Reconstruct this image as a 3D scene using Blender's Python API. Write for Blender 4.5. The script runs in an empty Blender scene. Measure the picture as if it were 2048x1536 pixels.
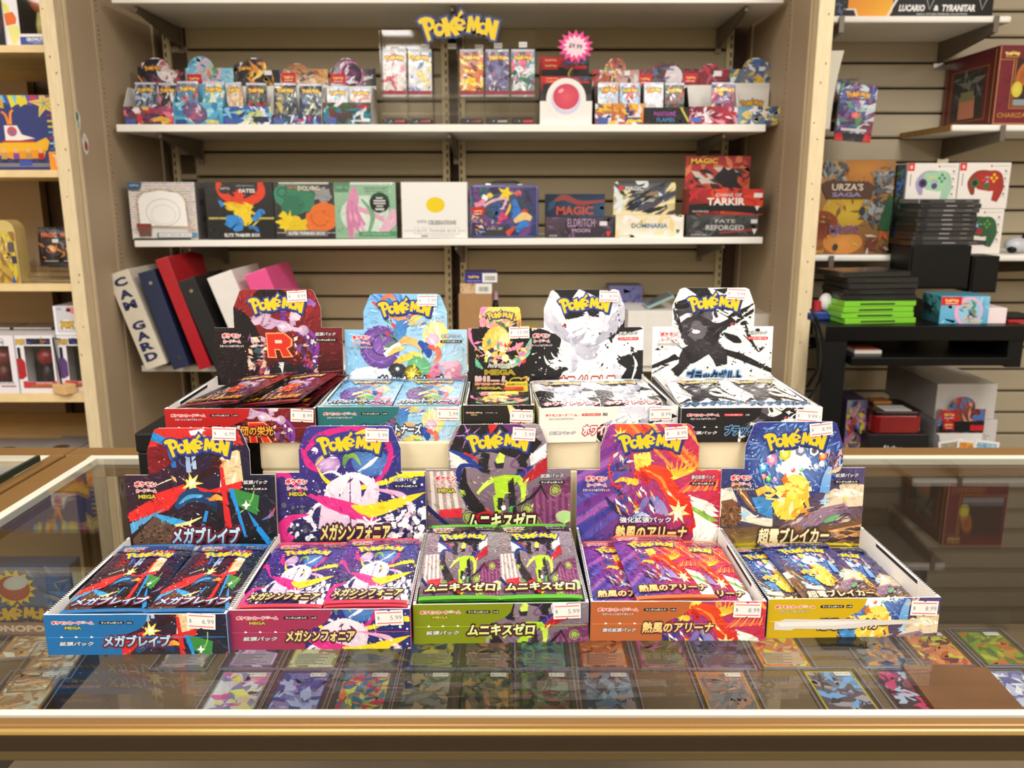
import bpy, math, random
from mathutils import Vector, Matrix
from mathutils.geometry import tessellate_polygon

# ------------------------------------------------------------------ camera, world, lights, exposure
F = 1680.0                                  # focal length in pixels of the 2048x1536 frame
PITCH = math.radians(12.6)
SN, CS = math.sin(PITCH), math.cos(PITCH)
CAMZ = 1.35
scene = bpy.context.scene
COL = scene.collection
cam_data = bpy.data.cameras.new('camera')
cam = bpy.data.objects.new('camera', cam_data)
COL.objects.link(cam)
cam.location = (0, 0, CAMZ)
cam.rotation_euler = (math.radians(90) - PITCH, 0, 0)
cam_data.sensor_width = 36.0
cam_data.lens = F / 2048 * 36.0
cam_data.clip_start = 0.02
cam_data.dof.use_dof = True
cam_data.dof.focus_distance = 0.70
cam_data.dof.aperture_fstop = 12.5
scene.camera = cam

world = bpy.data.worlds.new('world')
world.use_nodes = True
world.node_tree.nodes['Background'].inputs[0].default_value = (1.0, 0.95, 0.88, 1)
world.node_tree.nodes['Background'].inputs[1].default_value = 0.06
scene.world = world

def area_light(name, loc, sx, sy, power, color=(1.0, 0.97, 0.925)):
    d = bpy.data.lights.new(name, 'AREA')
    d.shape = 'RECTANGLE'; d.size = sx; d.size_y = sy
    d.energy = power; d.color = color
    o = bpy.data.objects.new(name, d)
    o.location = loc
    COL.objects.link(o)
    return o
LIGHTS = [(-1.15, -0.45, 30), (1.0, -0.45, 30), (-1.15, -2.1, 40), (1.0, -2.1, 40), (-1.15, -3.7, 40), (1.0, -3.7, 40), (1.25, 0.95, 34), (-2.3, 0.75, 24), (-0.35, 0.85, 20), (-3.1, -1.6, 30), (3.1, -1.6, 30)]  # includes two made-up lamps near the alcove, added to brighten its back
for lx, ly, lp in LIGHTS:
    area_light('ceiling_lamp_and_fill', (lx, ly, 2.70), 0.60, 1.10, lp)
scene.view_settings.view_transform = 'Standard'
scene.view_settings.look = 'None'
scene.view_settings.exposure = -0.06
scene.view_settings.gamma = 1.0
scene.view_settings.use_curve_mapping = False
try:
    scene.cycles.max_bounces = 10
    scene.cycles.transparent_max_bounces = 24
    scene.cycles.caustics_reflective = False
    scene.cycles.caustics_refractive = False
    scene.cycles.use_denoising = True
    scene.cycles.sample_clamp_indirect = 6
except Exception:
    pass

def at(px, py, Y):
    """The point of the vertical plane y = Y that the photograph shows at a pixel."""
    u, v = (px - 1024) / F, (768 - py) / F
    t = Y / (CS + v * SN)
    return Vector((u * t, Y, CAMZ + t * (-SN + v * CS)))
def onz(px, py, z):
    """The point of the level plane z that the photograph shows at a pixel."""
    u, v = (px - 1024) / F, (768 - py) / F
    t = (z - CAMZ) / (-SN + v * CS)
    return Vector((u * t, t * (CS + v * SN), z))

# ------------------------------------------------------------------ materials
def lin(c):
    return tuple((x / 255 / 12.92) if x <= 10.3 else ((x / 255 + 0.055) / 1.055) ** 2.4 for x in c[:3])
MATS = {}
def mat(name, color=None, rough=0.5, metal=0.0, noise=None, bump=None, wave=None, attr=False, coat=0.0, spec=0.5, stretch=(1, 1, 1)):
    if name in MATS: return MATS[name]
    m = bpy.data.materials.new(name); m.use_nodes = True
    nt = m.node_tree; N = nt.nodes; L = nt.links
    b = N['Principled BSDF']
    b.inputs['Roughness'].default_value = rough
    b.inputs['Metallic'].default_value = metal
    b.inputs['Specular IOR Level'].default_value = spec
    b.inputs['Coat Weight'].default_value = coat
    b.inputs['Coat Roughness'].default_value = 0.12
    tc = N.new('ShaderNodeTexCoord'); mp = N.new('ShaderNodeMapping')
    mp.inputs['Scale'].default_value = stretch
    L.new(tc.outputs['Object'], mp.inputs['Vector'])
    src = None
    if attr:
        a = N.new('ShaderNodeAttribute'); a.attribute_name = 'Col'; src = a.outputs['Color']
    else:
        rgb = N.new('ShaderNodeRGB'); rgb.outputs[0].default_value = (*lin(color), 1); src = rgb.outputs[0]
    def mixin(fac_out, amount):
        nonlocal src
        mr = N.new('ShaderNodeMapRange'); mr.inputs['From Min'].default_value = 0.3; mr.inputs['From Max'].default_value = 0.7
        mr.inputs['To Min'].default_value = 1 - amount; mr.inputs['To Max'].default_value = 1 + amount * 0.6
        L.new(fac_out, mr.inputs['Value'])
        mx = N.new('ShaderNodeVectorMath'); mx.operation = 'SCALE'
        L.new(src, mx.inputs[0]); L.new(mr.outputs[0], mx.inputs['Scale'])
        src = mx.outputs[0]
    if noise:
        n = N.new('ShaderNodeTexNoise'); n.inputs['Scale'].default_value = noise[0]; n.inputs['Detail'].default_value = 4
        L.new(mp.outputs[0], n.inputs['Vector']); mixin(n.outputs['Fac'], noise[1])
    if wave:
        w = N.new('ShaderNodeTexWave'); w.bands_direction = wave[0]; w.inputs['Scale'].default_value = wave[1]
        w.inputs['Distortion'].default_value = wave[2]; w.inputs['Detail'].default_value = 3
        w.inputs['Detail Scale'].default_value = 1.5
        L.new(mp.outputs[0], w.inputs['Vector']); mixin(w.outputs['Fac'], wave[3])
    L.new(src, b.inputs['Base Color'])
    if bump:
        n = N.new('ShaderNodeTexNoise'); n.inputs['Scale'].default_value = bump[0]; n.inputs['Detail'].default_value = bump[3] if len(bump) > 3 else 2
        if len(bump) > 3 and bump[3] == 0: n.inputs['Detail'].default_value = 0.5
        L.new(mp.outputs[0], n.inputs['Vector'])
        bp = N.new('ShaderNodeBump'); bp.inputs['Strength'].default_value = bump[1]; bp.inputs['Distance'].default_value = bump[2]
        L.new(n.outputs['Fac'], bp.inputs['Height']); L.new(bp.outputs[0], b.inputs['Normal'])
        if coat: L.new(bp.outputs[0], b.inputs['Coat Normal'])
    MATS[name] = m
    return m
def glass(name, tint=(0.95, 0.97, 0.95), ior=1.5, rough=0.0, gain=1.0):
    if name in MATS: return MATS[name]
    m = bpy.data.materials.new(name); m.use_nodes = True
    nt = m.node_tree; N = nt.nodes; L = nt.links
    N.remove(N['Principled BSDF'])
    tr = N.new('ShaderNodeBsdfTransparent'); tr.inputs[0].default_value = (*tint, 1)
    gl = N.new('ShaderNodeBsdfGlossy'); gl.inputs['Roughness'].default_value = rough
    fr = N.new('ShaderNodeFresnel')
    ge = N.new('ShaderNodeNewGeometry'); io = N.new('ShaderNodeMapRange')      # the same reflectance from either side of the pane
    io.inputs['To Min'].default_value = ior; io.inputs['To Max'].default_value = 1 / ior
    L.new(ge.outputs['Backfacing'], io.inputs['Value']); L.new(io.outputs[0], fr.inputs['IOR'])
    mul = N.new('ShaderNodeMath'); mul.operation = 'MULTIPLY'; mul.inputs[1].default_value = gain; mul.use_clamp = True
    mx = N.new('ShaderNodeMixShader')
    L.new(fr.outputs[0], mul.inputs[0]); L.new(mul.outputs[0], mx.inputs[0]); L.new(tr.outputs[0], mx.inputs[1]); L.new(gl.outputs[0], mx.inputs[2])
    L.new(mx.outputs[0], N['Material Output'].inputs[0])
    MATS[name] = m
    return m

M_PRINT = mat('printed_card', rough=0.45, attr=True, coat=0.03, spec=0.35)
M_PRINTM = mat('printed_matt', rough=0.6, attr=True)
M_FOIL = mat('printed_foil', rough=0.3, metal=0.2, attr=True, coat=0.35, bump=(55, 0.55, 0.004, 1))
M_FOIL2 = mat('printed_foil_far', rough=0.38, metal=0.12, attr=True, coat=0.35, bump=(38, 0.6, 0.005, 1))
M_PAPERW = mat('white_board', (236, 233, 228), 0.55, noise=(60, 0.02))
M_WALL = mat('beige_paint', (180, 159, 131), 0.55, noise=(5, 0.05), bump=(90, 0.08, 0.002))
M_SLAT = mat('slat_laminate', (174, 158, 124), 0.42, noise=(3, 0.03), stretch=(0.3, 1, 4))
M_SLATR = mat('slat_laminate_lit', (186, 173, 148), 0.42, noise=(3, 0.03), stretch=(0.3, 1, 4))  # same laminate, paler to paint the stronger light on the desk-side bay
M_GROOVE = mat('groove_brown', (74, 48, 24), 0.6, noise=(20, 0.15))
M_WOOD = mat('pine_stud', (226, 206, 166), 0.55, noise=(30, 0.10), wave=('X', 14, 5, 0.05), stretch=(6, 6, 0.6))
M_PLY = mat('plywood_edge', (238, 210, 155), 0.55, noise=(18, 0.12), wave=('Z', 60, 2.5, 0.12), stretch=(0.7, 4, 1))
M_SHELFW = mat('white_melamine', (246, 243, 235), 0.38, noise=(8, 0.02))
M_STEELG = mat('grey_steel', (120, 110, 98), 0.4, 0.5, noise=(25, 0.06))
M_STANDARD = mat('almond_steel', (205, 190, 148), 0.42, 0.1, noise=(20, 0.05))
M_BLACK = mat('black_plastic', (9, 9, 9), 0.5, noise=(40, 0.1), bump=(400, 0.1, 0.0005), spec=0.3)
M_BLACKG = mat('black_gloss', (8, 8, 9), 0.35, noise=(15, 0.1), spec=0.3)
M_BRASS = mat('brass_anodised', (140, 104, 58), 0.4, 0.4, noise=(8, 0.05), stretch=(0.2, 6, 6))
M_BRASSL = mat('brass_highlight', (206, 172, 104), 0.3, 0.7, noise=(8, 0.03), stretch=(0.2, 6, 6))
M_BRONZE = mat('bronze_front', (46, 32, 13), 0.45, 0.25, noise=(6, 0.06), stretch=(0.2, 4, 4))
M_CREAM = mat('cream_gasket', (204, 198, 182), 0.5, noise=(40, 0.03))
M_CASEIN = mat('case_deck', (116, 96, 74), 0.5, noise=(6, 0.12))
M_CASEDK = mat('case_dark', (52, 40, 30), 0.5, noise=(6, 0.12))
M_CARDB = mat('cardboard', (176, 134, 88), 0.75, noise=(40, 0.06), stretch=(1, 1, 5))
M_CREAMB = mat('cream_board', (228, 214, 180), 0.6, noise=(14, 0.05), stretch=(0.5, 1, 4))
M_GLASS = glass('clear_glass', (0.965, 0.975, 0.965), 1.5)
M_ACRYL = glass('clear_acrylic', (0.965, 0.96, 0.95), 1.45, 0.03)
M_SLEEVE = glass('clear_sleeve', (0.93, 0.94, 0.97), 1.5, 0.06)
M_PINKP = mat('pink_poly', (236, 84, 150), 0.3, coat=0.3, noise=(20, 0.03))
M_REDV = mat('red_vinyl', (172, 18, 34), 0.35, coat=0.2, noise=(20, 0.05), bump=(300, 0.1, 0.0006))
M_NAVYV = mat('navy_vinyl', (30, 40, 72), 0.45, noise=(20, 0.06), bump=(300, 0.1, 0.0006))
M_BLKV = mat('black_vinyl', (28, 28, 28), 0.45, noise=(20, 0.06), bump=(300, 0.1, 0.0006))
M_WHTV = mat('white_vinyl', (236, 232, 226), 0.3, coat=0.3, noise=(9, 0.03), bump=(16, 0.35, 0.01, 1))
M_CANVAS = mat('offwhite_vinyl', (218, 208, 190), 0.5, noise=(30, 0.05))
M_LIME = mat('lime_plastic', (122, 196, 46), 0.28, coat=0.3, noise=(20, 0.04))
M_CHROME = mat('chrome', (215, 212, 205), 0.15, 1.0, noise=(10, 0.02))
M_CONE = mat('floor_tile', (150, 138, 120), 0.45, noise=(4, 0.1))
M_PLASTER = mat('plaster', (214, 203, 182), 0.8, noise=(5, 0.03))

# ------------------------------------------------------------------ meshes and objects
class MB:
    """Collects faces with material slots; build() links them as ONE mesh object."""
    def __init__(s): s.v = []; s.f = []; s.mi = []
    def face(s, pts, m=0):
        i = len(s.v); s.v += [tuple(p) for p in pts]; s.f.append(tuple(range(i, i + len(pts)))); s.mi.append(m)
    def box(s, x0, y0, z0, x1, y1, z1, m=0, mx=None):
        P = [Vector((x, y, z)) for z in (z0, z1) for y in (y0, y1) for x in (x0, x1)]
        if mx is not None: P = [mx @ p for p in P]
        i = len(s.v); s.v += [tuple(p) for p in P]
        for q in ((0, 2, 3, 1), (4, 5, 7, 6), (0, 1, 5, 4), (2, 6, 7, 3), (0, 4, 6, 2), (1, 3, 7, 5)):
            s.f.append(tuple(i + k for k in q)); s.mi.append(m)
        return s
    def prism(s, poly, d0, d1, axis='y', m=0, mx=None):
        """poly in the two other axes (x,z | y,z | x,y), extruded from d0 to d1 along axis."""
        def P(a, b, d):
            p = Vector((a, d, b)) if axis == 'y' else Vector((d, a, b)) if axis == 'x' else Vector((a, b, d))
            return mx @ p if mx is not None else p
        n = len(poly); i = len(s.v)
        s.v += [tuple(P(a, b, d0)) for a, b in poly] + [tuple(P(a, b, d1)) for a, b in poly]
        s.f.append(tuple(i + k for k in range(n))); s.f.append(tuple(i + n + k for k in reversed(range(n))))
        s.mi += [m, m]
        for k in range(n):
            s.f.append((i + (k + 1) % n, i + k, i + n + k, i + n + (k + 1) % n)); s.mi.append(m)
        return s
    def tube(s, pts, r, n=8, m=0, caps=True):
        pts = [Vector(p) for p in pts]; i = len(s.v)
        rs = r if isinstance(r, (list, tuple)) else [r] * len(pts)
        for k, p in enumerate(pts):
            d = (pts[min(k + 1, len(pts) - 1)] - pts[max(k - 1, 0)]).normalized()
            a = Vector((0, 0, 1)) if abs(d.z) < 0.9 else Vector((1, 0, 0))
            e1 = d.cross(a).normalized(); e2 = d.cross(e1)
            for j in range(n):
                t = 2 * math.pi * j / n
                s.v.append(tuple(p + e1 * math.cos(t) * rs[k] + e2 * math.sin(t) * rs[k]))
        for k in range(len(pts) - 1):
            for j in range(n):
                a, b = i + k * n + j, i + k * n + (j + 1) % n
                s.f.append((a, b, b + n, a + n)); s.mi.append(m)
        if caps:
            s.f.append(tuple(i + j for j in reversed(range(n)))); s.mi.append(m)
            e = i + (len(pts) - 1) * n
            s.f.append(tuple(e + j for j in range(n))); s.mi.append(m)
        return s
    def ball(s, c, rx, ry, rz, m=0, nu=14, nv=9):
        i = len(s.v)
        for a in range(nv + 1):
            ph = math.pi * a / nv
            for b in range(nu):
                th = 2 * math.pi * b / nu
                s.v.append((c[0] + rx * math.sin(ph) * math.cos(th), c[1] + ry * math.sin(ph) * math.sin(th), c[2] + rz * math.cos(ph)))
        for a in range(nv):
            for b in range(nu):
                q = i + a * nu + b; w = i + a * nu + (b + 1) % nu
                s.f.append((q, q + nu, w + nu, w)); s.mi.append(m)
        return s
    def mesh(s, name, mats):
        me = bpy.data.meshes.new(name); me.from_pydata(s.v, [], s.f)
        for m in (mats if isinstance(mats, (list, tuple)) else [mats]): me.materials.append(m)
        me.polygons.foreach_set('material_index', s.mi); me.update()
        return me
    def build(s, name, mats, parent=None, bevel=0.0, smooth=False, loc=None):
        me = s.mesh(name, mats)
        if smooth: me.polygons.foreach_set('use_smooth', [True] * len(me.polygons))
        o = bpy.data.objects.new(name, me); COL.objects.link(o)
        if parent is not None: o.parent = parent
        if loc is not None: o.location = loc
        if bevel:
            b = o.modifiers.new('bevel', 'BEVEL'); b.width = bevel; b.segments = 2; b.limit_method = 'ANGLE'
        return o

def tag(o, label=None, cat=None, group=None, kind=None):
    if label: o['label'] = label
    if cat: o['category'] = cat
    if group: o['group'] = group
    if kind: o['kind'] = kind
    return o
def thing(name, label, cat, loc=(0, 0, 0), rz=0.0, group=None):
    o = bpy.data.objects.new(name, None); COL.objects.link(o)
    o.empty_display_size = 0.02
    o.location = loc; o.rotation_euler = (0, 0, rz)
    return tag(o, label, cat, group)
KIDS = {}
def copy_tree(o, parent=None):
    c = o.copy(); COL.objects.link(c); c.parent = parent
    for ch in o.children: copy_tree(ch, c)
    return c

# ------------------------------------------------------------------ flat print: layers of coloured shapes on a panel
GLYPHS = {}
def glyphs(text, off=0.0):
    key = (text, round(off, 3))
    if key not in GLYPHS:
        c = bpy.data.curves.new('lettering', 'FONT'); c.body = text; c.offset = off; c.resolution_u = 2
        c.dimensions = '2D'; c.fill_mode = 'BOTH'
        o = bpy.data.objects.new('lettering', c); COL.objects.link(o)
        dg = bpy.context.evaluated_depsgraph_get()
        me = bpy.data.meshes.new_from_object(o.evaluated_get(dg))
        vs = [(v.co.x, v.co.y) for v in me.vertices]; fs = [tuple(p.vertices) for p in me.polygons]
        bpy.data.objects.remove(o); bpy.data.meshes.remove(me); bpy.data.curves.remove(c)
        GLYPHS[key] = (vs, fs)
    return GLYPHS[key]
def bounds(vs):
    xs = [v[0] for v in vs]; ys = [v[1] for v in vs]
    return min(xs), min(ys), max(xs), max(ys)
def clip_convex(poly, clip):
    """Keep the part of poly (x,y,r,g,b tuples) inside a counter-clockwise convex polygon."""
    out = poly
    for i in range(len(clip)):
        ax, ay = clip[i]; bx, by = clip[(i + 1) % len(clip)]
        src = out; out = []
        if not src: return []
        d = [(bx - ax) * (p[1] - ay) - (by - ay) * (p[0] - ax) for p in src]
        if all(x >= 0 for x in d): out = src; continue
        for j in range(len(src)):
            k = (j + 1) % len(src)
            if d[j] >= 0: out.append(src[j])
            if (d[j] >= 0) != (d[k] >= 0):
                t = d[j] / (d[j] - d[k])
                out.append(tuple(a + (b - a) * t for a, b in zip(src[j], src[k])))
    return out if len(out) >= 3 else []

# wordmark letters, drawn in a 100 x 40 field: outline and counters
WM = []
def _z(pts): return [((x - 490) / 7.1, (352 - y) / 7.1) for x, y in pts]
def _ell(cx, cy, rx, ry, n=18, rot=0):
    return [(cx + rx * math.cos(t) * math.cos(rot) - ry * math.sin(t) * math.sin(rot), cy + rx * math.cos(t) * math.sin(rot) + ry * math.sin(t) * math.cos(rot)) for t in [2 * math.pi * k / n for k in range(n)]]
WM.append((_z([(492, 186), (515, 165), (560, 152), (605, 158), (634, 180), (640, 212), (628, 242), (600, 262), (585, 268), (606, 338), (578, 352), (548, 262), (528, 205), (508, 212)]), [_z(_ell(590, 215, 15, 22, 12, -0.3))]))
WM.append((_z(_ell(674, 256, 47, 54)), [_z(_ell(680, 246, 21, 22, 12))]))
WM.append((_z([(694, 168), (742, 152), (757, 208), (806, 150), (856, 152), (800, 220), (852, 292), (812, 308), (768, 256), (776, 306), (728, 312)]), []))
WM.append((_z(_ell(856, 216, 50, 50)), [_z(_ell(852, 200, 19, 12, 12)), _z([(868, 222), (910, 206), (912, 226), (884, 240)])]))
WM.append((_z([(832, 148), (864, 96), (884, 122), (856, 150)]), []))
WM.append((_z([(926, 150), (958, 143), (976, 196), (994, 146), (1022, 150), (1026, 282), (992, 284), (988, 232), (976, 262), (962, 262), (950, 226), (942, 280), (906, 276)]), []))
WM.append((_z(_ell(1048, 246, 45, 50)), [_z(_ell(1052, 236, 20, 20, 12))]))
WM.append((_z([(1076, 162), (1112, 160), (1134, 232), (1146, 176), (1190, 186), (1152, 342), (1116, 334), (1096, 266), (1086, 306), (1062, 296)]), []))
def _grow(poly, d):
    n = len(poly); a = sum(poly[i][0] * poly[(i + 1) % n][1] - poly[(i + 1) % n][0] * poly[i][1] for i in range(n))
    if a < 0: poly = poly[::-1]
    out = []
    for i in range(n):
        p0, p1, p2 = Vector(poly[i - 1]), Vector(poly[i]), Vector(poly[(i + 1) % n])
        e1, e2 = (p1 - p0).normalized(), (p2 - p1).normalized()
        n1, n2 = Vector((e1.y, -e1.x)), Vector((e2.y, -e2.x))
        m = (n1 + n2)
        m = m.normalized() * min(1.6 * d, d / max(0.35, m.length / 2)) if m.length > 1e-6 else n1 * d
        out.append((p1.x + m.x, p1.y + m.y))
    return out

class Art:
    """Shapes in a 0..1 field; coordinates are given in a frame (x0,y0,x1,y1) with y downwards."""
    def __init__(s, x0=0, y0=0, x1=1, y1=1, asp=1.0):
        s.fr = (x0, y0, x1, y1); s.items = []; s.rnd = random.Random(3); s.one = False
    def T(s, p):
        x0, y0, x1, y1 = s.fr
        return ((p[0] - x0) / (x1 - x0), (y1 - p[1]) / (y1 - y0))
    def add(s, polys): s.items.append(polys)
    def poly(s, c, pts):
        P = [s.T(p) for p in pts]; c = lin(c)
        if len(P) == 3: s.add([[(*p, *c) for p in P]]); return s
        tri = tessellate_polygon([[Vector((x, y, 0)) for x, y in P]])
        s.add([[(*P[i], *c) for i in t] for t in tri]); return s
    def rect(s, c, x0, y0, x1, y1): return s.poly(c, [(x0, y0), (x1, y0), (x1, y1), (x0, y1)])
    def grad(s, tl, tr, br, bl, box=None, n=6):
        x0, y0, x1, y1 = box or s.fr
        tl, tr, br, bl = map(lin, (tl, tr, br, bl)); out = []
        def V(i, j):
            a, b = i / n, j / n
            c = [(tl[k] * (1 - a) + tr[k] * a) * (1 - b) + (bl[k] * (1 - a) + br[k] * a) * b for k in range(3)]
            return (*s.T((x0 + (x1 - x0) * a, y0 + (y1 - y0) * b)), *c)
        for i in range(n):
            for j in range(n): out.append([V(i, j), V(i, j + 1), V(i + 1, j + 1), V(i + 1, j)])
        s.add(out); return s
    def ell(s, c, cx, cy, rx, ry=None, rot=0, n=24, c2=None):
        ry = rx if ry is None else ry; c = lin(c); c2 = lin(c2) if c2 else c
        P = [s.T(p) for p in _ell(cx, cy, rx, ry, n, rot)]; o = s.T((cx, cy))
        s.add([[(*o, *c2), (*P[k], *c), (*P[(k + 1) % n], *c)] for k in range(n)]); return s
    def ring(s, c, cx, cy, r, w, a0=0, a1=360, ky=1.0, c2=None):
        n = max(6, int(abs(a1 - a0) / 12))
        pts = [(cx + r * math.cos(math.radians(a0 + (a1 - a0) * k / n)), cy + ky * r * math.sin(math.radians(a0 + (a1 - a0) * k / n))) for k in range(n + 1)]
        return s.rib(c, pts, [w] * (n + 1), c2, sm=1)
    def rib(s, c, pts, ws, c2=None, sm=6):
        if not isinstance(ws, (list, tuple)): ws = [ws] * len(pts)
        P = []; n = len(pts)
        for i in range(n - 1):
            p0, p1, p2, p3 = pts[max(i - 1, 0)], pts[i], pts[i + 1], pts[min(i + 2, n - 1)]
            for k in range(sm):
                t = k / sm
                q = [0.5 * (2 * p1[a] + (p2[a] - p0[a]) * t + (2 * p0[a] - 5 * p1[a] + 4 * p2[a] - p3[a]) * t * t + (3 * p1[a] - p0[a] - 3 * p2[a] + p3[a]) * t ** 3) for a in (0, 1)]
                P.append((q[0], q[1], ws[i] + (ws[i + 1] - ws[i]) * t))
        P.append((*pts[-1], ws[-1]))
        ca = lin(c); cb = lin(c2) if c2 else ca; out = []; prev = None
        for i, (x, y, w) in enumerate(P):
            a = P[max(i - 1, 0)]; b = P[min(i + 1, len(P) - 1)]
            dx, dy = b[0] - a[0], b[1] - a[1]; l = math.hypot(dx, dy) or 1
            t = i / (len(P) - 1); cc = [ca[k] + (cb[k] - ca[k]) * t for k in range(3)]
            cur = ((*s.T((x - dy / l * w / 2, y + dx / l * w / 2)), *cc), (*s.T((x + dy / l * w / 2, y - dx / l * w / 2)), *cc))
            if prev: out.append([prev[0], prev[1], cur[1], cur[0]])
            prev = cur
        s.add(out); return s
    def star(s, c, cx, cy, r, r2=None, n=4, rot=0, ky=1):
        r2 = r * 0.25 if r2 is None else r2
        pts = [(cx + (r if k % 2 == 0 else r2) * math.cos(rot + math.pi * k / n), cy + ky * (r if k % 2 == 0 else r2) * math.sin(rot + math.pi * k / n)) for k in range(2 * n)]
        return s.poly(c, pts)
    def shards(s, seed, n, cols, box, size, ang=None, thin=0.25):
        R = random.Random(seed); x0, y0, x1, y1 = box
        for _ in range(n):
            cx, cy = R.uniform(x0, x1), R.uniform(y0, y1); a = R.uniform(0, 6.3) if ang is None else ang + R.uniform(-0.25, 0.25)
            l = size * R.uniform(0.5, 1.2); w = l * thin * R.uniform(0.5, 1.4); ca, sa = math.cos(a), math.sin(a)
            pts = [(cx + ca * l, cy + sa * l), (cx - sa * w + ca * l * R.uniform(-.4, .2), cy + ca * w + sa * l * .1), (cx - ca * l * .8, cy - sa * l * .8), (cx + sa * w, cy - ca * w)]
            s.poly(R.choice(cols), pts)
        return s
    def dots(s, seed, n, cols, box, r0, r1, sides=7):
        R = random.Random(seed); x0, y0, x1, y1 = box; out = []
        for _ in range(n):
            cx, cy, r = R.uniform(x0, x1), R.uniform(y0, y1), R.uniform(r0, r1); c = lin(R.choice(cols))
            P = [s.T(p) for p in _ell(cx, cy, r, r, sides)]
            out.append([(*p, *c) for p in reversed(P)])
        return s.pile(out)
    def splat(s, c, cx, cy, r, seed, n=22, k=0.45, ky=1.0):
        R = random.Random(seed)
        pts = [(cx + r * (1 + R.uniform(-k, k)) * math.cos(2 * math.pi * i / n), cy + ky * r * (1 + R.uniform(-k, k)) * math.sin(2 * math.pi * i / n)) for i in range(n)]
        return s.poly(c, pts)
    def text(s, t, x, y, h, c, w=None, outline=(), bold=0.0, shear=0.0, align='c', c2=None, rot=0.0):
        """h: height of the glyph box in frame units; y: its vertical middle; w: width to fit."""
        vs, fs = glyphs(t, bold)
        if not vs: return s
        bx0, by0, bx1, by1 = bounds(vs); k = h / max(1e-6, by1 - by0); kx = k if w is None else w / (bx1 - bx0)
        mx = {'c': (bx0 + bx1) / 2, 'l': bx0, 'r': bx1}[align]; my = (by0 + by1) / 2
        cr, sr = math.cos(rot), math.sin(rot)
        kanji = any('\u4e00' <= q <= '\u9fff' for q in t)
        if kanji and bold > 0.02: sh0, bold = bold * 0.7, 0.0; vs, fs = glyphs(t, 0.0)
        else: sh0 = 0.0
        def lay(rad, n, ca, cb):
            for q in [(rad * math.cos(2 * math.pi * m / n), rad * math.sin(2 * math.pi * m / n)) for m in range(n)] if rad else [(0, 0)]:
                pos = []
                for a, b in vs2:
                    dx, dy = (a + q[0] - mx) * kx + (b + q[1] - my) * k * shear, -(b + q[1] - my) * k
                    g = min(1, max(0, (b - by0) / (by1 - by0)))
                    pos.append((*s.T((x + dx * cr - dy * sr, y + dx * sr + dy * cr)), *[cb[i] + (ca[i] - cb[i]) * g for i in range(3)]))
                s.add([[pos[i] for i in f] for f in fs2])
        vs2, fs2 = glyphs(t, bold)
        for off, oc in outline: lay(off + sh0, 8, lin(oc), lin(oc))
        lay(sh0, 5, lin(c), lin(c2) if c2 else lin(c))
        return s
    def wordmark(s, cx, cy, w, yel=(250, 196, 30), blue=(44, 66, 140), h=None, simple=False):
        k = w / 100; ky = k if h is None else h / 40
        def put(poly, c): s.poly(c, [(cx + (x - 50) * k, cy - (y - 18) * ky) for x, y in poly])
        if not simple:
            for p, _ in WM: put([(x + 1.6, y - 2.2) for x, y in _grow(p, 2.6)], tuple(int(q * 0.6) for q in blue))
        for p, _ in WM: put(_grow(p, 2.7), blue)
        for p, hs in WM:
            put(p, yel)
            for q in hs: put(q, blue)
        return s
    def paint(s, seed, n=420, size=0.024, vary=0.36):
        """Many small brush strokes, each a lighter or darker shade of the print under it."""
        R = random.Random(seed); boxes = []
        for it in s.items:
            xs = [p[0] for pl in it for p in pl]; ys = [p[1] for pl in it for p in pl]
            boxes.append((min(xs), min(ys), max(xs), max(ys)))
        def under(x, y):
            for it, b in zip(reversed(s.items), reversed(boxes)):
                if x < b[0] or x > b[2] or y < b[1] or y > b[3]: continue
                for pl in it:
                    sg = 0; ok = True
                    for i in range(len(pl)):
                        ax, ay = pl[i][0], pl[i][1]; bx, by = pl[(i + 1) % len(pl)][0], pl[(i + 1) % len(pl)][1]
                        c = (bx - ax) * (y - ay) - (by - ay) * (x - ax)
                        if c * sg < 0: ok = False; break
                        if c: sg = c
                    if ok: return pl[0][2:5]
            return None
        new = []
        for _ in range(n):
            x, y = R.random(), R.random(); c = under(x, y)
            if c is None: continue
            f = R.choice((1 - vary * R.random(), 1 + vary * 1.5 * R.random())); w = R.random() * 0.10
            c = tuple(min(0.95, max(0.004, q * f + (w * 0.25 if f > 1 else 0))) for q in c)
            a = 2.2 * math.sin(3.1 * x + seed) + 2.0 * math.cos(2.7 * y + seed * 2) + R.uniform(-.5, .5); l = size * R.uniform(.5, 1.6); wd = l * R.uniform(.12, .34)
            ca, sa = math.cos(a), math.sin(a)
            new.append([(x - ca * l, y - sa * l, *c), (x + sa * wd, y - ca * wd, *c), (x + ca * l * .9, y + sa * l * .9, *c), (x - sa * wd, y + ca * wd, *c)])
        return s.pile(new)
    def pile(s, polys):
        """Spread polygons over as few layers as keep overlapping ones apart."""
        lays = []
        for q in polys:
            b = (min(p[0] for p in q), min(p[1] for p in q), max(p[0] for p in q), max(p[1] for p in q)); k = 0
            for m in range(len(lays) - 1, -1, -1):
                if any(b[0] < c[2] and b[2] > c[0] and b[1] < c[3] and b[3] > c[1] for c in lays[m][0]): k = m + 1; break
            if k == len(lays): lays.append(([], []))
            lays[k][0].append(b); lays[k][1].append(q)
        for _, qs in lays: s.add(qs)
        return s
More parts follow.
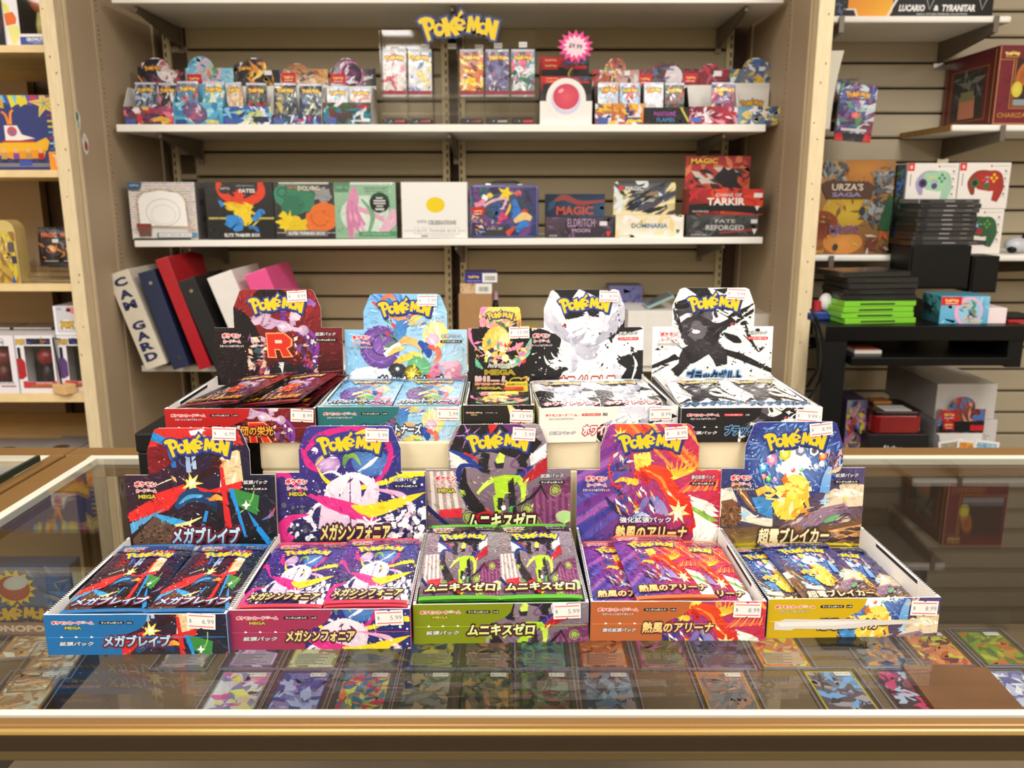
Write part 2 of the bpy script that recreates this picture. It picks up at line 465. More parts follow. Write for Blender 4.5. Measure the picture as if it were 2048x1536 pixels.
    def sub(s, other, x0, y0, x1, y1, src=(0, 0, 1, 1), clip=True):
        """Lay another art (its src part, y upwards) into a frame rectangle."""
        a0, b1 = s.T((x0, y0)); a1, b0 = s.T((x1, y1))
        cl = [(a0, b0), (a1, b0), (a1, b1), (a0, b1)]
        for it in other.items:
            out = []
            for pl in it:
                q = [(a0 + (p[0] - src[0]) / (src[2] - src[0]) * (a1 - a0), b0 + (p[1] - src[1]) / (src[3] - src[1]) * (b1 - b0), *p[2:]) for p in pl]
                if clip:
                    ar = sum(q[i][0] * q[(i + 1) % len(q)][1] - q[(i + 1) % len(q)][0] * q[i][1] for i in range(len(q)))
                    q = clip_convex(q, cl)
                if q: out.append(q)
            if out: s.add(out)
        return s
    def build(s, name, fn, parent, material, clips=None, step=7e-6, grid=None, base=3e-5):
        V, Fc, Cc = [], [], []
        box = [[(0, 0), (1, 0), (1, 1), (0, 1)]]
        for k, it in enumerate(s.items):
            lift = base + k * step
            for pl in it:
                for cl in (clips or box):
                    q = clip_convex(pl, cl)
                    if not q: continue
                    todo = [q]
                    if grid:                                    # cut along the fold lines, so that every layer follows the same facets
                        for ax, br in enumerate(grid):
                            nxt = []
                            for t in todo:
                                lo, hi = min(p[ax] for p in t), max(p[ax] for p in t)
                                for a, b in zip(br, br[1:]):
                                    if hi <= a or lo >= b: continue
                                    if lo >= a and hi <= b: nxt.append(t); continue
                                    c = [(a, -9), (b, -9), (b, 9), (a, 9)] if ax == 0 else [(-9, a), (9, a), (9, b), (-9, b)]
                                    r = clip_convex(t, c)
                                    if r: nxt.append(r)
                            todo = nxt
                    for t in todo:
                        ar = sum(t[i][0] * t[(i + 1) % len(t)][1] - t[(i + 1) % len(t)][0] * t[i][1] for i in range(len(t)))
                        if abs(ar) < 1e-9: continue
                        if ar < 0: t = t[::-1]
                        i0 = len(V)
                        for p in t: V.append(fn(p[0], p[1], lift)); Cc.append((p[2], p[3], p[4], 1.0))
                        Fc.append(tuple(range(i0, i0 + len(t))))
        me = bpy.data.meshes.new(name); me.from_pydata(V, [], Fc)
        a = me.color_attributes.new('Col', 'FLOAT_COLOR', 'POINT')
        a.data.foreach_set('color', [x for c in Cc for x in c])
        me.materials.append(material); me.update()
        o = bpy.data.objects.new(name, me); COL.objects.link(o); o.parent = parent
        return o
def table(xs, hs):
    def f(x):
        for i in range(len(xs) - 1):
            if x <= xs[i + 1]: return hs[i] + (hs[i + 1] - hs[i]) * (x - xs[i]) / (xs[i + 1] - xs[i])
        return hs[-1]
    return f
def flat(o, ex, ey):
    """Maps a 0..1 field onto the parallelogram at o spanned by ex and ey."""
    o, ex, ey = Vector(o), Vector(ex), Vector(ey); n = ex.cross(ey).normalized()
    return lambda x, y, k: tuple(o + ex * x + ey * y + n * k)
# ------------------------------------------------------------------ the room
XL, XR = -1.1256, 0.754             # alcove cheeks
YS, YF, YB, YW = 2.23, 2.45, 2.80, 2.84
def structure(name, mb, mats, parent=None, bevel=0.0):
    o = mb.build(name, mats, parent, bevel)
    if parent is None: o['kind'] = 'structure'
    return o
structure('floor', MB().box(-4, -4.5, -0.05, 4, 3.0, 0), M_CONE)
structure('ceiling', MB().box(-4, -4.5, 2.75, 4, 3.0, 2.8), M_PLASTER)
structure('wall_front', MB().box(-4, -4.55, 0, 4, -4.5, 2.75), M_PLASTER)
structure('wall_left', MB().box(-4.05, -4.5, 0, -4, 3.0, 2.75), M_PLASTER)
structure('wall_right', MB().box(4, -4.5, 0, 4.05, 3.0, 2.75), M_PLASTER)
wall_back = structure('wall_back', MB().box(-4, 2.91, 0, 4, 2.96, 2.75), M_GROOVE)
bb = MB().box(-1.53, 2.84, 0, 0.80, 2.905, 2.75)
bb.build('backing_board', M_GROOVE, wall_back)
MB().box(-2.6, 2.80, 0, -1.535, 2.84, 2.75).build('back_panel', M_WALL, wall_back)
# slat panels: every slat is a piece of its own
PITCHZ = 0.0775
def slat_mesh(w, m):
    mb = MB()
    prof = [(0.0, 0.005), (0.004, 0.0), (0.034, 0.0), (0.034, PITCHZ - 0.016), (0.016, PITCHZ - 0.016), (0.016, PITCHZ - 0.0065), (0.004, PITCHZ - 0.0065), (0.0, PITCHZ - 0.011)]
    mb.prism([(a, b) for a, b in prof], 0, w, axis='x')
    me = mb.mesh('slat', m)
    return me
def slats(x0, x1, yface, groove_z, m, zmin=0.35, zmax=2.72):
    me = slat_mesh(x1 - x0, m)
    k0 = math.ceil((zmin - groove_z) / PITCHZ); z = groove_z + k0 * PITCHZ
    while z + PITCHZ < zmax:
        o = bpy.data.objects.new('slat', me); COL.objects.link(o); o.parent = wall_back
        o.location = (x0, yface, z); z += PITCHZ
XC0, XC1 = at(896, 300, YB).x, at(921, 300, YB).x
XS0, XS1 = at(351, 200, YB).x, at(1446, 200, YB).x
gz = at(1024, 97, YB).z
slats(XS0, XC0 - 0.018, YB, gz, M_SLAT)
slats(XC1 + 0.018, XS1, YB, gz, M_SLAT)
gzr = at(1800, 73, 2.87).z
slats(0.80, 2.6, 2.865, gzr, M_SLATR)
# filler strips at the two ends of the alcove
MB().box(XL + 0.055, 2.80, 0, XL + 0.105, 2.84, 2.75).build('filler_strip', M_WALL, wall_back)
MB().box(XL + 0.001, 2.79, 0, XL + 0.008, 2.84, 2.75).build('filler_strip', M_WALL, wall_back)
MB().box(XR - 0.008, 2.79, 0, XR - 0.001, 2.84, 2.75).build('filler_strip', M_WALL, wall_back)
# cheeks, studs and perforated corner beads
pl = structure('partition_left', MB().box(XL - 0.034, 2.262, 0, XL, 2.84, 2.75), M_WALL)
MB().box(XL - 0.040, 2.264, 0, XL - 0.0341, 2.80, 2.75).build('side_board', M_GROOVE, pl)  # dark sheet that paints the partition's shaded outer side
pr = structure('partition_right', MB().box(XR, 2.262, 0, XR + 0.034, 2.90, 2.75), M_WALL)
s1 = structure('trim_1', MB().box(XL - 0.040, 2.222, 0, XL - 0.004, 2.262, 2.75), M_WOOD, bevel=0.002)
s2 = structure('trim_2', MB().box(XR + 0.003, 2.222, 0, XR + 0.042, 2.262, 2.75), M_WOOD, bevel=0.002)
for k, (x, sg) in enumerate(((XL, 1), (XR, -1))):
    b = structure('trim_%d' % (3 + k), MB().box(min(x, x + sg * 0.003), 2.415, 0, max(x, x + sg * 0.003), 2.436, 2.75), M_WALL)
    mb = MB(); z = 0.9; R = random.Random(4 + k)
    while z < 2.2:
        d = 0.0028 * R.uniform(0.6, 1.3)
        if R.random() < 0.85: mb.box(min(x + sg * 0.003, x + sg * 0.0036), 2.430, z, max(x + sg * 0.003, x + sg * 0.0036), 2.4355, z + d)
        z += 0.0125
    mb.build('perforation_dot', M_GROOVE, b)
    st = MB(); st.box(min(x, x + sg * 0.0012), 2.262, 0, max(x, x + sg * 0.0012), 2.275, 2.75)
    st.build('edge_strip', M_WOOD, b)
# nail marks and knots on the studs
for st_, x0 in ((s1, XL - 0.022), (s2, XR + 0.022)):
    mb = MB(); R = random.Random(int(x0 * 100))
    for k in range(16):
        z = 0.95 + k * 0.075 + R.uniform(-.03, .03); x = x0 + R.uniform(-.012, .012)
        mb.box(x - 0.0012, 2.2212, z - 0.002 * R.uniform(.6, 2), x + 0.0012, 2.222, z + 0.002)
    mb.build('nail_dot', mat('nail_hole', (120, 84, 46), 0.7, noise=(40, 0.2)), st_)

# slotted shelf standards
def standard(x, label, d=1):
    t = thing('shelf_standard', label, 'shelf standard', (x, YB - 0.001, 0.45), 0, 'slotted shelf standards')
    MB().box(-0.011, -0.006, 0, 0.011, 0.03, 2.25).build('rail', M_STANDARD, t)
    mb = MB(); z = 0.03
    while z < 2.2:
        mb.box(-0.0025 + d * 0.004, -0.0066, z, 0.0025 + d * 0.004, -0.0058, z + 0.014); z += 0.0254
    mb.build('slot_groove', M_GROOVE, t)
    mb = MB(); z = 0.02
    while z < 2.2:
        mb.box(d * 0.011, 0.002, z, d * 0.0165, 0.012, z + 0.012); z += 0.0254
    mb.build('tooth', M_GROOVE, t)
standard(XS0 - 0.012, 'slotted almond steel upright beside the beige filler at the binder end', -1)
standard(XC0 - 0.006, 'slotted almond steel upright on the binder side of the brown centre gap', 1)
standard(XC1 + 0.006, 'slotted almond steel upright on the far side of the brown centre gap', -1)
standard(XS1 + 0.012, 'slotted almond steel upright nearest the black desk', 1)

# ------------------------------------------------------------------ alcove shelves
def wall_shelf(name, label, x0, x1, ztop, thick, yf, yb, tilt=0.0, brackets=(), m=M_SHELFW, bw=0.004):
    t = thing(name, label, 'shelf', ((x0 + x1) / 2, yf, ztop))
    t.rotation_euler = (0, -tilt, 0)
    w = (x1 - x0) / 2
    MB().box(-w, 0, -thick, w, yb - yf, 0).build('board', m, t, bevel=0.0025)
    for bx in brackets:
        mb = MB(); L = yb - yf
        mb.prism([(0.03, -thick - 0.0005), (L, -thick - 0.0005), (L, -thick - 0.062), (L - 0.05, -thick - 0.055), (0.03, -thick - 0.014)], bx - bw, bx + bw, axis='x')
        mb.box(bx - bw * 2.2, L - 0.006, -thick - 0.075, bx + bw * 2.2, L - 0.0005, -thick - 0.001)
        mb.build('bracket', M_STEELG, t)
    return t
def zt(py, Y=YF): return at(1024, py, Y).z
Z_TOP = zt(-8); SH_TOP = 0.5 * (zt(-8) + zt(-8))
Z1 = zt(248.5); Z2 = zt(477.5); Z3 = zt(731)
TH = 0.0205
cx0 = at(905, 250, YF).x
bl = -0.80; 
wall_shelf('wall_shelf', 'white laminate shelf highest in the alcove, seen from below', at(222, 0, YF).x, at(1568, 0, YF).x, Z_TOP, 0.018, YF, 2.797, 0, (-0.86, 0.01, 0.82))
wall_shelf('wall_shelf', 'white alcove shelf carrying the clear rack and small booster displays', at(232, 255, YF).x, at(1532, 255, YF).x, Z1, TH, YF, 2.797, 0, (-0.80, 0.02, 0.80))
TILT = 0.0055
X2a, X2b = at(268, 484, YF).x, at(1526, 478, YF).x
wall_shelf('wall_shelf', 'white alcove shelf carrying the row of square trainer boxes', X2a, X2b, Z2, 0.019, YF, 2.797, TILT, (-0.76, 0.02, 0.80))
wall_shelf('wall_shelf', 'white lowest alcove shelf under the leaning ring binders', at(283, 740, YF).x, at(1545, 735, YF).x, Z3, 0.019, YF, 2.797, 0, (-0.74, 0.02, 0.78))

def z2(x): return Z2 + (x - (X2a + X2b) / 2) * TILT

# left plywood unit
LUX0, LUX1 = -2.25, XL - 0.0415
lu = thing('plywood_shelf_unit', 'plywood shelving bay with raw edges beside the pine stud', 'shelving', ((LUX0 + LUX1) / 2, 2.235, 0))
LZ = []
for py, th in ((90, 0.018), (340, 0.019), (568, 0.020), (787, 0.025)):
    z = at(60, py, 2.235).z; LZ.append(z)
    MB().box(LUX0 - lu.location.x, 0, z - th, LUX1 - lu.location.x, 0.55, z).build('shelf_board', M_PLY, lu, bevel=0.0015)
zb_ = onz(100, 905, 0.0)
LZ5 = at(60, 925, 2.235).z
MB().box(LUX0 - lu.location.x, 0, LZ5 - 0.02, LUX1 - lu.location.x, 0.55, LZ5).build('shelf_board', M_PLY, lu, bevel=0.0015)

MB().box(LUX0 - lu.location.x - 0.03, 0, 0, LUX0 - lu.location.x, 0.55, 2.6).build('side_panel', M_PLY, lu)
# right bay shelves on slatwall brackets
RY = 2.53
def right_shelf(label, px0, px1, py, yf, bpx, m_edge=None):
    z = at(1850, py, yf).z
    x0, x1 = at(px0, py, yf).x, at(px1, py, yf).x
    t = thing('slatwall_shelf', label, 'shelf', ((x0 + x1) / 2, yf, z)); w = (x1 - x0) / 2
    MB().box(-w, 0, -0.019, w, 2.862 - yf, 0).build('board', M_SHELFW, t, bevel=0.006)
    if m_edge: MB().box(-w - 0.002, 0.006, -0.018, -w, 2.862 - yf, -0.0005).build('edge_band', m_edge, t)
    for p in bpx:
        bx = at(p, py, yf).x - t.location.x; L = 2.862 - yf
        mb = MB().prism([(-0.006, -0.0195), (L, -0.0195), (L, -0.085), (L - 0.06, -0.075), (-0.006, -0.046)], bx - 0.005, bx + 0.005, axis='x')
        mb.box(bx - 0.007, -0.008, -0.046, bx + 0.007, -0.004, -0.002)
        mb.build('bracket', M_STEELG, t)
        MB().box(bx - 0.016, L - 0.004, -0.10, bx + 0.02, L, -0.082).build('bracket_clip', M_CHROME, t)
    return z
RZ1 = right_shelf('white slatwall shelf under the black boxed collection by the pine stud', 1640, 2025, 31, 2.55, (1683, 1992))
RZ2 = right_shelf('white slatwall shelf with raw brown end under the maroon window box', 1905, 2250, 249, RY, (2005,), mat('chipboard_edge', (168, 128, 70), 0.7, noise=(60, 0.2)))
RZ3 = right_shelf('long white slatwall shelf under the controller cartons', 1600, 2300, 510, RY, (1662, 2100))

# ------------------------------------------------------------------ glass counter
CT = CAMZ - 0.343
CX0, CX1, CY0, CY1 = -0.556, 1.45, 0.512, 1.075
dc = thing('display_counter', 'long glass display counter with bronze edges under the booster boxes', 'counter', (0.45, 0.80, 0))
ox, oy = 0.45, 0.80
def dbox(name, x0, y0, z0, x1, y1, z1, m, bevel=0.0):
    return MB().box(x0 - ox, y0 - oy, z0, x1 - ox, y1 - oy, z1).build(name, m, dc, bevel)
dbox('glass_top', CX0 + 0.0005, CY0 + 0.0005, CT - 0.006, CX1, CY1 - 0.0005, CT, M_GLASS)
dbox('gasket', CX0 - 0.014, CY0 - 0.0066, CT - 0.008, CX1, CY0, CT + 0.0006, M_CREAM)
dbox('gasket', CX0 - 0.014, CY1, CT - 0.008, CX1, CY1 + 0.014, CT + 0.0006, M_CREAM)
dbox('gasket', CX0 - 0.012, CY0, CT - 0.008, CX0, CY1, CT + 0.0006, M_CREAM)
dbox('top_rail', CX0 - 0.05, CY0 - 0.0175, CT - 0.006, CX1, CY0 - 0.0082, CT + 0.0003, M_BRASS, 0.0015)
dbox('edge_highlight', CX0 - 0.05, CY0 - 0.0215, CT - 0.0050, CX1, CY0 - 0.0176, CT - 0.0008, M_BRASSL, 0.0012)  # paler brass strip paints the highlight along the rail's rounded edge
dbox('front_rail', CX0 - 0.05, CY0 - 0.0205, CT - 0.0175, CX1, CY0 - 0.010, CT - 0.0055, M_BRONZE, 0.001)
dbox('lower_rail', CX0 - 0.05, CY0 - 0.0185, CT - 0.0265, CX1, CY0 - 0.010, CT - 0.0178, mat('bronze_lip', (92, 76, 42), 0.4, 0.3, noise=(6, 0.08), stretch=(0.2, 4, 4)), 0.002)
dbox('back_rail', CX0 - 0.05, CY1 + 0.014, CT - 0.03, CX1, CY1 + 0.050, CT + 0.001, M_BRASS, 0.002)
dbox('end_rail', CX0 - 0.046, CY0, CT - 0.03, CX0 - 0.0122, CY1 + 0.0138, CT + 0.001, M_BRASS, 0.002)
dbox('front_glass', CX0, CY0 - 0.016, 0.42, CX1, CY0 - 0.011, CT - 0.027, M_GLASS)
dbox('end_glass', CX0 - 0.02, CY0, 0.42, CX0 - 0.014, CY1, CT - 0.031, M_GLASS)
dbox('sliding_back', CX0, CY1 + 0.052, 0.42, CX1, CY1 + 0.058, CT - 0.002, M_CASEDK)
CS_Z = CT - 0.268
dbox('card_shelf', CX0 + 0.004, CY0 + 0.01, CS_Z - 0.010, CX1 - 0.004, CY1 + 0.048, CS_Z, M_CASEIN)
dbox('cabinet_base', CX0 - 0.04, CY0 - 0.012, 0.0, CX1, CY1 + 0.05, 0.42, M_BRONZE, 0.003)
for x in (CX0 - 0.03, CX1 - 0.03):
    for y in (CY0 - 0.01, CY1 + 0.02):
        dbox('corner_post', x, y, 0.42, x + 0.02, y + 0.02, CT - 0.031, M_BRONZE)
# second case to the left
lc = thing('side_counter', 'second glass counter with dark green glass edge, left of the long one', 'counter', (-1.0, 0.8, 0))
LX1 = CX0 - 0.066
def lbox(name, x0, y0, z0, x1, y1, z1, m, bevel=0.0):
    return MB().box(x0 + 1.0, y0 - 0.8, z0, x1 + 1.0, y1 - 0.8, z1).build(name, m, lc, bevel)
M_GEDGE = mat('glass_edge', (14, 44, 36), 0.15, noise=(300, 0.3), stretch=(1, 0.2, 1))
lbox('glass_top', -1.55, 0.40, CT + 0.002, LX1 - 0.004, CY1 - 0.015, CT + 0.010, M_GLASS)
lbox('glass_edge', LX1 - 0.0045, 0.40, CT + 0.002, LX1, CY1 - 0.015, CT + 0.010, M_GEDGE)
lbox('top_rail', -1.6, CY1 + 0.013, CT - 0.03, CX0 - 0.051, CY1 + 0.050, CT + 0.001, M_BRASS, 0.002)
lbox('side_rail', LX1 - 0.002, 0.40, CT - 0.03, CX0 - 0.051, CY1 + 0.0125, CT + 0.0012, M_BRASS, 0.002)
lbox('gasket', -1.6, CY1 - 0.014, CT - 0.02, LX1 - 0.003, CY1 + 0.0125, CT + 0.001, M_CREAM)
lbox('inner_shelf', -1.56, 0.42, CS_Z - 0.01, LX1 - 0.004, CY1, CS_Z, M_CASEIN)
lbox('cabinet_base', -1.6, 0.40, 0, CX0 - 0.055, CY1 + 0.05, CS_Z - 0.02, M_BRONZE)

# ------------------------------------------------------------------ cover art: abstract compositions only
def art_A():
    a = Art(590, 65, 1535, 775)
    a.grad((60, 30, 60), (24, 26, 60), (10, 20, 22), (44, 24, 24))
    a.poly((205, 42, 40), [(735, 60), (1310, 60), (1345, 170), (1000, 125), (860, 135), (740, 230)])
    a.poly((120, 20, 30), [(735, 190), (850, 150), (890, 270), (800, 330), (735, 340)])
    a.poly((235, 235, 240), [(1010, 82), (1105, 68), (1085, 112), (1020, 108)])
    a.shards(11, 10, [(240, 235, 230), (225, 190, 150), (200, 30, 40), (40, 60, 120)], (1080, 90, 1330, 230), 70, 1.9, 0.16)
    a.poly((38, 140, 214), [(772, 82), (862, 122), (852, 165), (755, 132)])
    a.poly((40, 110, 190), [(862, 165), (905, 180), (920, 300), (890, 300)])
    a.rib((60, 80, 140), [(880, 260), (930, 240), (950, 280), (990, 300)], [4, 14, 10, 4])
    a.poly((150, 178, 218), [(975, 180), (1000, 170), (1012, 330), (980, 330)])
    a.poly((170, 195, 225), [(1015, 185), (1040, 180), (1045, 310), (1020, 310)])
    a.poly((228, 198, 152), [(1180, 220), (1320, 195), (1335, 390), (1215, 420)])
    a.shards(5, 12, [(250, 235, 200), (205, 160, 105), (240, 120, 60), (255, 250, 235)], (1190, 220, 1330, 420), 60, 1.7, 0.14)
    a.rib((70, 16, 20), [(1170, 180), (1180, 260), (1120, 330), (1040, 370)], [70, 60, 40, 8], (30, 14, 16))
    a.rib((235, 228, 220), [(1200, 255), (1240, 235), (1290, 238)], [26, 22, 3])
    a.poly((216, 44, 42), [(596, 575), (745, 492), (730, 470), (960, 400), (975, 425), (850, 560), (598, 628)])
    a.poly((86, 160, 208), [(600, 640), (830, 548), (760, 590), (606, 705)])
    a.poly((94, 70, 56), [(612, 735), (760, 592), (930, 690), (900, 775), (612, 775)])
    a.dots(8, 90, [(60, 44, 36), (130, 100, 78), (40, 30, 26)], (650, 640, 900, 760), 3, 7)
    a.rib((60, 165, 222), [(770, 588), (870, 622), (990, 640)], [16, 46, 4])
    a.rib((240, 226, 140), [(880, 650), (960, 640), (1060, 600)], [6, 22, 4])
    a.star((255, 222, 110), 1010, 395, 74, 26, 7); a.star((255, 244, 190), 1010, 395, 40, 16, 6)
    a.rib((24, 70, 118), [(900, 545), (970, 478), (1080, 470), (1140, 530), (1130, 580)], [30, 76, 96, 52, 20], (20, 40, 70))
    a.rib((74, 158, 205), [(920, 520), (985, 478), (1070, 468)], [8, 26, 10])
    a.rib((20, 18, 24), [(1110, 540), (1150, 620), (1195, 690)], [20, 50, 24])
    a.rib((226, 120, 50), [(1110, 500), (1160, 480), (1215, 500)], [8, 40, 6], (250, 190, 80))
    a.poly((214, 40, 40), [(1030, 412), (1120, 436), (1330, 380), (1318, 430), (1200, 456), (1060, 442)])
    a.poly((208, 40, 42), [(1190, 300), (1212, 300), (1252, 700), (1205, 700)])
    a.poly((54, 132, 62), [(1265, 425), (1432, 470), (1412, 590), (1290, 530)])
    a.ring((150, 200, 110), 1230, 420, 170, 8, -5, 75)
    a.poly((36, 140, 214), [(1238, 425), (1270, 430), (1342, 725), (1325, 728)])
    a.poly((36, 140, 214), [(1350, 560), (1372, 588), (1500, 752), (1470, 775), (1400, 680)])
    a.poly((36, 140, 214), [(1085, 560), (1104, 565), (1068, 690), (1040, 695)])
    a.rib((40, 120, 190), [(1440, 620), (1500, 590), (1528, 540)], [4, 22, 3], (190, 60, 50))
    a.star((255, 250, 210), 975, 672, 80, 10, 4, 0.3); a.star((255, 255, 240), 1345, 528, 30, 12, 4)
    a.rib((250, 230, 190), [(770, 412), (850, 380), (910, 360)], [3, 8, 2])
    a.dots(3, 46, [(255, 240, 200), (255, 160, 110), (240, 240, 255)], (600, 180, 1520, 740), 1.5, 5)
    return a
def art_B():
    a = Art(358, 45, 1310, 780)
    a.grad((70, 46, 140), (44, 54, 140), (28, 30, 70), (30, 34, 74))
    a.dots(21, 130, [(225, 235, 255), (140, 170, 230), (255, 255, 255), (190, 140, 220)], (360, 50, 1305, 700), 1.5, 5)
    a.ell((60, 100, 170), 960, 270, 120, 90, 0, 20, (90, 140, 205)); a.ell((150, 110, 180), 690, 280, 80, 60, 0, 18, (220, 190, 225))
    a.rib((206, 40, 128), [(530, 240), (640, 110), (860, 60), (1040, 110), (1090, 230), (1010, 380), (860, 420)], [16, 46, 26, 40, 36, 26, 6])
    a.rib((206, 40, 128), [(360, 340), (420, 345), (520, 460), (600, 500)], [60, 40, 14, 3])
    a.rib((206, 40, 128), [(525, 180), (570, 280), (640, 330)], [10, 50, 14])
    a.rib((250, 208, 40), [(610, 290), (700, 200), (820, 130), (960, 78), (1070, 90)], [6, 20, 34, 40, 10])
    a.rib((250, 208, 40), [(620, 300), (680, 390), (800, 440), (1000, 410), (1200, 350), (1300, 340)], [6, 26, 28, 30, 34, 46], (255, 226, 60))
    a.poly((250, 224, 50), [(1160, 330), (1305, 328), (1305, 352), (1180, 380)])
    a.rib((70, 130, 70), [(790, 300), (810, 240), (860, 230), (900, 290)], [14, 40, 30, 6], (150, 190, 90))
    a.rib((238, 232, 240), [(760, 470), (800, 400), (810, 330)], [20, 30, 10])
    a.rib((244, 238, 244), [(880, 330), (960, 280), (1035, 210)], [6, 26, 3])
    a.rib((244, 238, 244), [(640, 350), (720, 330), (800, 380)], [4, 16, 20])
    for cx, w in ((740, 90), (860, 120), (980, 90)):
        a.rib((242, 232, 240), [(850, 340), (cx - 10, 420), (cx - 40, 540), (cx - 60, 700)], [20, w * .8, w * 1.3, w * 1.5], (214, 190, 214))
    a.rib((236, 150, 196), [(980, 440), (1150, 480), (1215, 570), (1170, 640)], [8, 40, 44, 10], (244, 230, 240))
    a.ring((240, 228, 240), 660, 620, 92, 22, 130, 300)
    a.rib((90, 40, 100), [(830, 360), (826, 480), (822, 700)], [3, 7, 12])
    a.rib((212, 46, 132), [(560, 470), (680, 520), (850, 580), (1000, 640)], [4, 70, 96, 10])
    a.rib((252, 212, 44), [(830, 545), (950, 580), (1130, 530), (1300, 466)], [8, 84, 70, 3])
    a.dots(5, 60, [(60, 64, 80), (90, 96, 110), (220, 226, 235), (30, 34, 50)], (370, 540, 600, 770), 6, 20)
    a.rib((210, 44, 130), [(560, 600), (430, 630), (370, 720), (420, 790)], [4, 46, 90, 130])
    a.dots(9, 80, [(240, 235, 240), (220, 205, 220), (150, 130, 150), (255, 250, 250)], (1050, 570, 1310, 780), 8, 26)
    for k in range(9): a.rib((245, 242, 246), [(950, 660), (950 + 90 * math.cos(k * .7), 660 + 50 * math.sin(k * .7))], [4, 16])
    a.dots(2, 26, [(255, 250, 250), (255, 230, 245)], (380, 380, 1290, 700), 3, 12)
    a.ell((250, 250, 255), 610, 198, 22)
    return a
def art_C():
    a = Art(148, 35, 1090, 695)
    a.grad((150, 130, 140), (150, 140, 150), (70, 40, 70), (100, 80, 100))
    for k in range(9): a.poly((220, 212, 204) if k % 2 else (170, 150, 150), [(150 + k * 22, 320), (172 + k * 22, 320), (200 + k * 26, 560), (160 + k * 26, 600)])
    a.poly((230, 226, 220), [(300, 180), (400, 140), (440, 300), (310, 300)])
    a.poly((110, 50, 90), [(840, 430), (1090, 360), (1090, 695), (820, 695)])
    for k in range(6): a.poly((140, 76, 120), [(860 + k * 42, 460), (880 + k * 42, 455), (890 + k * 42, 695), (870 + k * 42, 695)])
    a.poly((30, 24, 30), [(380, 30), (760, 30), (900, 150), (800, 260), (560, 200), (380, 220), (300, 190)])
    a.poly((200, 40, 50), [(560, 36), (620, 36), (560, 110)]); a.poly((96, 40, 110), [(640, 36), (780, 36), (760, 140)])
    for an in range(5): a.poly((178, 120, 196), [(425, 110), (425 + 110 * math.cos(an * 1.2 + .8), 110 + 100 * math.sin(an * 1.2 + .8)), (425 + 30 * math.cos(an * 1.2 + 1.2), 110 + 30 * math.sin(an * 1.2 + 1.2))])
    a.rib((34, 60, 140), [(300, 190), (420, 240), (520, 330)], [10, 40, 10]); a.rib((200, 40, 60), [(400, 210), (480, 250), (540, 330)], [6, 22, 5])
    a.poly((170, 28, 44), [(860, 290), (935, 230), (935, 330), (760, 420), (740, 400)])
    a.poly((236, 232, 236), [(820, 230), (930, 150), (930, 240), (830, 290)])
    a.poly((40, 44, 130), [(760, 300), (850, 290), (700, 440), (680, 420)])
    a.rib((28, 26, 34), [(540, 210), (520, 290), (560, 330)], [50, 70, 20]); a.rib((28, 26, 34), [(720, 200), (780, 280), (740, 330)], [40, 60, 14])
    a.rib((120, 70, 130), [(760, 220), (700, 290), (790, 310), (800, 360)], [6, 14, 12, 4])
    a.rib((30, 50, 140), [(520, 300), (380, 290), (370, 400), (460, 560), (560, 640)], [10, 30, 44, 60, 40], (24, 24, 50))
    a.rib((24, 20, 26), [(400, 300), (400, 430), (520, 600), (620, 690)], [10, 60, 90, 60])
    a.poly((196, 30, 40), [(440, 600), (560, 560), (660, 695), (480, 640)])
    a.poly((216, 44, 60), [(230, 560), (380, 550), (380, 610), (240, 610)])
    a.rib((30, 30, 90), [(150, 540), (240, 620), (330, 690)], [30, 26, 8])
    lime, lime2 = (170, 212, 44), (206, 232, 90)
    a.poly(lime2, [(600, 250), (626, 205), (662, 225), (652, 280), (610, 280)])
    a.poly((40, 34, 50), [(588, 262), (610, 275), (655, 270), (650, 305), (602, 305)])
    a.poly(lime, [(585, 360), (660, 345), (760, 350), (730, 400), (690, 440), (660, 470), (600, 470)])
    a.rib(lime2, [(585, 370), (530, 410), (480, 460)], [40, 26, 14]); a.rib(lime, [(740, 360), (780, 420), (775, 520)], [40, 44, 16], lime2)
    a.poly(lime, [(580, 470), (660, 470), (640, 560), (668, 670), (630, 690), (600, 600)])
    a.poly((26, 24, 30), [(680, 400), (715, 360), (735, 560), (770, 650), (720, 660), (690, 560)])
    a.rib((70, 160, 70), [(705, 540), (700, 600), (750, 650)], [16, 26, 14])
    a.poly((26, 24, 30), [(615, 490), (650, 490), (640, 570), (612, 560)]); a.ell((245, 245, 245), 651, 552, 16, 20, 0, 6)
    for cx, cy, r in ((425, 610, 38), (990, 445, 34), (805, 565, 36), (385, 458, 18), (850, 655, 50)):
        a.ring((160, 190, 70), cx, cy, r, 5, 0, 360); a.ell((150, 170, 80), cx, cy, r * .8, r * .8, 0, 6)
    a.rib((24, 20, 30), [(900, 410), (840, 480), (740, 540)], [6, 22, 6]); a.rib((24, 20, 30), [(890, 410), (940, 500)], [16, 3])
    a.ell((190, 200, 160), 1050, 610, 60, 40, 0, 14, (160, 220, 120))
    a.dots(4, 30, [(220, 240, 160), (240, 220, 255)], (160, 330, 1080, 690), 1.5, 4)
    return a
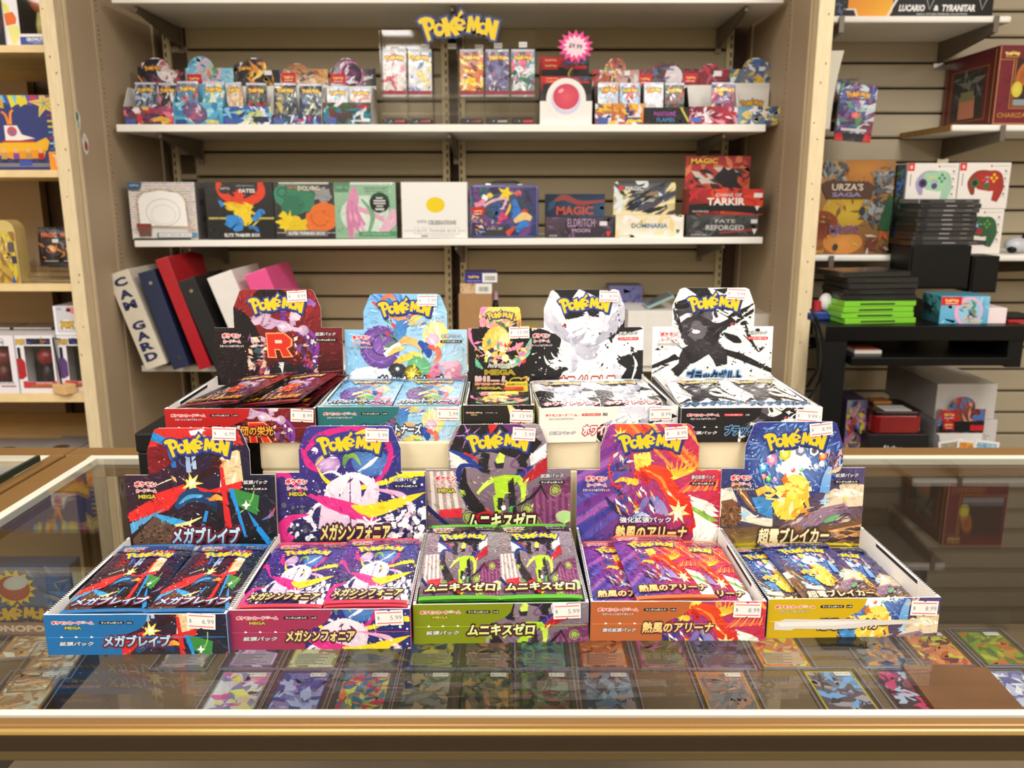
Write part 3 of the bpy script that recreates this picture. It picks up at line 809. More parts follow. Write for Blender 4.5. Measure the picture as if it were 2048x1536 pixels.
def art_D():
    a = Art(88, 32, 1050, 790)
    a.grad((120, 60, 150), (214, 50, 60), (190, 40, 70), (24, 70, 150))
    for k in range(8): a.poly([(110, 50, 140), (150, 90, 170), (60, 60, 150), (90, 80, 170)][k % 4], [(60, 300 + k * 70), (420, 120 + k * 60), (440, 150 + k * 60), (60, 350 + k * 70)])
    a.poly((232, 90, 50), [(330, 32), (560, 32), (900, 250), (900, 330), (640, 190), (380, 180)])
    for k in range(7): a.poly([(240, 140, 70), (200, 50, 80), (250, 170, 80)][k % 3], [(420 + k * 70, 32), (450 + k * 70, 32), (760 + k * 60, 330), (730 + k * 60, 330)])
    a.star((255, 210, 90), 372, 105, 60, 22, 8)
    a.shards(12, 14, [(230, 224, 214), (120, 110, 120), (60, 50, 60), (200, 180, 160)], (335, 190, 450, 330), 34)
    a.rib((214, 60, 40), [(330, 210), (300, 320), (340, 420), (420, 420)], [6, 12, 14, 4])
    for k in range(4): a.rib((246, 210, 60), [(500, 360), (490 + k * 22, 280), (470 + k * 30, 220 - k * 4)], [14, 44, 20], (250, 226, 110))
    for k in range(7): a.rib((250, 208, 70), [(735, 380), (700 + k * 24, 330), (680 + k * 36, 280 - 22 * math.sin(k * .5))], [6, 22, 4], (210, 150, 40))
    a.rib((228, 78, 34), [(470, 360), (570, 330), (660, 360), (700, 430), (770, 520), (870, 600)], [40, 80, 110, 100, 120, 90], (206, 40, 34))
    a.rib((246, 140, 60), [(560, 330), (650, 380), (690, 450), (780, 540)], [6, 22, 20, 6])
    a.rib((250, 206, 60), [(340, 400), (400, 380), (480, 400), (500, 380)], [6, 30, 40, 10])
    a.rib((200, 36, 36), [(470, 370), (520, 350), (560, 390), (500, 410)], [16, 36, 30, 6])
    a.rib((206, 40, 36), [(830, 560), (900, 600), (880, 700), (800, 680)], [40, 60, 60, 10])
    for k in range(6): a.poly([(244, 240, 224), (250, 250, 240), (130, 180, 70), (240, 236, 220)][k % 4], [(830 + k * 12, 480 + k * 34), (960, 520 + k * 40), (1045, 590 + k * 30), (900, 580 + k * 40)])
    a.poly((252, 250, 240), [(870, 700), (960, 640), (1048, 700), (1030, 790), (880, 790)])
    a.star((255, 226, 150), 770, 590, 80, 34, 7, 0.2); a.star((255, 250, 220), 770, 600, 44, 20, 6)
    for k in range(8): a.rib((250, 150, 70) if k % 2 else (226, 90, 90), [(760 + k * 34, 470 - k * 4), (800 + k * 30, 440), (860 + k * 24, 380)], [8, 22, 3])
    a.rib((40, 36, 90), [(280, 490), (340, 560), (440, 620)], [4, 40, 6]); a.rib((96, 96, 170), [(500, 590), (560, 520), (640, 560), (700, 610)], [14, 60, 90, 16], (160, 150, 200))
    a.shards(31, 26, [(30, 34, 80), (60, 70, 140), (240, 180, 60), (240, 236, 230), (200, 70, 50)], (360, 440, 620, 620), 56, 0.9, 0.2)
    a.poly((60, 150, 220), [(610, 510), (625, 485), (640, 515)])
    a.rib((70, 130, 200), [(440, 640), (520, 600), (600, 640)], [6, 30, 5], (230, 240, 250))
    a.dots(4, 30, [(255, 240, 190), (255, 200, 120)], (300, 100, 1040, 740), 1.5, 4)
    return a
def art_E():
    a = Art(120, 12, 1090, 830)
    a.grad((50, 62, 140), (40, 54, 130), (120, 90, 70), (60, 60, 60))
    a.ell((40, 56, 130), 600, 250, 330, 260, 0, 24, (120, 160, 220))
    for k in range(14): a.rib((110, 140, 210), [(600 + 150 * math.cos(k * .45), 250 + 120 * math.sin(k * .45)), (600 + 340 * math.cos(k * .45), 250 + 260 * math.sin(k * .45))], [2, 12])
    a.poly((236, 226, 206), [(120, 440), (190, 430), (250, 540), (360, 620), (480, 640), (480, 700), (120, 620)])
    a.poly((120, 82, 54), [(126, 520), (210, 505), (260, 560), (270, 640), (200, 700), (126, 680)]); a.dots(9, 60, [(90, 60, 40), (150, 106, 70), (70, 48, 34)], (135, 530, 260, 690), 4, 9)
    a.rib((110, 70, 40), [(190, 400), (250, 440), (300, 520), (360, 590)], [50, 60, 36, 10], (160, 110, 60)); a.rib((244, 226, 170), [(230, 430), (290, 500), (350, 570)], [4, 10, 3])
    a.poly((70, 140, 200), [(330, 500), (470, 480), (480, 640), (380, 600)])
    a.poly((226, 206, 176), [(830, 480), (960, 400), (1090, 420), (1090, 560), (900, 570), (760, 620)])
    a.poly((255, 246, 226), [(880, 480), (960, 440), (1088, 470), (1088, 490), (930, 510)])
    a.poly((150, 120, 140), [(540, 690), (760, 580), (960, 540), (1000, 590), (840, 660), (620, 740)])
    a.shards(17, 40, [(120, 96, 120), (190, 160, 150), (90, 74, 96), (214, 190, 170), (110, 84, 66)], (560, 560, 1060, 740), 60, -0.45, 0.16)
    a.poly((110, 78, 56), [(120, 700), (420, 690), (800, 700), (1090, 640), (1090, 830), (120, 830)])
    a.poly((206, 150, 96), [(860, 720), (1090, 680), (1090, 760), (920, 780)])
    a.shards(18, 30, [(80, 58, 44), (150, 108, 74), (60, 48, 50), (120, 110, 130)], (140, 690, 1080, 800), 70, -0.15, 0.2)
    for k in range(26): a.rib((196, 170, 70), [(250 + k * 4, 830), (220 + k * 9, 760), (170 + k * 12, 690 - (k * 37 % 40))], [4, 3, 1], (110, 90, 50))
    a.ell((90, 150, 100), 880, 640, 60, 20, -0.4, 14, (120, 180, 120))
    a.splat((240, 250, 255), 600, 290, 90, 6, 22, 0.5); a.star((255, 255, 255), 620, 290, 130, 34, 9, 0.2)
    a.splat((248, 206, 70), 580, 560, 110, 12, 20, 0.16, 0.8); a.ell((250, 216, 70), 625, 430, 88, 84, 0, 14, (252, 232, 130))
    a.shards(23, 26, [(252, 226, 110), (236, 160, 50), (250, 200, 60), (255, 240, 180), (214, 120, 40)], (510, 380, 730, 610), 50, None, 0.5)
    a.rib((242, 180, 60), [(720, 570), (690, 480), (710, 400)], [16, 40, 12]); a.rib((240, 176, 60), [(360, 470), (430, 440), (480, 470), (430, 500), (500, 510)], [50, 40, 20, 20, 6], (250, 220, 120))
    a.rib((90, 150, 210), [(820, 470), (830, 380), (850, 300)], [70, 60, 30], (150, 190, 230))
    a.rib((230, 190, 150), [(830, 340), (900, 320), (930, 280)], [6, 30, 4]); a.shards(7, 14, [(150, 100, 120), (220, 180, 170), (110, 70, 90)], (830, 200, 930, 300), 40)
    a.star((150, 205, 245), 285, 605, 44, 12, 4, math.pi / 4 * 0); a.star((160, 210, 250), 828, 522, 46, 12, 4); a.star((252, 220, 90), 962, 500, 22, 7, 4)
    a.dots(14, 70, [(255, 255, 255), (190, 215, 255), (255, 236, 180)], (300, 40, 960, 640), 1.5, 5)
    a.rib((160, 140, 20), [(120, 815), (500, 800), (1090, 815)], [14, 20, 14], (220, 200, 60))
    return a
def art_F():
    a = Art(795, 358, 1735, 1060)
    a.grad((150, 34, 40), (140, 30, 36), (22, 10, 14), (14, 10, 12))
    a.ell((14, 8, 12), 880, 800, 260, 330, 0, 24, (30, 12, 18)); a.ell((150, 26, 34), 1400, 480, 130, 90, 0, 20, (180, 44, 44)); a.ell((40, 14, 18), 1220, 420, 130, 80, 0, 20, (14, 10, 14))
    a.ring((96, 40, 130), 1340, 840, 190, 46, -70, 150); a.ring((130, 60, 160), 1400, 780, 150, 26, -60, 80)
    a.rib((110, 50, 140), [(1290, 470), (1310, 540), (1290, 640)], [24, 44, 20]); a.rib((150, 100, 190), [(1420, 460), (1500, 450), (1550, 480)], [8, 50, 10])
    lil, lil2 = (214, 186, 210), (180, 146, 186)
    a.rib(lil, [(1080, 600), (1150, 560), (1200, 600), (1260, 600), (1330, 620)], [40, 120, 100, 40, 60], lil2)
    a.rib(lil2, [(1340, 640), (1380, 580), (1390, 540)], [50, 40, 50], lil); a.ell(lil, 1395, 548, 42, 40, 0, 16, (236, 214, 230)); a.ell(lil2, 1450, 655, 40, 38, 0, 16, lil); a.ell(lil2, 1305, 630, 46, 44, 0, 16, (236, 214, 230))
    a.rib(lil, [(1330, 640), (1400, 650), (1450, 655)], [40, 30, 40])
    a.shards(41, 46, [(110, 60, 120), (70, 30, 60), (180, 70, 70), (200, 170, 190), (60, 90, 90), (230, 200, 170)], (1040, 700, 1180, 980), 38, None, 0.4)
    a.shards(42, 46, [(120, 70, 130), (180, 60, 50), (220, 190, 170), (60, 50, 90), (240, 230, 225)], (1380, 700, 1540, 980), 36, None, 0.4)
    a.poly((30, 26, 32), [(1195, 920), (1280, 870), (1370, 920), (1380, 1030), (1180, 1030)]); a.poly((226, 222, 224), [(1260, 890), (1300, 890), (1285, 980)])
    a.poly((36, 30, 38), [(1370, 930), (1420, 900), (1500, 950), (1500, 1030), (1370, 1030)])
    a.dots(5, 40, [(255, 160, 110), (230, 190, 220), (200, 60, 60)], (1000, 620, 1600, 1000), 1.5, 5)
    return a
def art_G():
    a = Art(312, 125, 1388, 925)
    a.grad((120, 186, 232), (150, 205, 236), (206, 226, 238), (150, 200, 232))
    for k in range(10): a.poly((60, 130, 205) if k % 2 else (110, 170, 225), [(520 + k * 30, 125), (545 + k * 30, 125), (800 + k * 14, 400), (790 + k * 10, 400)])
    a.ell((240, 248, 252), 540, 850, 200, 90, 0, 20, (250, 252, 255)); a.star((255, 255, 255), 600, 830, 120, 14, 4); a.star((255, 255, 255), 1105, 300, 60, 8, 4)
    a.ell((98, 66, 140), 620, 590, 176, 190, 0, 30, (140, 100, 180)); a.ring((150, 110, 190), 620, 590, 130, 10, 20, 250); a.ring((80, 50, 120), 640, 570, 90, 14, 40, 300)
    a.ell((250, 226, 120), 1110, 480, 110, 120, 0, 26, (254, 242, 180))
    a.rib((222, 90, 60), [(640, 190), (700, 140), (760, 170), (740, 230)], [30, 40, 30, 10], (250, 170, 110))
    a.rib((214, 70, 60), [(560, 190), (700, 290), (820, 340), (960, 390)], [14, 60, 50, 14], (240, 190, 120))
    a.rib((60, 120, 190), [(900, 360), (820, 400), (800, 480), (860, 560)], [20, 110, 120, 40], (90, 150, 210))
    a.rib((250, 220, 90), [(880, 400), (920, 350), (1010, 310)], [20, 50, 8])
    a.shards(15, 26, [(220, 70, 60), (250, 200, 90), (60, 110, 190), (245, 245, 250)], (820, 300, 1010, 430), 44, -0.5, 0.18)
    a.shards(51, 22, [(50, 60, 60), (200, 70, 80), (240, 220, 200), (90, 130, 110)], (600, 340, 760, 640), 40, 0.9, 0.3)
    a.ell((244, 170, 200), 1085, 520, 58, 56, 0, 18, (250, 205, 222)); a.shards(52, 18, [(250, 230, 130), (240, 200, 190), (80, 170, 170), (250, 245, 235)], (1020, 350, 1160, 480), 34, 1.4, 0.3)
    a.rib((226, 160, 90), [(780, 560), (850, 530), (950, 560), (1000, 640)], [26, 70, 60, 16], (240, 200, 130))
    a.rib((40, 80, 160), [(960, 540), (1030, 600), (1060, 680)], [30, 90, 30]); a.rib((226, 80, 70), [(1040, 580), (1120, 610), (1130, 680), (1080, 730)], [20, 60, 50, 6], (250, 150, 110))
    a.rib((250, 250, 250), [(660, 660), (740, 600), (800, 560)], [40, 60, 40]); a.rib((240, 200, 110), [(690, 660), (760, 610), (830, 600)], [20, 50, 30])
    a.rib((236, 190, 60), [(740, 740), (820, 690), (930, 660), (990, 700)], [20, 60, 70, 20], (250, 220, 110))
    a.ell((94, 168, 120), 960, 760, 106, 90, 0, 20, (120, 190, 140)); a.ell((40, 36, 44), 770, 790, 80, 62, 0, 16, (70, 70, 80)); a.ell((60, 50, 30), 900, 830, 78, 84, 0, 20, (250, 220, 60))
    a.star((255, 240, 120), 900, 830, 70, 16, 7); a.star((255, 255, 255), 770, 780, 24, 10, 8); a.ell((220, 80, 50), 1035, 860, 30)
    for p, c in (([(1040, 800), (1130, 720), (1180, 860), (1080, 900)], (226, 130, 160)), ([(1130, 720), (1330, 705), (1300, 760), (1190, 790)], (244, 190, 205)), ([(1190, 790), (1340, 740), (1320, 860), (1180, 880)], (232, 150, 176)), ([(1080, 900), (1320, 850), (1388, 830), (1388, 900), (1150, 925)], (214, 110, 146)), ([(1170, 860), (1230, 800), (1260, 880)], (250, 214, 224))): a.poly(c, p)
    a.star((190, 70, 110), 1115, 765, 26, 10, 5); a.star((255, 240, 246), 1262, 790, 28, 8, 5)
    a.dots(6, 30, [(255, 255, 255), (250, 240, 190)], (340, 200, 1370, 860), 2, 5)
    return a
def art_H():
    a = Art(1415, 243, 1975, 1100)
    a.rect((22, 20, 22), 1415, 243, 1975, 1100)
    a.grad((236, 216, 120), (250, 226, 90), (200, 180, 100), (230, 140, 170), (1515, 243, 1880, 420)); a.poly((236, 150, 190), [(1515, 243), (1590, 243), (1540, 330), (1515, 330)])
    a.shards(61, 40, [(250, 220, 90), (220, 100, 60), (240, 240, 230), (60, 50, 60), (230, 150, 180), (120, 170, 110)], (1515, 330, 1885, 430), 40, None, 0.35)
    a.rib((232, 130, 176), [(1420, 430), (1440, 540), (1490, 620), (1540, 660)], [50, 24, 12, 4]); a.rib((120, 190, 160), [(1970, 520), (1930, 640), (1830, 740), (1700, 800)], [8, 70, 70, 20], (150, 205, 160))
    a.rib((236, 130, 180), [(1975, 560), (1900, 680), (1860, 780)], [10, 30, 8]); a.rib((110, 190, 160), [(1480, 700), (1500, 760), (1540, 800)], [10, 40, 16])
    a.ell((250, 186, 70), 1660, 560, 120, 150, 0.3, 22, (252, 214, 120)); a.rib((248, 190, 80), [(1620, 640), (1690, 560), (1720, 440)], [60, 130, 60], (252, 216, 130))
    a.ell((236, 226, 150), 1730, 560, 50, 90, 0.25, 18, (244, 238, 180)); a.rib((70, 120, 96), [(1660, 380), (1720, 400), (1760, 460)], [10, 30, 8])
    a.shards(62, 60, [(240, 220, 120), (60, 50, 56), (220, 60, 60), (240, 235, 230), (230, 140, 180), (90, 160, 140), (240, 170, 60)], (1480, 560, 1910, 740), 44, None, 0.4)
    a.rib((236, 140, 180), [(1760, 640), (1840, 600), (1900, 560)], [10, 40, 14]); a.ell((252, 226, 150), 1740, 700, 34, 34, 0, 14, (255, 246, 210))
    for p in ([(1450, 1025), (1560, 960), (1620, 975), (1560, 1025)], [(1640, 1025), (1700, 970), (1740, 990), (1690, 1025)]): a.poly((232, 130, 180), p)
    for x, y, r, c in ((1790, 1005, 18, (236, 120, 50)), (1930, 995, 16, (240, 170, 50)), (1885, 705, 12, (255, 240, 160)), (1925, 645, 8, (255, 240, 160)), (1925, 890, 26, (230, 140, 40))): a.ell(c, x, y, r, r, 0, 12, (255, 240, 190))
    return a
def art_I():
    a = Art(97, 65, 843, 660)
    a.rect((240, 238, 236), 97, 65, 843, 660)
    a.poly((26, 25, 28), [(97, 330), (190, 300), (330, 350), (300, 480), (400, 590), (330, 660), (97, 660)])
    a.poly((26, 25, 28), [(270, 65), (430, 65), (390, 120), (450, 180), (350, 160), (300, 90)]); a.poly((26, 25, 28), [(440, 65), (640, 65), (560, 120), (520, 100)])
    a.poly((26, 25, 28), [(600, 330), (720, 250), (843, 310), (700, 350), (640, 400)]); a.poly((26, 25, 28), [(650, 500), (843, 440), (843, 660), (690, 640), (740, 560)])
    a.poly((26, 25, 28), [(330, 200), (430, 180), (470, 230), (350, 250)]); a.poly((30, 30, 34), [(480, 190), (560, 170), (560, 260), (500, 230)])
    lil, lil2, gr = (206, 206, 220), (226, 226, 236), (164, 164, 180)
    a.rib(lil, [(225, 200), (260, 260), (340, 340), (420, 400)], [40, 80, 60, 30], gr); a.rib(lil2, [(290, 120), (250, 170), (260, 260)], [30, 44, 20], lil)
    a.rib(lil, [(660, 100), (690, 200), (640, 300), (540, 400)], [50, 90, 80, 30], gr); a.rib(lil2, [(560, 250), (620, 210), (680, 180)], [20, 40, 12])
    a.rib(lil2, [(370, 280), (470, 250), (590, 280), (600, 330)], [20, 50, 60, 16], lil); a.rib(lil, [(390, 340), (430, 420), (500, 450), (580, 450)], [40, 70, 120, 60], gr)
    a.rib(gr, [(400, 360), (420, 400)], [30, 40]); a.rib(lil, [(400, 470), (410, 530), (400, 580)], [40, 40, 16], gr); a.rib(lil2, [(560, 430), (620, 470), (680, 590), (690, 640)], [50, 80, 50, 20], lil)
    a.rib(lil2, [(520, 340), (490, 300), (560, 300)], [10, 40, 10]); a.shards(71, 14, [lil2, (246, 246, 250), gr, (240, 240, 246)], (360, 240, 620, 440), 50, -0.6, 0.18)
    for cx, cy, r, sd in ((600, 480, 90, 1), (690, 400, 60, 2), (420, 610, 80, 3), (300, 520, 40, 5)): a.splat((242, 241, 239), cx, cy, r, sd, 26, 0.5, 0.7)
    a.rib((240, 240, 238), [(215, 470), (240, 520), (300, 560)], [4, 18, 4]); a.rib((240, 240, 238), [(260, 450), (280, 480), (330, 500)], [3, 10, 3]); a.rib((240, 240, 238), [(100, 470), (170, 452)], [3, 5])
    a.ring((244, 243, 240), 560, 600, 40, 12, 0, 300); a.rib((244, 243, 240), [(780, 480), (800, 540), (770, 640)], [4, 20, 6])
    a.dots(71, 40, [(240, 240, 238)], (100, 400, 500, 650), 2, 7); a.dots(72, 30, [(26, 25, 28)], (520, 330, 840, 560), 2, 9); a.dots(73, 20, [(26, 25, 28)], (480, 70, 720, 300), 2, 6)
    a.rib((150, 40, 50), [(330, 290), (345, 280), (350, 300)], [8, 18, 6])
    return a
def art_J():
    a = Art(857, 50, 1618, 640)
    a.rect((240, 238, 234), 857, 50, 1618, 640)
    bk, g1, g2 = (24, 23, 26), (58, 54, 60), (100, 94, 102)
    a.poly(bk, [(1270, 430), (1420, 470), (1618, 570), (1618, 600), (1400, 510), (1260, 460)]); a.poly(bk, [(857, 545), (1000, 480), (1040, 500), (857, 570)])
    a.poly(bk, [(1060, 50), (1200, 50), (1240, 130), (1150, 110)]); a.poly(bk, [(1230, 60), (1330, 50), (1300, 90)]); a.poly(bk, [(1400, 190), (1490, 150), (1480, 160), (1420, 220)]); a.poly(bk, [(1390, 250), (1490, 180), (1490, 205), (1410, 260)])
    a.rib(g1, [(1010, 220), (1080, 160), (1180, 200), (1220, 260)], [40, 100, 90, 30], g2); a.rib(bk, [(990, 160), (1060, 150), (1160, 100)], [40, 60, 20]); a.rib(g1, [(985, 180), (1010, 260), (1060, 340), (1100, 400)], [14, 20, 16, 8], bk)
    a.rib(g1, [(1030, 330), (1120, 300), (1220, 320), (1290, 300), (1370, 250)], [80, 160, 120, 60, 40], bk); a.rib(g2, [(1050, 300), (1130, 270), (1210, 300)], [6, 24, 8])
    a.rib(g1, [(1210, 330), (1190, 420), (1090, 480), (1050, 550), (1000, 600)], [80, 120, 110, 60, 70], bk); a.rib(g2, [(1200, 370), (1140, 430), (1080, 490)], [8, 18, 6])
    a.rib(g1, [(1230, 420), (1280, 480), (1300, 550)], [100, 100, 70], bk); a.rib(g1, [(1050, 390), (1120, 350), (1210, 360), (1260, 330)], [60, 170, 150, 70], bk); a.rib(g1, [(1180, 380), (1140, 450), (1080, 510)], [120, 130, 80], bk); a.splat(g2, 1140, 330, 60, 9, 14, .25); a.rib(bk, [(1330, 240), (1390, 210), (1400, 250), (1360, 290)], [16, 36, 26, 6]); a.rib((190, 60, 66), [(1345, 285), (1365, 275)], [16, 14])
    a.rib(bk, [(1290, 340), (1380, 380), (1420, 400)], [20, 50, 10]); a.rib(g1, [(1100, 110), (1210, 160), (1260, 240)], [14, 34, 16])
    a.shards(81, 14, [g2, bk, g1], (1010, 130, 1300, 360), 50, -0.6, 0.15)
    for p in ([(1000, 160), (1040, 330)], [(890, 560), (990, 480), (1010, 500)], [(1430, 350), (1500, 420), (1530, 460), (1560, 430)], [(860, 600), (960, 540)], [(900, 330), (1060, 450), (1110, 500)]): a.rib(bk, p, [6] * (len(p) - 1) + [18] if len(p) > 2 else [5, 12])
    a.rib(bk, [(1440, 280), (1470, 370), (1530, 460)], [8, 24, 4]); a.ell(bk, 1430, 275, 24, 14, -0.3); a.ell(bk, 1520, 320, 14, 10); a.ell((240, 238, 234), 1130, 330, 26, 12)
    a.dots(82, 46, [bk], (870, 360, 1610, 630), 2, 8); a.dots(83, 20, [bk], (1240, 160, 1600, 300), 2, 8); a.poly((240, 238, 234), [(990, 100), (1050, 60), (1080, 60), (1000, 150)])
    for k in range(5): a.rib(bk, [(1230, 110 + k * 18), (1330, 150 + k * 22)], [2, 6])
    return a
def over_F(a):
    a.one = True
    a.poly((255, 160, 90), [(1172, 672), (1310, 672), (1368, 720), (1366, 770), (1330, 790), (1372, 852), (1290, 856), (1270, 800), (1240, 800), (1250, 858), (1180, 856)])
    a.poly((206, 44, 30), [(1180, 682), (1305, 680), (1356, 722), (1352, 766), (1318, 786), (1352, 846), (1296, 848), (1272, 792), (1230, 792), (1240, 850), (1190, 848)])
    a.poly((250, 210, 180), [(1238, 726), (1290, 726), (1290, 750), (1240, 750)])
def over_E(a):
    def gem(cx, cy, r, c, c2):
        P = _ell(cx, cy, r, r * 1.1, 6, 0.4); a.poly(c, P); a.poly(c2, _ell(cx, cy, r * .55, r * .6, 6, 0.4))
        a.poly((255, 255, 255), [P[3], P[4], (cx - r * .2, cy - r * .3)])
    for g in ((540, 215, 42, (206, 200, 50), (240, 236, 120)), (452, 252, 38, (230, 120, 170), (250, 190, 215)), (645, 190, 38, (120, 124, 150), (210, 214, 230)), (735, 195, 34, (226, 226, 232), (90, 80, 96)), (795, 230, 30, (226, 110, 60), (250, 190, 130)), (398, 300, 30, (60, 160, 220), (190, 230, 250)), (755, 300, 24, (150, 170, 210), (230, 240, 250)), (437, 375, 22, (60, 160, 80), (150, 220, 140)), (482, 380, 20, (150, 110, 190), (210, 180, 230)), (405, 360, 18, (220, 100, 90), (250, 180, 160)), (790, 280, 22, (200, 210, 230), (250, 250, 255)), (600, 320, 14, (220, 60, 50), (250, 150, 120)), (655, 318, 13, (70, 180, 120), (170, 230, 180))): gem(*g)
# ------------------------------------------------------------------ booster boxes on the counter
RISER_H = 0.1145
LEAN = math.radians(3.5)
RED, WHT, BLK = (206, 40, 52), (248, 246, 244), (20, 18, 20)
JP = 'ポケモンカードゲーム'
def game_logo(a, x, y, w, sub, two=True, k=1.0):
    """The small red game name with its series line, left-top anchored block of width w."""
    if two:
        a.text('ポケモン', x, y, w * 0.27, RED, w * 0.98, [(0.085, WHT)], 0.06)
        a.text('カードゲーム', x + w * 0.02, y + w * 0.30, w * 0.19, RED, w * 0.92, [(0.085, WHT)], 0.055)
        if sub == 'MEGA': a.text('MEGA', x + w * 0.05, y + w * 0.57, w * 0.19, (196, 180, 60), w * 0.8, [(0.09, BLK)], 0.05)
        else: a.text('スカーレット&バイオレット', x, y + w * 0.54, w * 0.14, WHT, w * 1.25, [(0.09, (50, 50, 60))], 0.02)
    else:
        a.text(JP, x, y, w * 0.095, (206, 40, 52), w, [(0.085, WHT)], 0.06)
        if sub == 'MEGA': a.text('MEGA', x, y + w * 0.135, w * 0.075, (196, 180, 60), w * 0.4, [(0.09, BLK)], 0.05)
        else: a.text('スカーレット&バイオレット', x, y + w * 0.12, w * 0.065, WHT, w * 0.78, [(0.09, (60, 50, 50))], 0.02)
def pill(a, x, y, w, n, bg=BLK):
    h = w * 0.15
    a.rect(bg, x - w / 2, y - h / 2, x + w / 2, y + h / 2); a.ell(bg, x - w / 2, y, h / 2); a.ell(bg, x + w / 2, y, h / 2)
    a.text('ランダム%s枚入り' % n, x, y, h * 0.66, WHT, w * 0.96, (), 0.02)

def price_label(name, price, parent, fn_origin, ex, ey, tape=False):
    """A little white price label: a slip of paper with its printed rules and figures. fn_origin = centre, ex/ey unit vectors."""
    ex, ey = Vector(ex).normalized(), Vector(ey).normalized(); n = ex.cross(ey).normalized(); c = Vector(fn_origin)
    w, h, th = 0.0215, 0.0125, 0.0003
    m = Matrix((ex, ey, n)).transposed().to_4x4()
    mb = MB()
    out = [(-w / 2, -h / 2), (-w * .06, -h / 2), (0, -h * .42), (w * .06, -h / 2), (w / 2, -h / 2), (w / 2, h / 2), (w * .06, h / 2), (0, h * .42), (-w * .06, h / 2), (-w / 2, h / 2)]
    mb.prism(out, 0, th, axis='z', mx=Matrix.Translation(c) @ m)
    o = mb.build(name, M_PAPERW, parent)
    a = Art(0, 0, 100, 60)
    a.rect((222, 70, 84), 6, 7, 94, 10.5); a.rect((222, 70, 84), 6, 49, 94, 52.5)
    a.text('$', 8, 30, 15, (90, 88, 96), None, (), 0, 0, 'l'); a.text(price, 94, 30, 18, (84, 82, 90), 40 if len(price) < 5 else 50, (), -0.012, 0, 'r')
    a.build('lettering', flat(c - ex * w / 2 - ey * h / 2 + n * th, ex * w, ey * h), o, M_PRINTM, step=1e-5, base=2e-5)
    return o

def header_shape(sh, hump):
    x = hump
    return [[(0, 0), (1, 0), (1, sh), (0, sh)],
            [(x[0], sh), (x[5], sh), (x[5], x[6]), (x[4], 0.985), (x[3], 1.0), (x[2], 1.0), (x[1], 0.985), (x[0], x[6])]]
HUMP = (0.158, 0.215, 0.245, 0.755, 0.785, 0.838, 0.81)

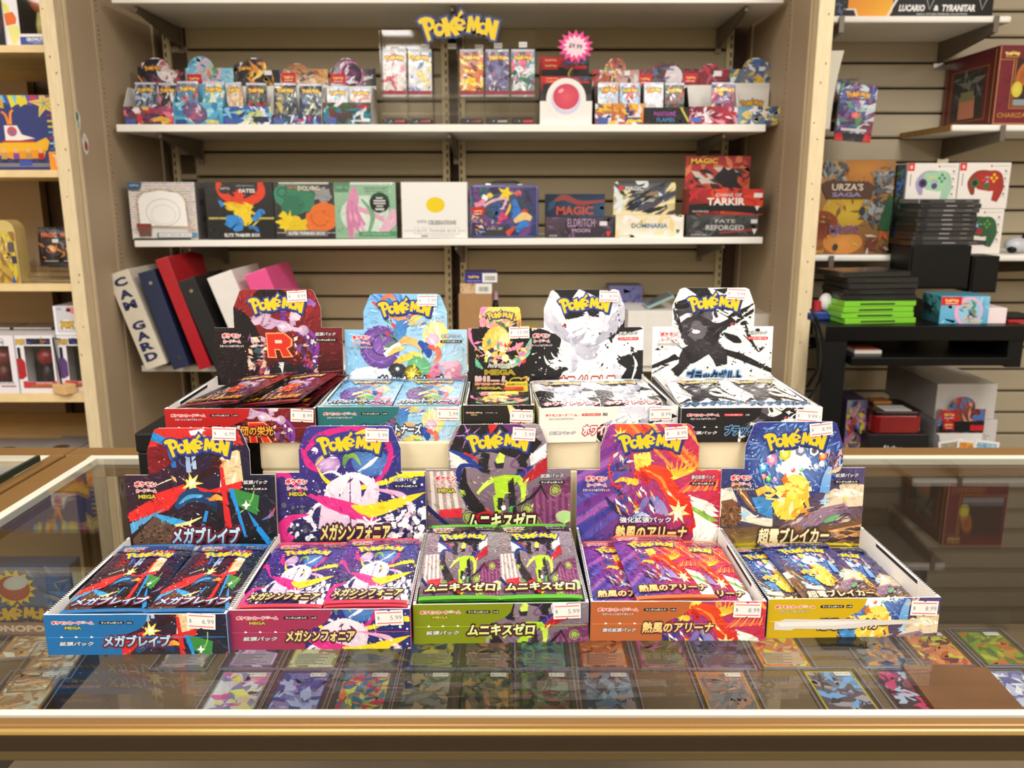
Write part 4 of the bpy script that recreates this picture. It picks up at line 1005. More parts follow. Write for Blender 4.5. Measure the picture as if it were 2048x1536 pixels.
class P_: pass
SPEC = {}
def booster_box(key, label, px_bl, px_br, ztab, hdr, art, base, tkey, tst, code, series, npk, price, side, titlew=0.6, subtitle='拡張パック', depth=0.152, hump=HUMP, htag=(0.66, 0.93, -3), ftag=(0.86, 0.62, -3), pillc=BLK, hfrac=0.0335, region=None, titley=0.37, shape=True, logo=True):
    """hdr: pixel rows (hump top, shoulder, lowest visible row) of the raised back."""
    L, R = onz(*px_bl, ztab), onz(*px_br, ztab)
    W = (R - L).xy.length; rz = math.atan2(R.y - L.y, R.x - L.x)
    t = thing('booster_box', label, 'card box', L, rz, 'opened booster boxes on the glass counter')
    D, H, T = depth, hfrac, 0.0011
    yb = L.y + D
    zt_, zs_, zl_ = (at(1024, p, yb + 0.006).z - ztab for p in hdr)
    MB().box(0.0005, 0.0005, 0.0002, W - 0.0005, D - 0.0005, T).build('tray_floor', M_PAPERW, t)
    MB().box(0, 0, 0.0001, W, T, H).build('front_panel', M_PAPERW, t)
    for s in (0, 1):
        x0 = 0 if s == 0 else W - T * 1.6
        p = MB().box(x0, T, 0.0001, x0 + T * 1.6, D - 0.002, H).build('side_panel', M_PAPERW, t)
        # printed outer side and the torn perforation along the rim
        sd = MB(); xx = -0.0003 if s == 0 else W
        sd.box(xx, T, 0.0002, xx + 0.0003, D - 0.002, H - 0.0004).build('printed_side', mat('side_' + key, side, 0.4, noise=(30, 0.05)), p)
        mb = MB(); y = 0.006
        while y < D - 0.006:
            mb.box(x0 + T * 0.2, y, H, x0 + T * 1.4, y + 0.0014, H + 0.00035); y += 0.0030
        mb.build('perforation_tooth', mat('torn_edge', (40, 38, 40), 0.7, noise=(50, 0.2)), p)
        xi = x0 + T * 1.6 if s == 0 else x0 - 0.0008
        MB().box(xi, D * 0.22, 0.004, xi + 0.0008, D * 0.74, H - 0.0012).build('inner_flap', M_PAPERW, p)
        MB().box(xi + (0.0008 if s == 0 else -0.0003), D * 0.22, H - 0.0042, xi + (0.0011 if s == 0 else 0), D * 0.74, H - 0.0012).build('flap_shadow_print', mat('flap_shade', (28, 26, 32), 0.6, noise=(30, 0.1)), p)  # dark strip painted as shade along the flap's upper edge
    # raised back
    O = Vector((0, D - 0.0015, 0)); up = Vector((0, math.sin(LEAN), math.cos(LEAN))); nrm = Vector((0, -math.cos(LEAN), math.sin(LEAN)))
    k = 1 / math.cos(LEAN); top, shd, low = zt_ * k, zs_ * k, zl_ * k
    hs = (shd - low) / (top - low)
    c1, c2 = header_shape(hs, hump)
    ol = [(0, 0), (W, 0), (W, shd)] + [(x * W, low + y * (top - low)) for x, y in [c2[1], c2[2], c2[3], c2[4], c2[5], c2[6], c2[7], c2[0]]] + [(0, shd)]
    mb = MB(); n = len(ol)
    fr = [O + Vector((x, 0, 0)) + up * y for x, y in ol]; bk = [p - nrm * 0.0011 for p in fr]
    mb.face(fr); mb.face(list(reversed(bk)))
    for i in range(n): mb.face([fr[(i + 1) % n], fr[i], bk[i], bk[(i + 1) % n]])
    hd = mb.build('raised_back', M_PAPERW, t)
    ex, ey = Vector((W, 0, 0)), up * (top - low)
    fx = (lambda x, y, lift, o=O + up * low: tuple(o + ex * x + ey * y + nrm * lift))
    # raised back print
    hw, hh = W, top - low
    A = Art(0, 0, 100, 100 * hh / hw); Y1 = 100 * hh / hw
    A.sub(art, 0, 0, 100, Y1, clip=False)
    A.build('cover_print', fx, hd, M_PRINT, clips=[c1, c2])
    B = Art(0, 0, 100, Y1); sy = Y1 * (1 - hs)
    cx = 100 * (hump[0] + hump[5]) / 2
    if logo:
        B.wordmark(cx, sy * 0.37, 100 * (hump[5] - hump[0]) * 0.66)
        if key != 'H':
            game_logo(B, 13.5, sy + 6.2, 15, series)
            B.text(subtitle, 87, sy + 5, 2.9, (214, 214, 218), 16, [(0.07, (50, 48, 54))], 0.04, 0.25)
            pill(B, 87, sy + 9.6, 15.5, npk, pillc)
    B.items += []
    title_ = title_of(tkey)
    if key != 'H': title(B, title_, 52, Y1 - (2.2 if key in 'FGIJ' else 9.0 if key == 'E' else 7.2), titlew * 76, 12, tst)
    if key == 'D': B.text('強化拡張パック', 48, Y1 - 17, 4.4, (240, 240, 245), 36, [(0.1, (60, 60, 90))], 0.03)
    if key == 'E': pass
    if key == 'H':
        B.text('ハイクラスパック', 52, Y1 * 0.615, 6.5, (60, 58, 60), 42, [(0.12, (240, 238, 230))], 0.03, 0.2)
        B.text('MEGA', 50, Y1 * 0.685, 9.5, (160, 140, 40), 50, [(0.1, BLK), (0.05, (40, 36, 16))], 0.07)
        B.text('ドリーム', 37, Y1 * 0.79, 18, (150, 200, 170), 52, [(0.14, BLK), (0.09, (250, 170, 190))], 0.05, 0, 'c', (240, 200, 120))
        B.text('ex', 78, Y1 * 0.80, 15, (30, 28, 26), 26, [(0.1, (190, 160, 60))], 0.06, 0.2)
        B.grad((210, 190, 60), (210, 190, 60), (210, 190, 60), (210, 190, 60), (72, Y1 * 0.915, 100, Y1), 1)
        B.text(JP, 30, Y1 * 0.955, 5, RED, 46, [(0.08, (220, 190, 120))], 0.03)
        B.text('拡張パック', 80, Y1 * 0.945, 4.2, (60, 60, 50), 30, (), 0.02, 0.2); B.rect((190, 50, 40), 64, Y1 * 0.968, 84, Y1)
    B.build('lettering', fx, hd, M_PRINT, step=7e-6, base=len(A.items) * 7e-6 + 8e-5, clips=[c1, c2])
    lift = (len(A.items) + len(B.items)) * 7e-6 + 2e-4
    # front panel print
    fh = 100 * H / W
    C = Art(0, 0, 100, fh)
    if region is None: region = [(0, 0), (57, 0), (55.5, fh * .22), (52, fh * .36), (44, fh * .5), (41.5, fh * .62), (41, fh), (0, fh)]
    C.sub(art, 38, 0, 100, fh, src=(0.18, 0.30, 1.0, 0.30 + 0.82 * (fh / 62) * W / W * (hw / hh)))
    C.poly(base, region)
    game_logo(C, 15.5, fh * 0.20, 23, series, two=False)
    pill(C, 37, fh * 0.20, 12, npk, pillc)
    C.rect(BLK if pillc == BLK else (60, 60, 60), 45.2, fh * .20 - 0.95, 48.6, fh * .20 + 0.95); C.text(code, 46.9, fh * .20, 1.0, WHT, 2.6, (), 0.01)
    C.text(subtitle, 16.5, fh * 0.72, 2.6, (220, 220, 222), 19, [(0.07, (56, 50, 54))], 0.05, 0.28)
    title(C, title_, 50, fh * 0.655, titlew * 62, fh * .30, tst)
    ln = tuple(min(255, int(q * 1.25 + 25)) for q in base)
    C.rect(ln, 1, fh * 0.555, 99, fh * 0.568)
    for q in (8.5, 16.5, 25): C.poly((240, 240, 240), [(q, fh * .52), (q + 1.3, fh * .555), (q, fh * .575), (q - .6, fh * .555)])
    if key == 'E':
        C.poly((214, 208, 202), [(4, fh * .56), (8, fh * .56), (10, fh * .50), (26, fh * .52), (48, fh * .52), (70, fh * .56), (92, fh * .60), (84, fh * .66), (60, fh * .70), (52, fh * .76), (42, fh * .78), (28, fh * .77), (16, fh * .76), (14, fh * .80), (4, fh * .78)])
        C.poly((230, 226, 220), [(5, fh * .60), (30, fh * .57), (60, fh * .60), (40, fh * .68), (8, fh * .70)])
    fp = [o for o in t.children if o.name.startswith('front_panel')][0]
    C.build('front_print', flat((0, 0, 0.0001), (W, 0, 0), (0, 0, H)), fp, M_PRINT, step=5e-6)
    # price labels on the raised back and on the front
    def rotv(exv, eyv, d):
        d = math.radians(d); return exv * math.cos(d) + eyv * math.sin(d), eyv * math.cos(d) - exv * math.sin(d)
    e1, e2 = rotv(Vector((1, 0, 0)), up, htag[2])
    price_label('price_label', price, t, O + Vector((htag[0] * W, 0, 0)) + up * (low + htag[1] * (top - low)) + nrm * lift, e1, e2)
    e1, e2 = rotv(Vector((1, 0, 0)), Vector((0, 0, 1)), ftag[2])
    price_label('price_label', price, t, Vector((ftag[0] * W, -0.0010, ftag[1] * H)), e1, e2)
    sp = P_(); sp.t, sp.W, sp.D, sp.H, sp.top, sp.loc, sp.rz = t, W, D, H, top, Vector(L), rz
    SPEC[key] = sp
    return sp
TITLES = {'A': 'メガブレイブ', 'B': 'メガシンフォニア', 'C': 'ムニキスゼロ', 'D': '熱風のアリーナ', 'E': '超電ブレイカー', 'F': 'ロケット団の栄光', 'G': 'バトルパートナーズ', 'I': 'ホワイトフレア', 'J': 'ブラックボルト', 'H': 'MEGAドリームex'}
def title_of(k): return TITLES[k]
TSTY = {  # top colour, bottom colour, outlines from outside in
    'A': ((226, 240, 250), (110, 150, 190), [(0.16, (150, 30, 44)), (0.10, (40, 30, 50))]),
    'B': ((236, 222, 150), (214, 196, 110), [(0.16, (90, 30, 60)), (0.09, (40, 30, 30))]),
    'C': ((250, 250, 210), (196, 216, 80), [(0.16, (110, 20, 50)), (0.10, (30, 24, 26))]),
    'D': ((252, 236, 150), (240, 190, 120), [(0.15, (40, 30, 50)), (0.08, (110, 50, 40))]),
    'E': ((250, 240, 200), (226, 206, 170), [(0.15, (30, 26, 30)), (0.08, (110, 80, 40))]),
    'F': ((250, 196, 60), (226, 120, 40), [(0.14, (20, 14, 14))]),
    'G': ((250, 252, 254), (220, 236, 246), [(0.14, (30, 34, 70)), (0.07, (60, 60, 90))]),
    'I': ((246, 244, 242), (236, 230, 228), [(0.11, (180, 70, 70))]),
    'J': ((24, 24, 28), (30, 30, 36), [(0.11, (100, 150, 200))]),
    'H': ((170, 150, 60), (120, 104, 30), [(0.12, (230, 220, 190))])}
def title(a, s, x, y, w, h, st):
    c1, c2, ol = TSTY[st]
    a.text(s, x, y, h, c1, w, ol, 0.045, 0.10, 'c', c2)

ARTS = {k: f().paint(ord(k), 640) for k, f in dict(A=art_A, B=art_B, C=art_C, D=art_D, E=art_E, F=art_F, G=art_G, H=art_H, I=art_I, J=art_J).items()}
over_F(ARTS['F']); over_E(ARTS['E'])
RZT = CT + RISER_H
booster_box('A', 'opened blue-fronted booster box, cover of red ribbons on black, price label 6.99', (97, 1310), (458, 1308), CT, (857, 949, 1086), ARTS['A'], (28, 104, 164), 'A', 'A', 'm1L', 'MEGA', '5', '6.99', (34, 90, 150), depth=0.150, titlew=0.60, ftag=(.865, .84, -4), htag=(.68, .955, -2))
booster_box('B', 'opened magenta-fronted booster box, cover of white petals and pink ribbons', (463, 1300), (822, 1297), CT, (853, 944, 1080), ARTS['B'], (154, 46, 82), 'B', 'B', 'm1S', 'MEGA', '5', '5.99', (150, 40, 90), depth=0.151, titlew=0.62, ftag=(.885, .80, 2), htag=(.685, .925, -2))
booster_box('C', 'opened lime-fronted booster box whose green packs lean up at its back', (828, 1288), (1176, 1283), CT, (850, 938, 1058), ARTS['C'], (122, 136, 14), 'C', 'C', 'm3', 'MEGA', '5', '5.99', (90, 70, 90), depth=0.152, titlew=0.62, ftag=(.875, .80, 2), htag=(.675, .91, -4))
booster_box('D', 'opened orange-fronted booster box, cover fading from violet to fiery red', (1180, 1281), (1528, 1281), CT, (848, 938, 1080), ARTS['D'], (178, 96, 50), 'D', 'D', 'sv9a', 'SV', '5', '8.99', (40, 40, 60), depth=0.153, titlew=0.66, subtitle='強化拡張パック', ftag=(.89, .80, -1), htag=(.675, .925, 4))
booster_box('E', 'opened yellow-fronted booster box with a torn white strip across its front', (1532, 1276), (1873, 1272), CT, (845, 936, 1090), ARTS['E'], (200, 166, 14), 'E', 'E', 'sv8', 'SV', '5', '8.99', (60, 60, 70), depth=0.147, titlew=0.66, ftag=(.905, .74, -2), htag=(.67, .945, 6))
booster_box('F', 'opened red-fronted booster box on the riser, big red letter on a dark cover', (335, 886), (633, 885), RZT, (579, 655, 768), ARTS['F'], (180, 28, 30), 'F', 'F', 'sv10', 'SV', '5', '8.99', (40, 14, 18), titlew=0.70, depth=0.148, ftag=(.915, .80, -3), htag=(.66, .93, 3))
booster_box('G', 'opened teal-fronted booster box on the riser with a pale blue sky cover', (638, 882), (923, 881), RZT, (588, 659, 768), ARTS['G'], (40, 108, 110), 'G', 'G', 'sv9', 'SV', '5', '5.99', (90, 140, 180), titlew=0.72, depth=0.150, ftag=(.91, .80, -1), htag=(.68, .93, 0))
booster_box('I', 'opened white-fronted booster box on the riser with a black and white ink-splash cover', (1079, 886), (1354, 880), RZT, (580, 656, 770), ARTS['I'], (236, 230, 220), 'I', 'I', 'sv11W', 'SV', '7', '8.99', (225, 222, 218), titlew=0.62, depth=0.150, pillc=(206, 40, 48), ftag=(.87, .78, 0), htag=(.70, .93, -2))
booster_box('J', 'opened black-fronted booster box nearest the black desk, white cover with dark slashes', (1360, 885), (1640, 883), RZT, (576, 653, 757), ARTS['J'], (26, 24, 28), 'J', 'J', 'sv11B', 'SV', '7', '9.99', (30, 30, 30), titlew=0.60, depth=0.150, pillc=(206, 40, 48), ftag=(.89, .76, -4), htag=(.68, .935, -3))
booster_box('H', 'narrow black and yellow premium booster box between the pale blue and white ones', (927, 884), (1068, 884), RZT, (614, 656, 800), ARTS['H'], (30, 27, 24), 'H', 'H', 'm2a', 'MEGA', '10', '13.99', (200, 180, 30), titlew=0.9, depth=0.105, hump=(0.17, 0.19, 0.22, 0.78, 0.81, 0.83, 0.90), ftag=(.82, .72, -2), htag=(.80, .735, 2), region=[(0, 0), (62, 0), (70, 30), (66, 60), (0, 60)], hfrac=0.036)

# riser boxes under the back row
rx0, rx1 = -0.2424, 0.303
ry = 0.772
r = thing('riser_box', 'long cream cardboard riser box holding the back row of booster boxes', 'box', ((rx0 + rx1) / 2, ry, CT + 0.0004))
hw = (rx1 - rx0) / 2
MB().box(-hw + 0.001, 0.001, 0, hw - 0.001, 0.19, RISER_H - 0.030).build('box_body', M_CREAMB, r, bevel=0.002)
MB().box(-hw, 0, RISER_H - 0.0299, hw, 0.191, RISER_H).build('lid', M_CREAMB, r, bevel=0.003)
r2 = thing('riser_box', 'black support box in the gap behind the blue-fronted booster box', 'box', (at(425, 900, 0.80).x, 0.80, CT))
MB().box(-0.075, 0, 0, 0.036, 0.12, RISER_H - 0.02).build('box_body', M_BLACK, r2, bevel=0.002)
MB().box(-0.076, -0.001, RISER_H - 0.0199, 0.037, 0.121, RISER_H).build('lid', M_BLACK, r2, bevel=0.002)

# ------------------------------------------------------------------ foil packs
from mathutils import noise as mnoise
PW, PL, PT = 0.0655, 0.128, 0.0042
GX = [0, .05, .18, .36, .52, .68, .84, .95, 1]; GY = [0, .035, .06, .13, .27, .42, .57, .70, .82, .90, .94, .968, 1]
def pack_surface(seed):
    R = random.Random(seed); w = lambda a: R.uniform(-a, a)
    hx = table(GX, [0, .45, .78 + w(.06), .95 + w(.05), 1 + w(.05), .95 + w(.05), .80 + w(.06), .45, 0])
    hy = table(GY, [0, .03, .10, .55 + w(.08), .85 + w(.08), .95 + w(.1), 1 + w(.1), .93 + w(.1), .82 + w(.08), .5, .10, .03, 0])
    return lambda x, y, lift: ((x - 0.5) * PW, y * PL, PT * (0.40 + 0.30 * hx(x) + 0.30 * hy(y)) + lift)
PACKART = {}
def pack_art(k):
    a = Art(0, 0, 100, 195)
    edge = {'A': (40, 110, 170), 'B': (206, 60, 80), 'C': (90, 170, 50), 'D': (226, 110, 60), 'E': (190, 170, 60), 'F': (150, 20, 30), 'G': (70, 150, 160), 'H': (190, 170, 60), 'I': (236, 236, 236), 'J': (228, 226, 224)}[k]
    a.rect(edge, 0, 0, 100, 195)
    a.sub(ARTS[k], 0, 10, 100, 186)
    hdr_c = {'A': (40, 60, 120), 'B': (110, 40, 110), 'C': (40, 30, 44), 'D': (150, 60, 90), 'E': (36, 40, 90), 'F': (60, 16, 26), 'G': (90, 140, 190), 'H': (40, 36, 30), 'I': (236, 234, 232), 'J': (230, 228, 226)}[k]
    a.grad(hdr_c, hdr_c, hdr_c, hdr_c, (0, 9, 100, 24), 1)
    a.text('ポケモン', 22, 13, 6, RED, 30, [(0.09, WHT)], 0.035); a.text('カードゲーム', 22, 19.5, 5, RED, 28, [(0.09, WHT)], 0.03)
    a.text('拡張パック', 80, 12, 3.2, (210, 210, 215), 28, [(0.12, (40, 40, 50))], 0.02, 0.2); pill(a, 80, 18, 26, '7' if k in 'IJ' else '5')
    if k in 'ABCH': a.text('MEGA', 22, 26, 4.5, (196, 180, 60), 22, [(0.1, BLK)], 0.05)
    a.wordmark(50, 40, 66, h=26, simple=True)
    title(a, TITLES[k], 50, 169, 86, 18, k)
    a.dots(ord(k), 40, [(255, 255, 255), (210, 220, 235)], (2, 20, 98, 186), .3, .9)
    a.rect(edge, 0, 187, 100, 195)
    return a
def make_pack(k, label, loc, rot, group):
    t = thing('booster_pack', label, 'card pack', loc, 0, group)
    t.rotation_euler = rot
    if k in PACKART:
        for m in PACKART[k]:
            o = bpy.data.objects.new(m.name.split('.')[0], m); COL.objects.link(o); o.parent = t
        return t
    V, Fc = [], []; nx, ny = 8, 14; f = pack_surface(ord(k))
    mb = MB(); edge = {'A': (50, 120, 180), 'B': (206, 70, 110), 'C': (70, 130, 50), 'D': (200, 90, 60), 'E': (50, 56, 110), 'F': (90, 30, 50), 'G': (110, 150, 180), 'H': (120, 110, 50), 'I': (225, 225, 228), 'J': (210, 208, 206)}[k]
    for s in (1, -1):
        for i in range(nx):
            for j in range(ny):
                q = [(i / nx, j / ny), ((i + 1) / nx, j / ny), ((i + 1) / nx, (j + 1) / ny), (i / nx, (j + 1) / ny)]
                P = []
                for x, y in q:
                    p = f(x, y, -0.0005); z = p[2] if s == 1 else PT - p[2]
                    P.append((p[0], p[1], z if 0 < x < 1 else PT / 2))
                mb.face(P if s == 1 else P[::-1])
    for y0, y1 in ((0.0, 0.05), (0.95, 1.0)): mb.box(-PW / 2, y0 * PL, PT / 2 - 0.0003, PW / 2, y1 * PL, PT / 2 + 0.0001)
    b = mb.build('pouch', mat('foil_' + k, edge, 0.28, 0.4, coat=0.5, noise=(60, 0.1), bump=(60, 0.4, 0.003)), t, smooth=True)
    p = pack_art(k).build('foil_print', f, t, M_FOIL, step=7e-6, grid=(GX, GY), base=4e-5)
    PACKART[k] = [b.data, p.data]
    return t
NAMES = {'A': 'blue and red', 'B': 'magenta and white', 'C': 'lime and black', 'D': 'fiery orange', 'E': 'navy and gold', 'F': 'dark red', 'G': 'pale blue', 'H': 'black and gold', 'I': 'white and grey', 'J': 'black on white'}
BOXN = {'A': 'blue-fronted', 'B': 'magenta-fronted', 'C': 'lime-fronted', 'D': 'orange-fronted', 'E': 'yellow-fronted', 'F': 'red-fronted', 'G': 'teal-fronted', 'H': 'narrow black', 'I': 'white-fronted', 'J': 'black-fronted'}
def put_packs(k, rows):
    """rows: (label tail, x, y, z, rz, tilt about x, tilt about y) in the box's own frame, angles in degrees."""
    sp = SPEC[k]; m = Matrix.Translation(sp.loc) @ Matrix.Rotation(sp.rz, 4, 'Z')
    for tail, x, y, z, rz, tx, ty in rows:
        R = Matrix.Rotation(sp.rz, 4, 'Z') @ Matrix.Rotation(math.radians(rz), 4, 'Z') @ Matrix.Rotation(math.radians(tx), 4, 'X') @ Matrix.Rotation(math.radians(ty), 4, 'Y')
        make_pack(k, '%s foil pack %s the %s box' % (NAMES[k], tail, BOXN[k]), m @ Vector((x, y, z)), R.to_euler(), 'foil packs in the %s box' % BOXN[k])
def stack(k, z0, z1, n, xs, y=0.010, tilt=0.0, jit=0.0004, names=('left', 'right')):
    R = random.Random(ord(k)); rows = []
    ordw = ['topmost', 'second', 'third', 'fourth', 'fifth', 'sixth', 'seventh']
    for ci, x in enumerate(xs):
        for j in range(n):
            zz = z1 - j * 0.0055
            if zz < 0.0015: continue
            rows.append(('%s in the %s pile of' % (ordw[j], names[ci]), x + (R.uniform(-jit, jit) if j else 0), y + (R.uniform(-0.002, 0.003) if j else 0), zz, R.uniform(-.4, .4) if j else 0, tilt, 0))
    return rows
W = 0.137
rw = stack('A', 0, 0.0275, 6, (0.040, 0.1045), 0.008, 0.6); rw[0] = (*rw[0][:4], 2.5, .6, 0)
put_packs('A', rw)
rw = stack('B', 0, 0.0275, 6, (0.036, 0.103), 0.009, -0.2)
rw[6] = (rw[6][0], 0.102, 0.013, 0.0285, 0.6, 0.2, 0); put_packs('B', rw)
rw = stack('C', 0, 0.0300, 6, (0.0360, 0.1005), 0.008, 5.2); put_packs('C', rw)
rw = stack('D', 0, 0.0222, 5, (0.0360, 0.1000), 0.010, 0.0)
rw += [('lying across the top middle of', 0.0700, 0.009, 0.0280, 3.0, 0.3, 0)]
put_packs('D', rw)
rw = stack('E', 0, 0.0125, 3, (0.0355, 0.1010), 0.012, 0.0)
rw += [('lying across the top middle of', 0.0700, 0.011, 0.0183, 1.6, 0.0, 0)]
put_packs('E', rw)
rw = stack('F', 0, 0.0195, 4, (0.0370, 0.1040), 0.008, 0.0)
rw += [('tilted on top at the binder end of', 0.038, 0.004, 0.0335, -13, 1.5, -8), ('fanned top one at the teal end of', 0.094, 0.005, 0.0335, -10, 2, -8), ('fanned lower one at the teal end of', 0.101, 0.012, 0.0275, -8, 2, -7)]
put_packs('F', rw)
rw = stack('G', 0, 0.0275, 6, (0.0350, 0.1020), 0.010, 0.3); put_packs('G', rw)
rw = stack('I', 0, 0.0270, 6, (0.0350, 0.0960), 0.010, 0.3); rw[6] = (*rw[6][:4], 3.0, .3, 0); put_packs('I', rw)
rw = stack('J', 0, 0.0270, 6, (0.0360, 0.1010), 0.010, 1.2); rw[0] = (*rw[0][:4], -4.0, 1.2, -3); put_packs('J', rw)
# premium packs lying in the narrow box
sp = SPEC['H']
a = Art(0, 0, 100, 160); a.rect((34, 30, 26), 0, 0, 100, 160); a.grad((210, 190, 60), (220, 196, 60), (200, 176, 50), (200, 176, 50), (60, 0, 100, 60), 1); a.rect((34, 30, 26), 0, 70, 100, 160)
a.sub(ARTS['H'], 0, 60, 100, 160); a.text(JP, 32, 20, 16, RED, 54, [(0.09, (230, 190, 140))], 0.05); a.text('MEGA', 32, 44, 16, (170, 150, 50), 44, [(0.1, BLK)], 0.05); a.text('拡張パック', 80, 20, 11, (60, 56, 40), 34, (), .03, .2); a.rect((196, 54, 40), 58, 36, 92, 54)
h0 = None
for k in range(5):
    t = thing('booster_pack', 'gold and black foil pack, %s in the narrow black box' % ['undermost', 'second from the base', 'middle one', 'one below the top', 'topmost, its back end raised'][k], 'card pack', sp.loc + Vector((sp.W / 2, 0.004, 0.0016 + k * 0.0056)), 0, 'foil packs in the narrow black box')
    if k == 4: t.rotation_euler = (math.radians(5), 0, 0)
    b = MB().box(-0.029, 0.001, 0, 0.029, 0.094, 0.0052).build('pouch', mat('foil_H', (120, 110, 50), 0.28, 0.4, coat=0.5, noise=(60, 0.1), bump=(60, 0.4, 0.003)), t, bevel=0.0015)
    if k == 4: a.build('foil_print', flat((-0.029, 0.001, 0.0053), (0.058, 0, 0), (0, 0.093, 0)), t, M_FOIL)
# ------------------------------------------------------------------ helpers for shelf goods
def mix(fr, tl, tr, br, bl, cols, seed, n=30, size=None, soft=8):
    a = Art(*fr); x0, y0, x1, y1 = fr; s = size or (y1 - y0) * 0.22; R = random.Random(seed)
    a.grad(tl, tr, br, bl)
    for k in range(soft):
        cx, cy = R.uniform(x0, x1), R.uniform(y0, y1); c = R.choice(cols)
        a.rib(c, [(cx, cy), (cx + R.uniform(-1, 1) * s * 1.6, cy + R.uniform(-1, 1) * s * 1.4), (cx + R.uniform(-1, 1) * s * 2.6, cy + R.uniform(-1, 1) * s * 2)], [s * .1, s * R.uniform(.4, 1.0), s * .1])
    a.shards(seed, n, cols, fr, s, None, 0.35)
    return a
FAR = dict(step=2.5e-5, base=8e-5)
def span(px0, pt, px1, pb, Y, z0):
    m = (pt + pb) / 2
    return at(px0, m, Y).x, at(px1, m, Y).x, at(px0, pt, Y).z - z0
def carton(name, label, cat, rect, Y, z0, depth, art, side, group=None, top=None, rz=0.0, parts=True, bev=0.0012, shine=M_PRINT, sideart=None):
    px0, pt, px1, pb = rect
    x0, x1, h = span(px0, pt, px1, pb, Y, z0); w = x1 - x0
    t = thing(name, label, cat, (x0, Y, z0), rz, group)
    body = MB().box(0, 0.0002, 0, w, depth, h).build('box_body', mat('ctn_%d_%d_%d' % side, side, 0.4, coat=0.2, noise=(30, 0.04)), t, bevel=bev)
    if art is not None:
        art.build('front_print', flat((0.0008, -0.0002, 0.0008), (w - 0.0016, 0, 0), (0, 0, h - 0.0016)), body, shine, **FAR)
    if sideart is not None:
        f = flat((w + 0.0003, 0.002, 0.001), (0, depth - 0.004, 0), (0, 0, h - 0.002)) if px0 < 1024 else flat((-0.0003, depth - 0.002, 0.001), (0, -(depth - 0.004), 0), (0, 0, h - 0.002))
        sideart.build('side_print', f, body, shine, **FAR)
    return t, w, h
def us_pack(label, x, y, z, w, h, a, group, lean=-6, rz=0.0, ry=0.0):
    t = thing('booster_pack', label, 'card pack', (x, y, z), 0, group)
    t.rotation_euler = (math.radians(lean), math.radians(ry), rz)
    mb = MB(); n = 6
    prof = [(0, 0.002)] + [(0.06 + .88 * k / n, 0.005 + 0.004 * math.sin(math.pi * k / n)) for k in range(n + 1)] + [(1, 0.002)]
    for i in range(len(prof) - 1):
        (u0, d0), (u1, d1) = prof[i], prof[i + 1]
        for s in (-1, 1):
            q = [(-w / 2, s * d0 * .7, u0 * h), (w / 2, s * d0 * .7, u0 * h), (w / 2, s * d1 * .7, u1 * h), (-w / 2, s * d1 * .7, u1 * h)]
            mb.face(q if s == -1 else q[::-1])
        for sx in (-1, 1):
            q = [(sx * w / 2, -d0 * .7, u0 * h), (sx * w / 2, d0 * .7, u0 * h), (sx * w / 2, d1 * .7, u1 * h), (sx * w / 2, -d1 * .7, u1 * h)]
            mb.face(q if sx == 1 else q[::-1])
    mb.build('pouch', mat('far_foil', (170, 172, 180), 0.25, 0.6, coat=0.4, noise=(40, 0.15), bump=(40, 0.4, 0.004)), t)
    gy = [0, .06, .2, .35, .5, .65, .8, .94, 1]; hd = table(gy, [.0036 + .0032 * math.sin(math.pi * min(1, max(0, (y - .06) / .88))) for y in gy])
    f = lambda x, y, lift: ((x - 0.5) * w, -hd(y) - lift - 0.0002, y * h)
    a.build('foil_print', f, t, M_FOIL2, step=1.2e-5, base=8e-5, grid=([0, 1], gy))
    return t
def pack_face(cols, seed, top=(40, 40, 60), mark=(240, 190, 50), blue=(70, 50, 60), foot=None, bg=None):
    a = mix((0, 0, 100, 170), top, top, bg or cols[0], bg or cols[1], cols, seed, 34, 26)
    a.paint(seed, 110, .06)
    a.rect((190, 194, 204), 0, 0, 100, 9); a.rect((150, 156, 168), 0, 162, 100, 170)
    a.shards(seed + 5, 10, [(250, 250, 255), (210, 230, 240)], (0, 0, 100, 170), 16)
    a.wordmark(50, 30, 80, mark, blue, h=30, simple=True)
    if foot: a.rect(foot, 0, 148, 100, 162)
    return a
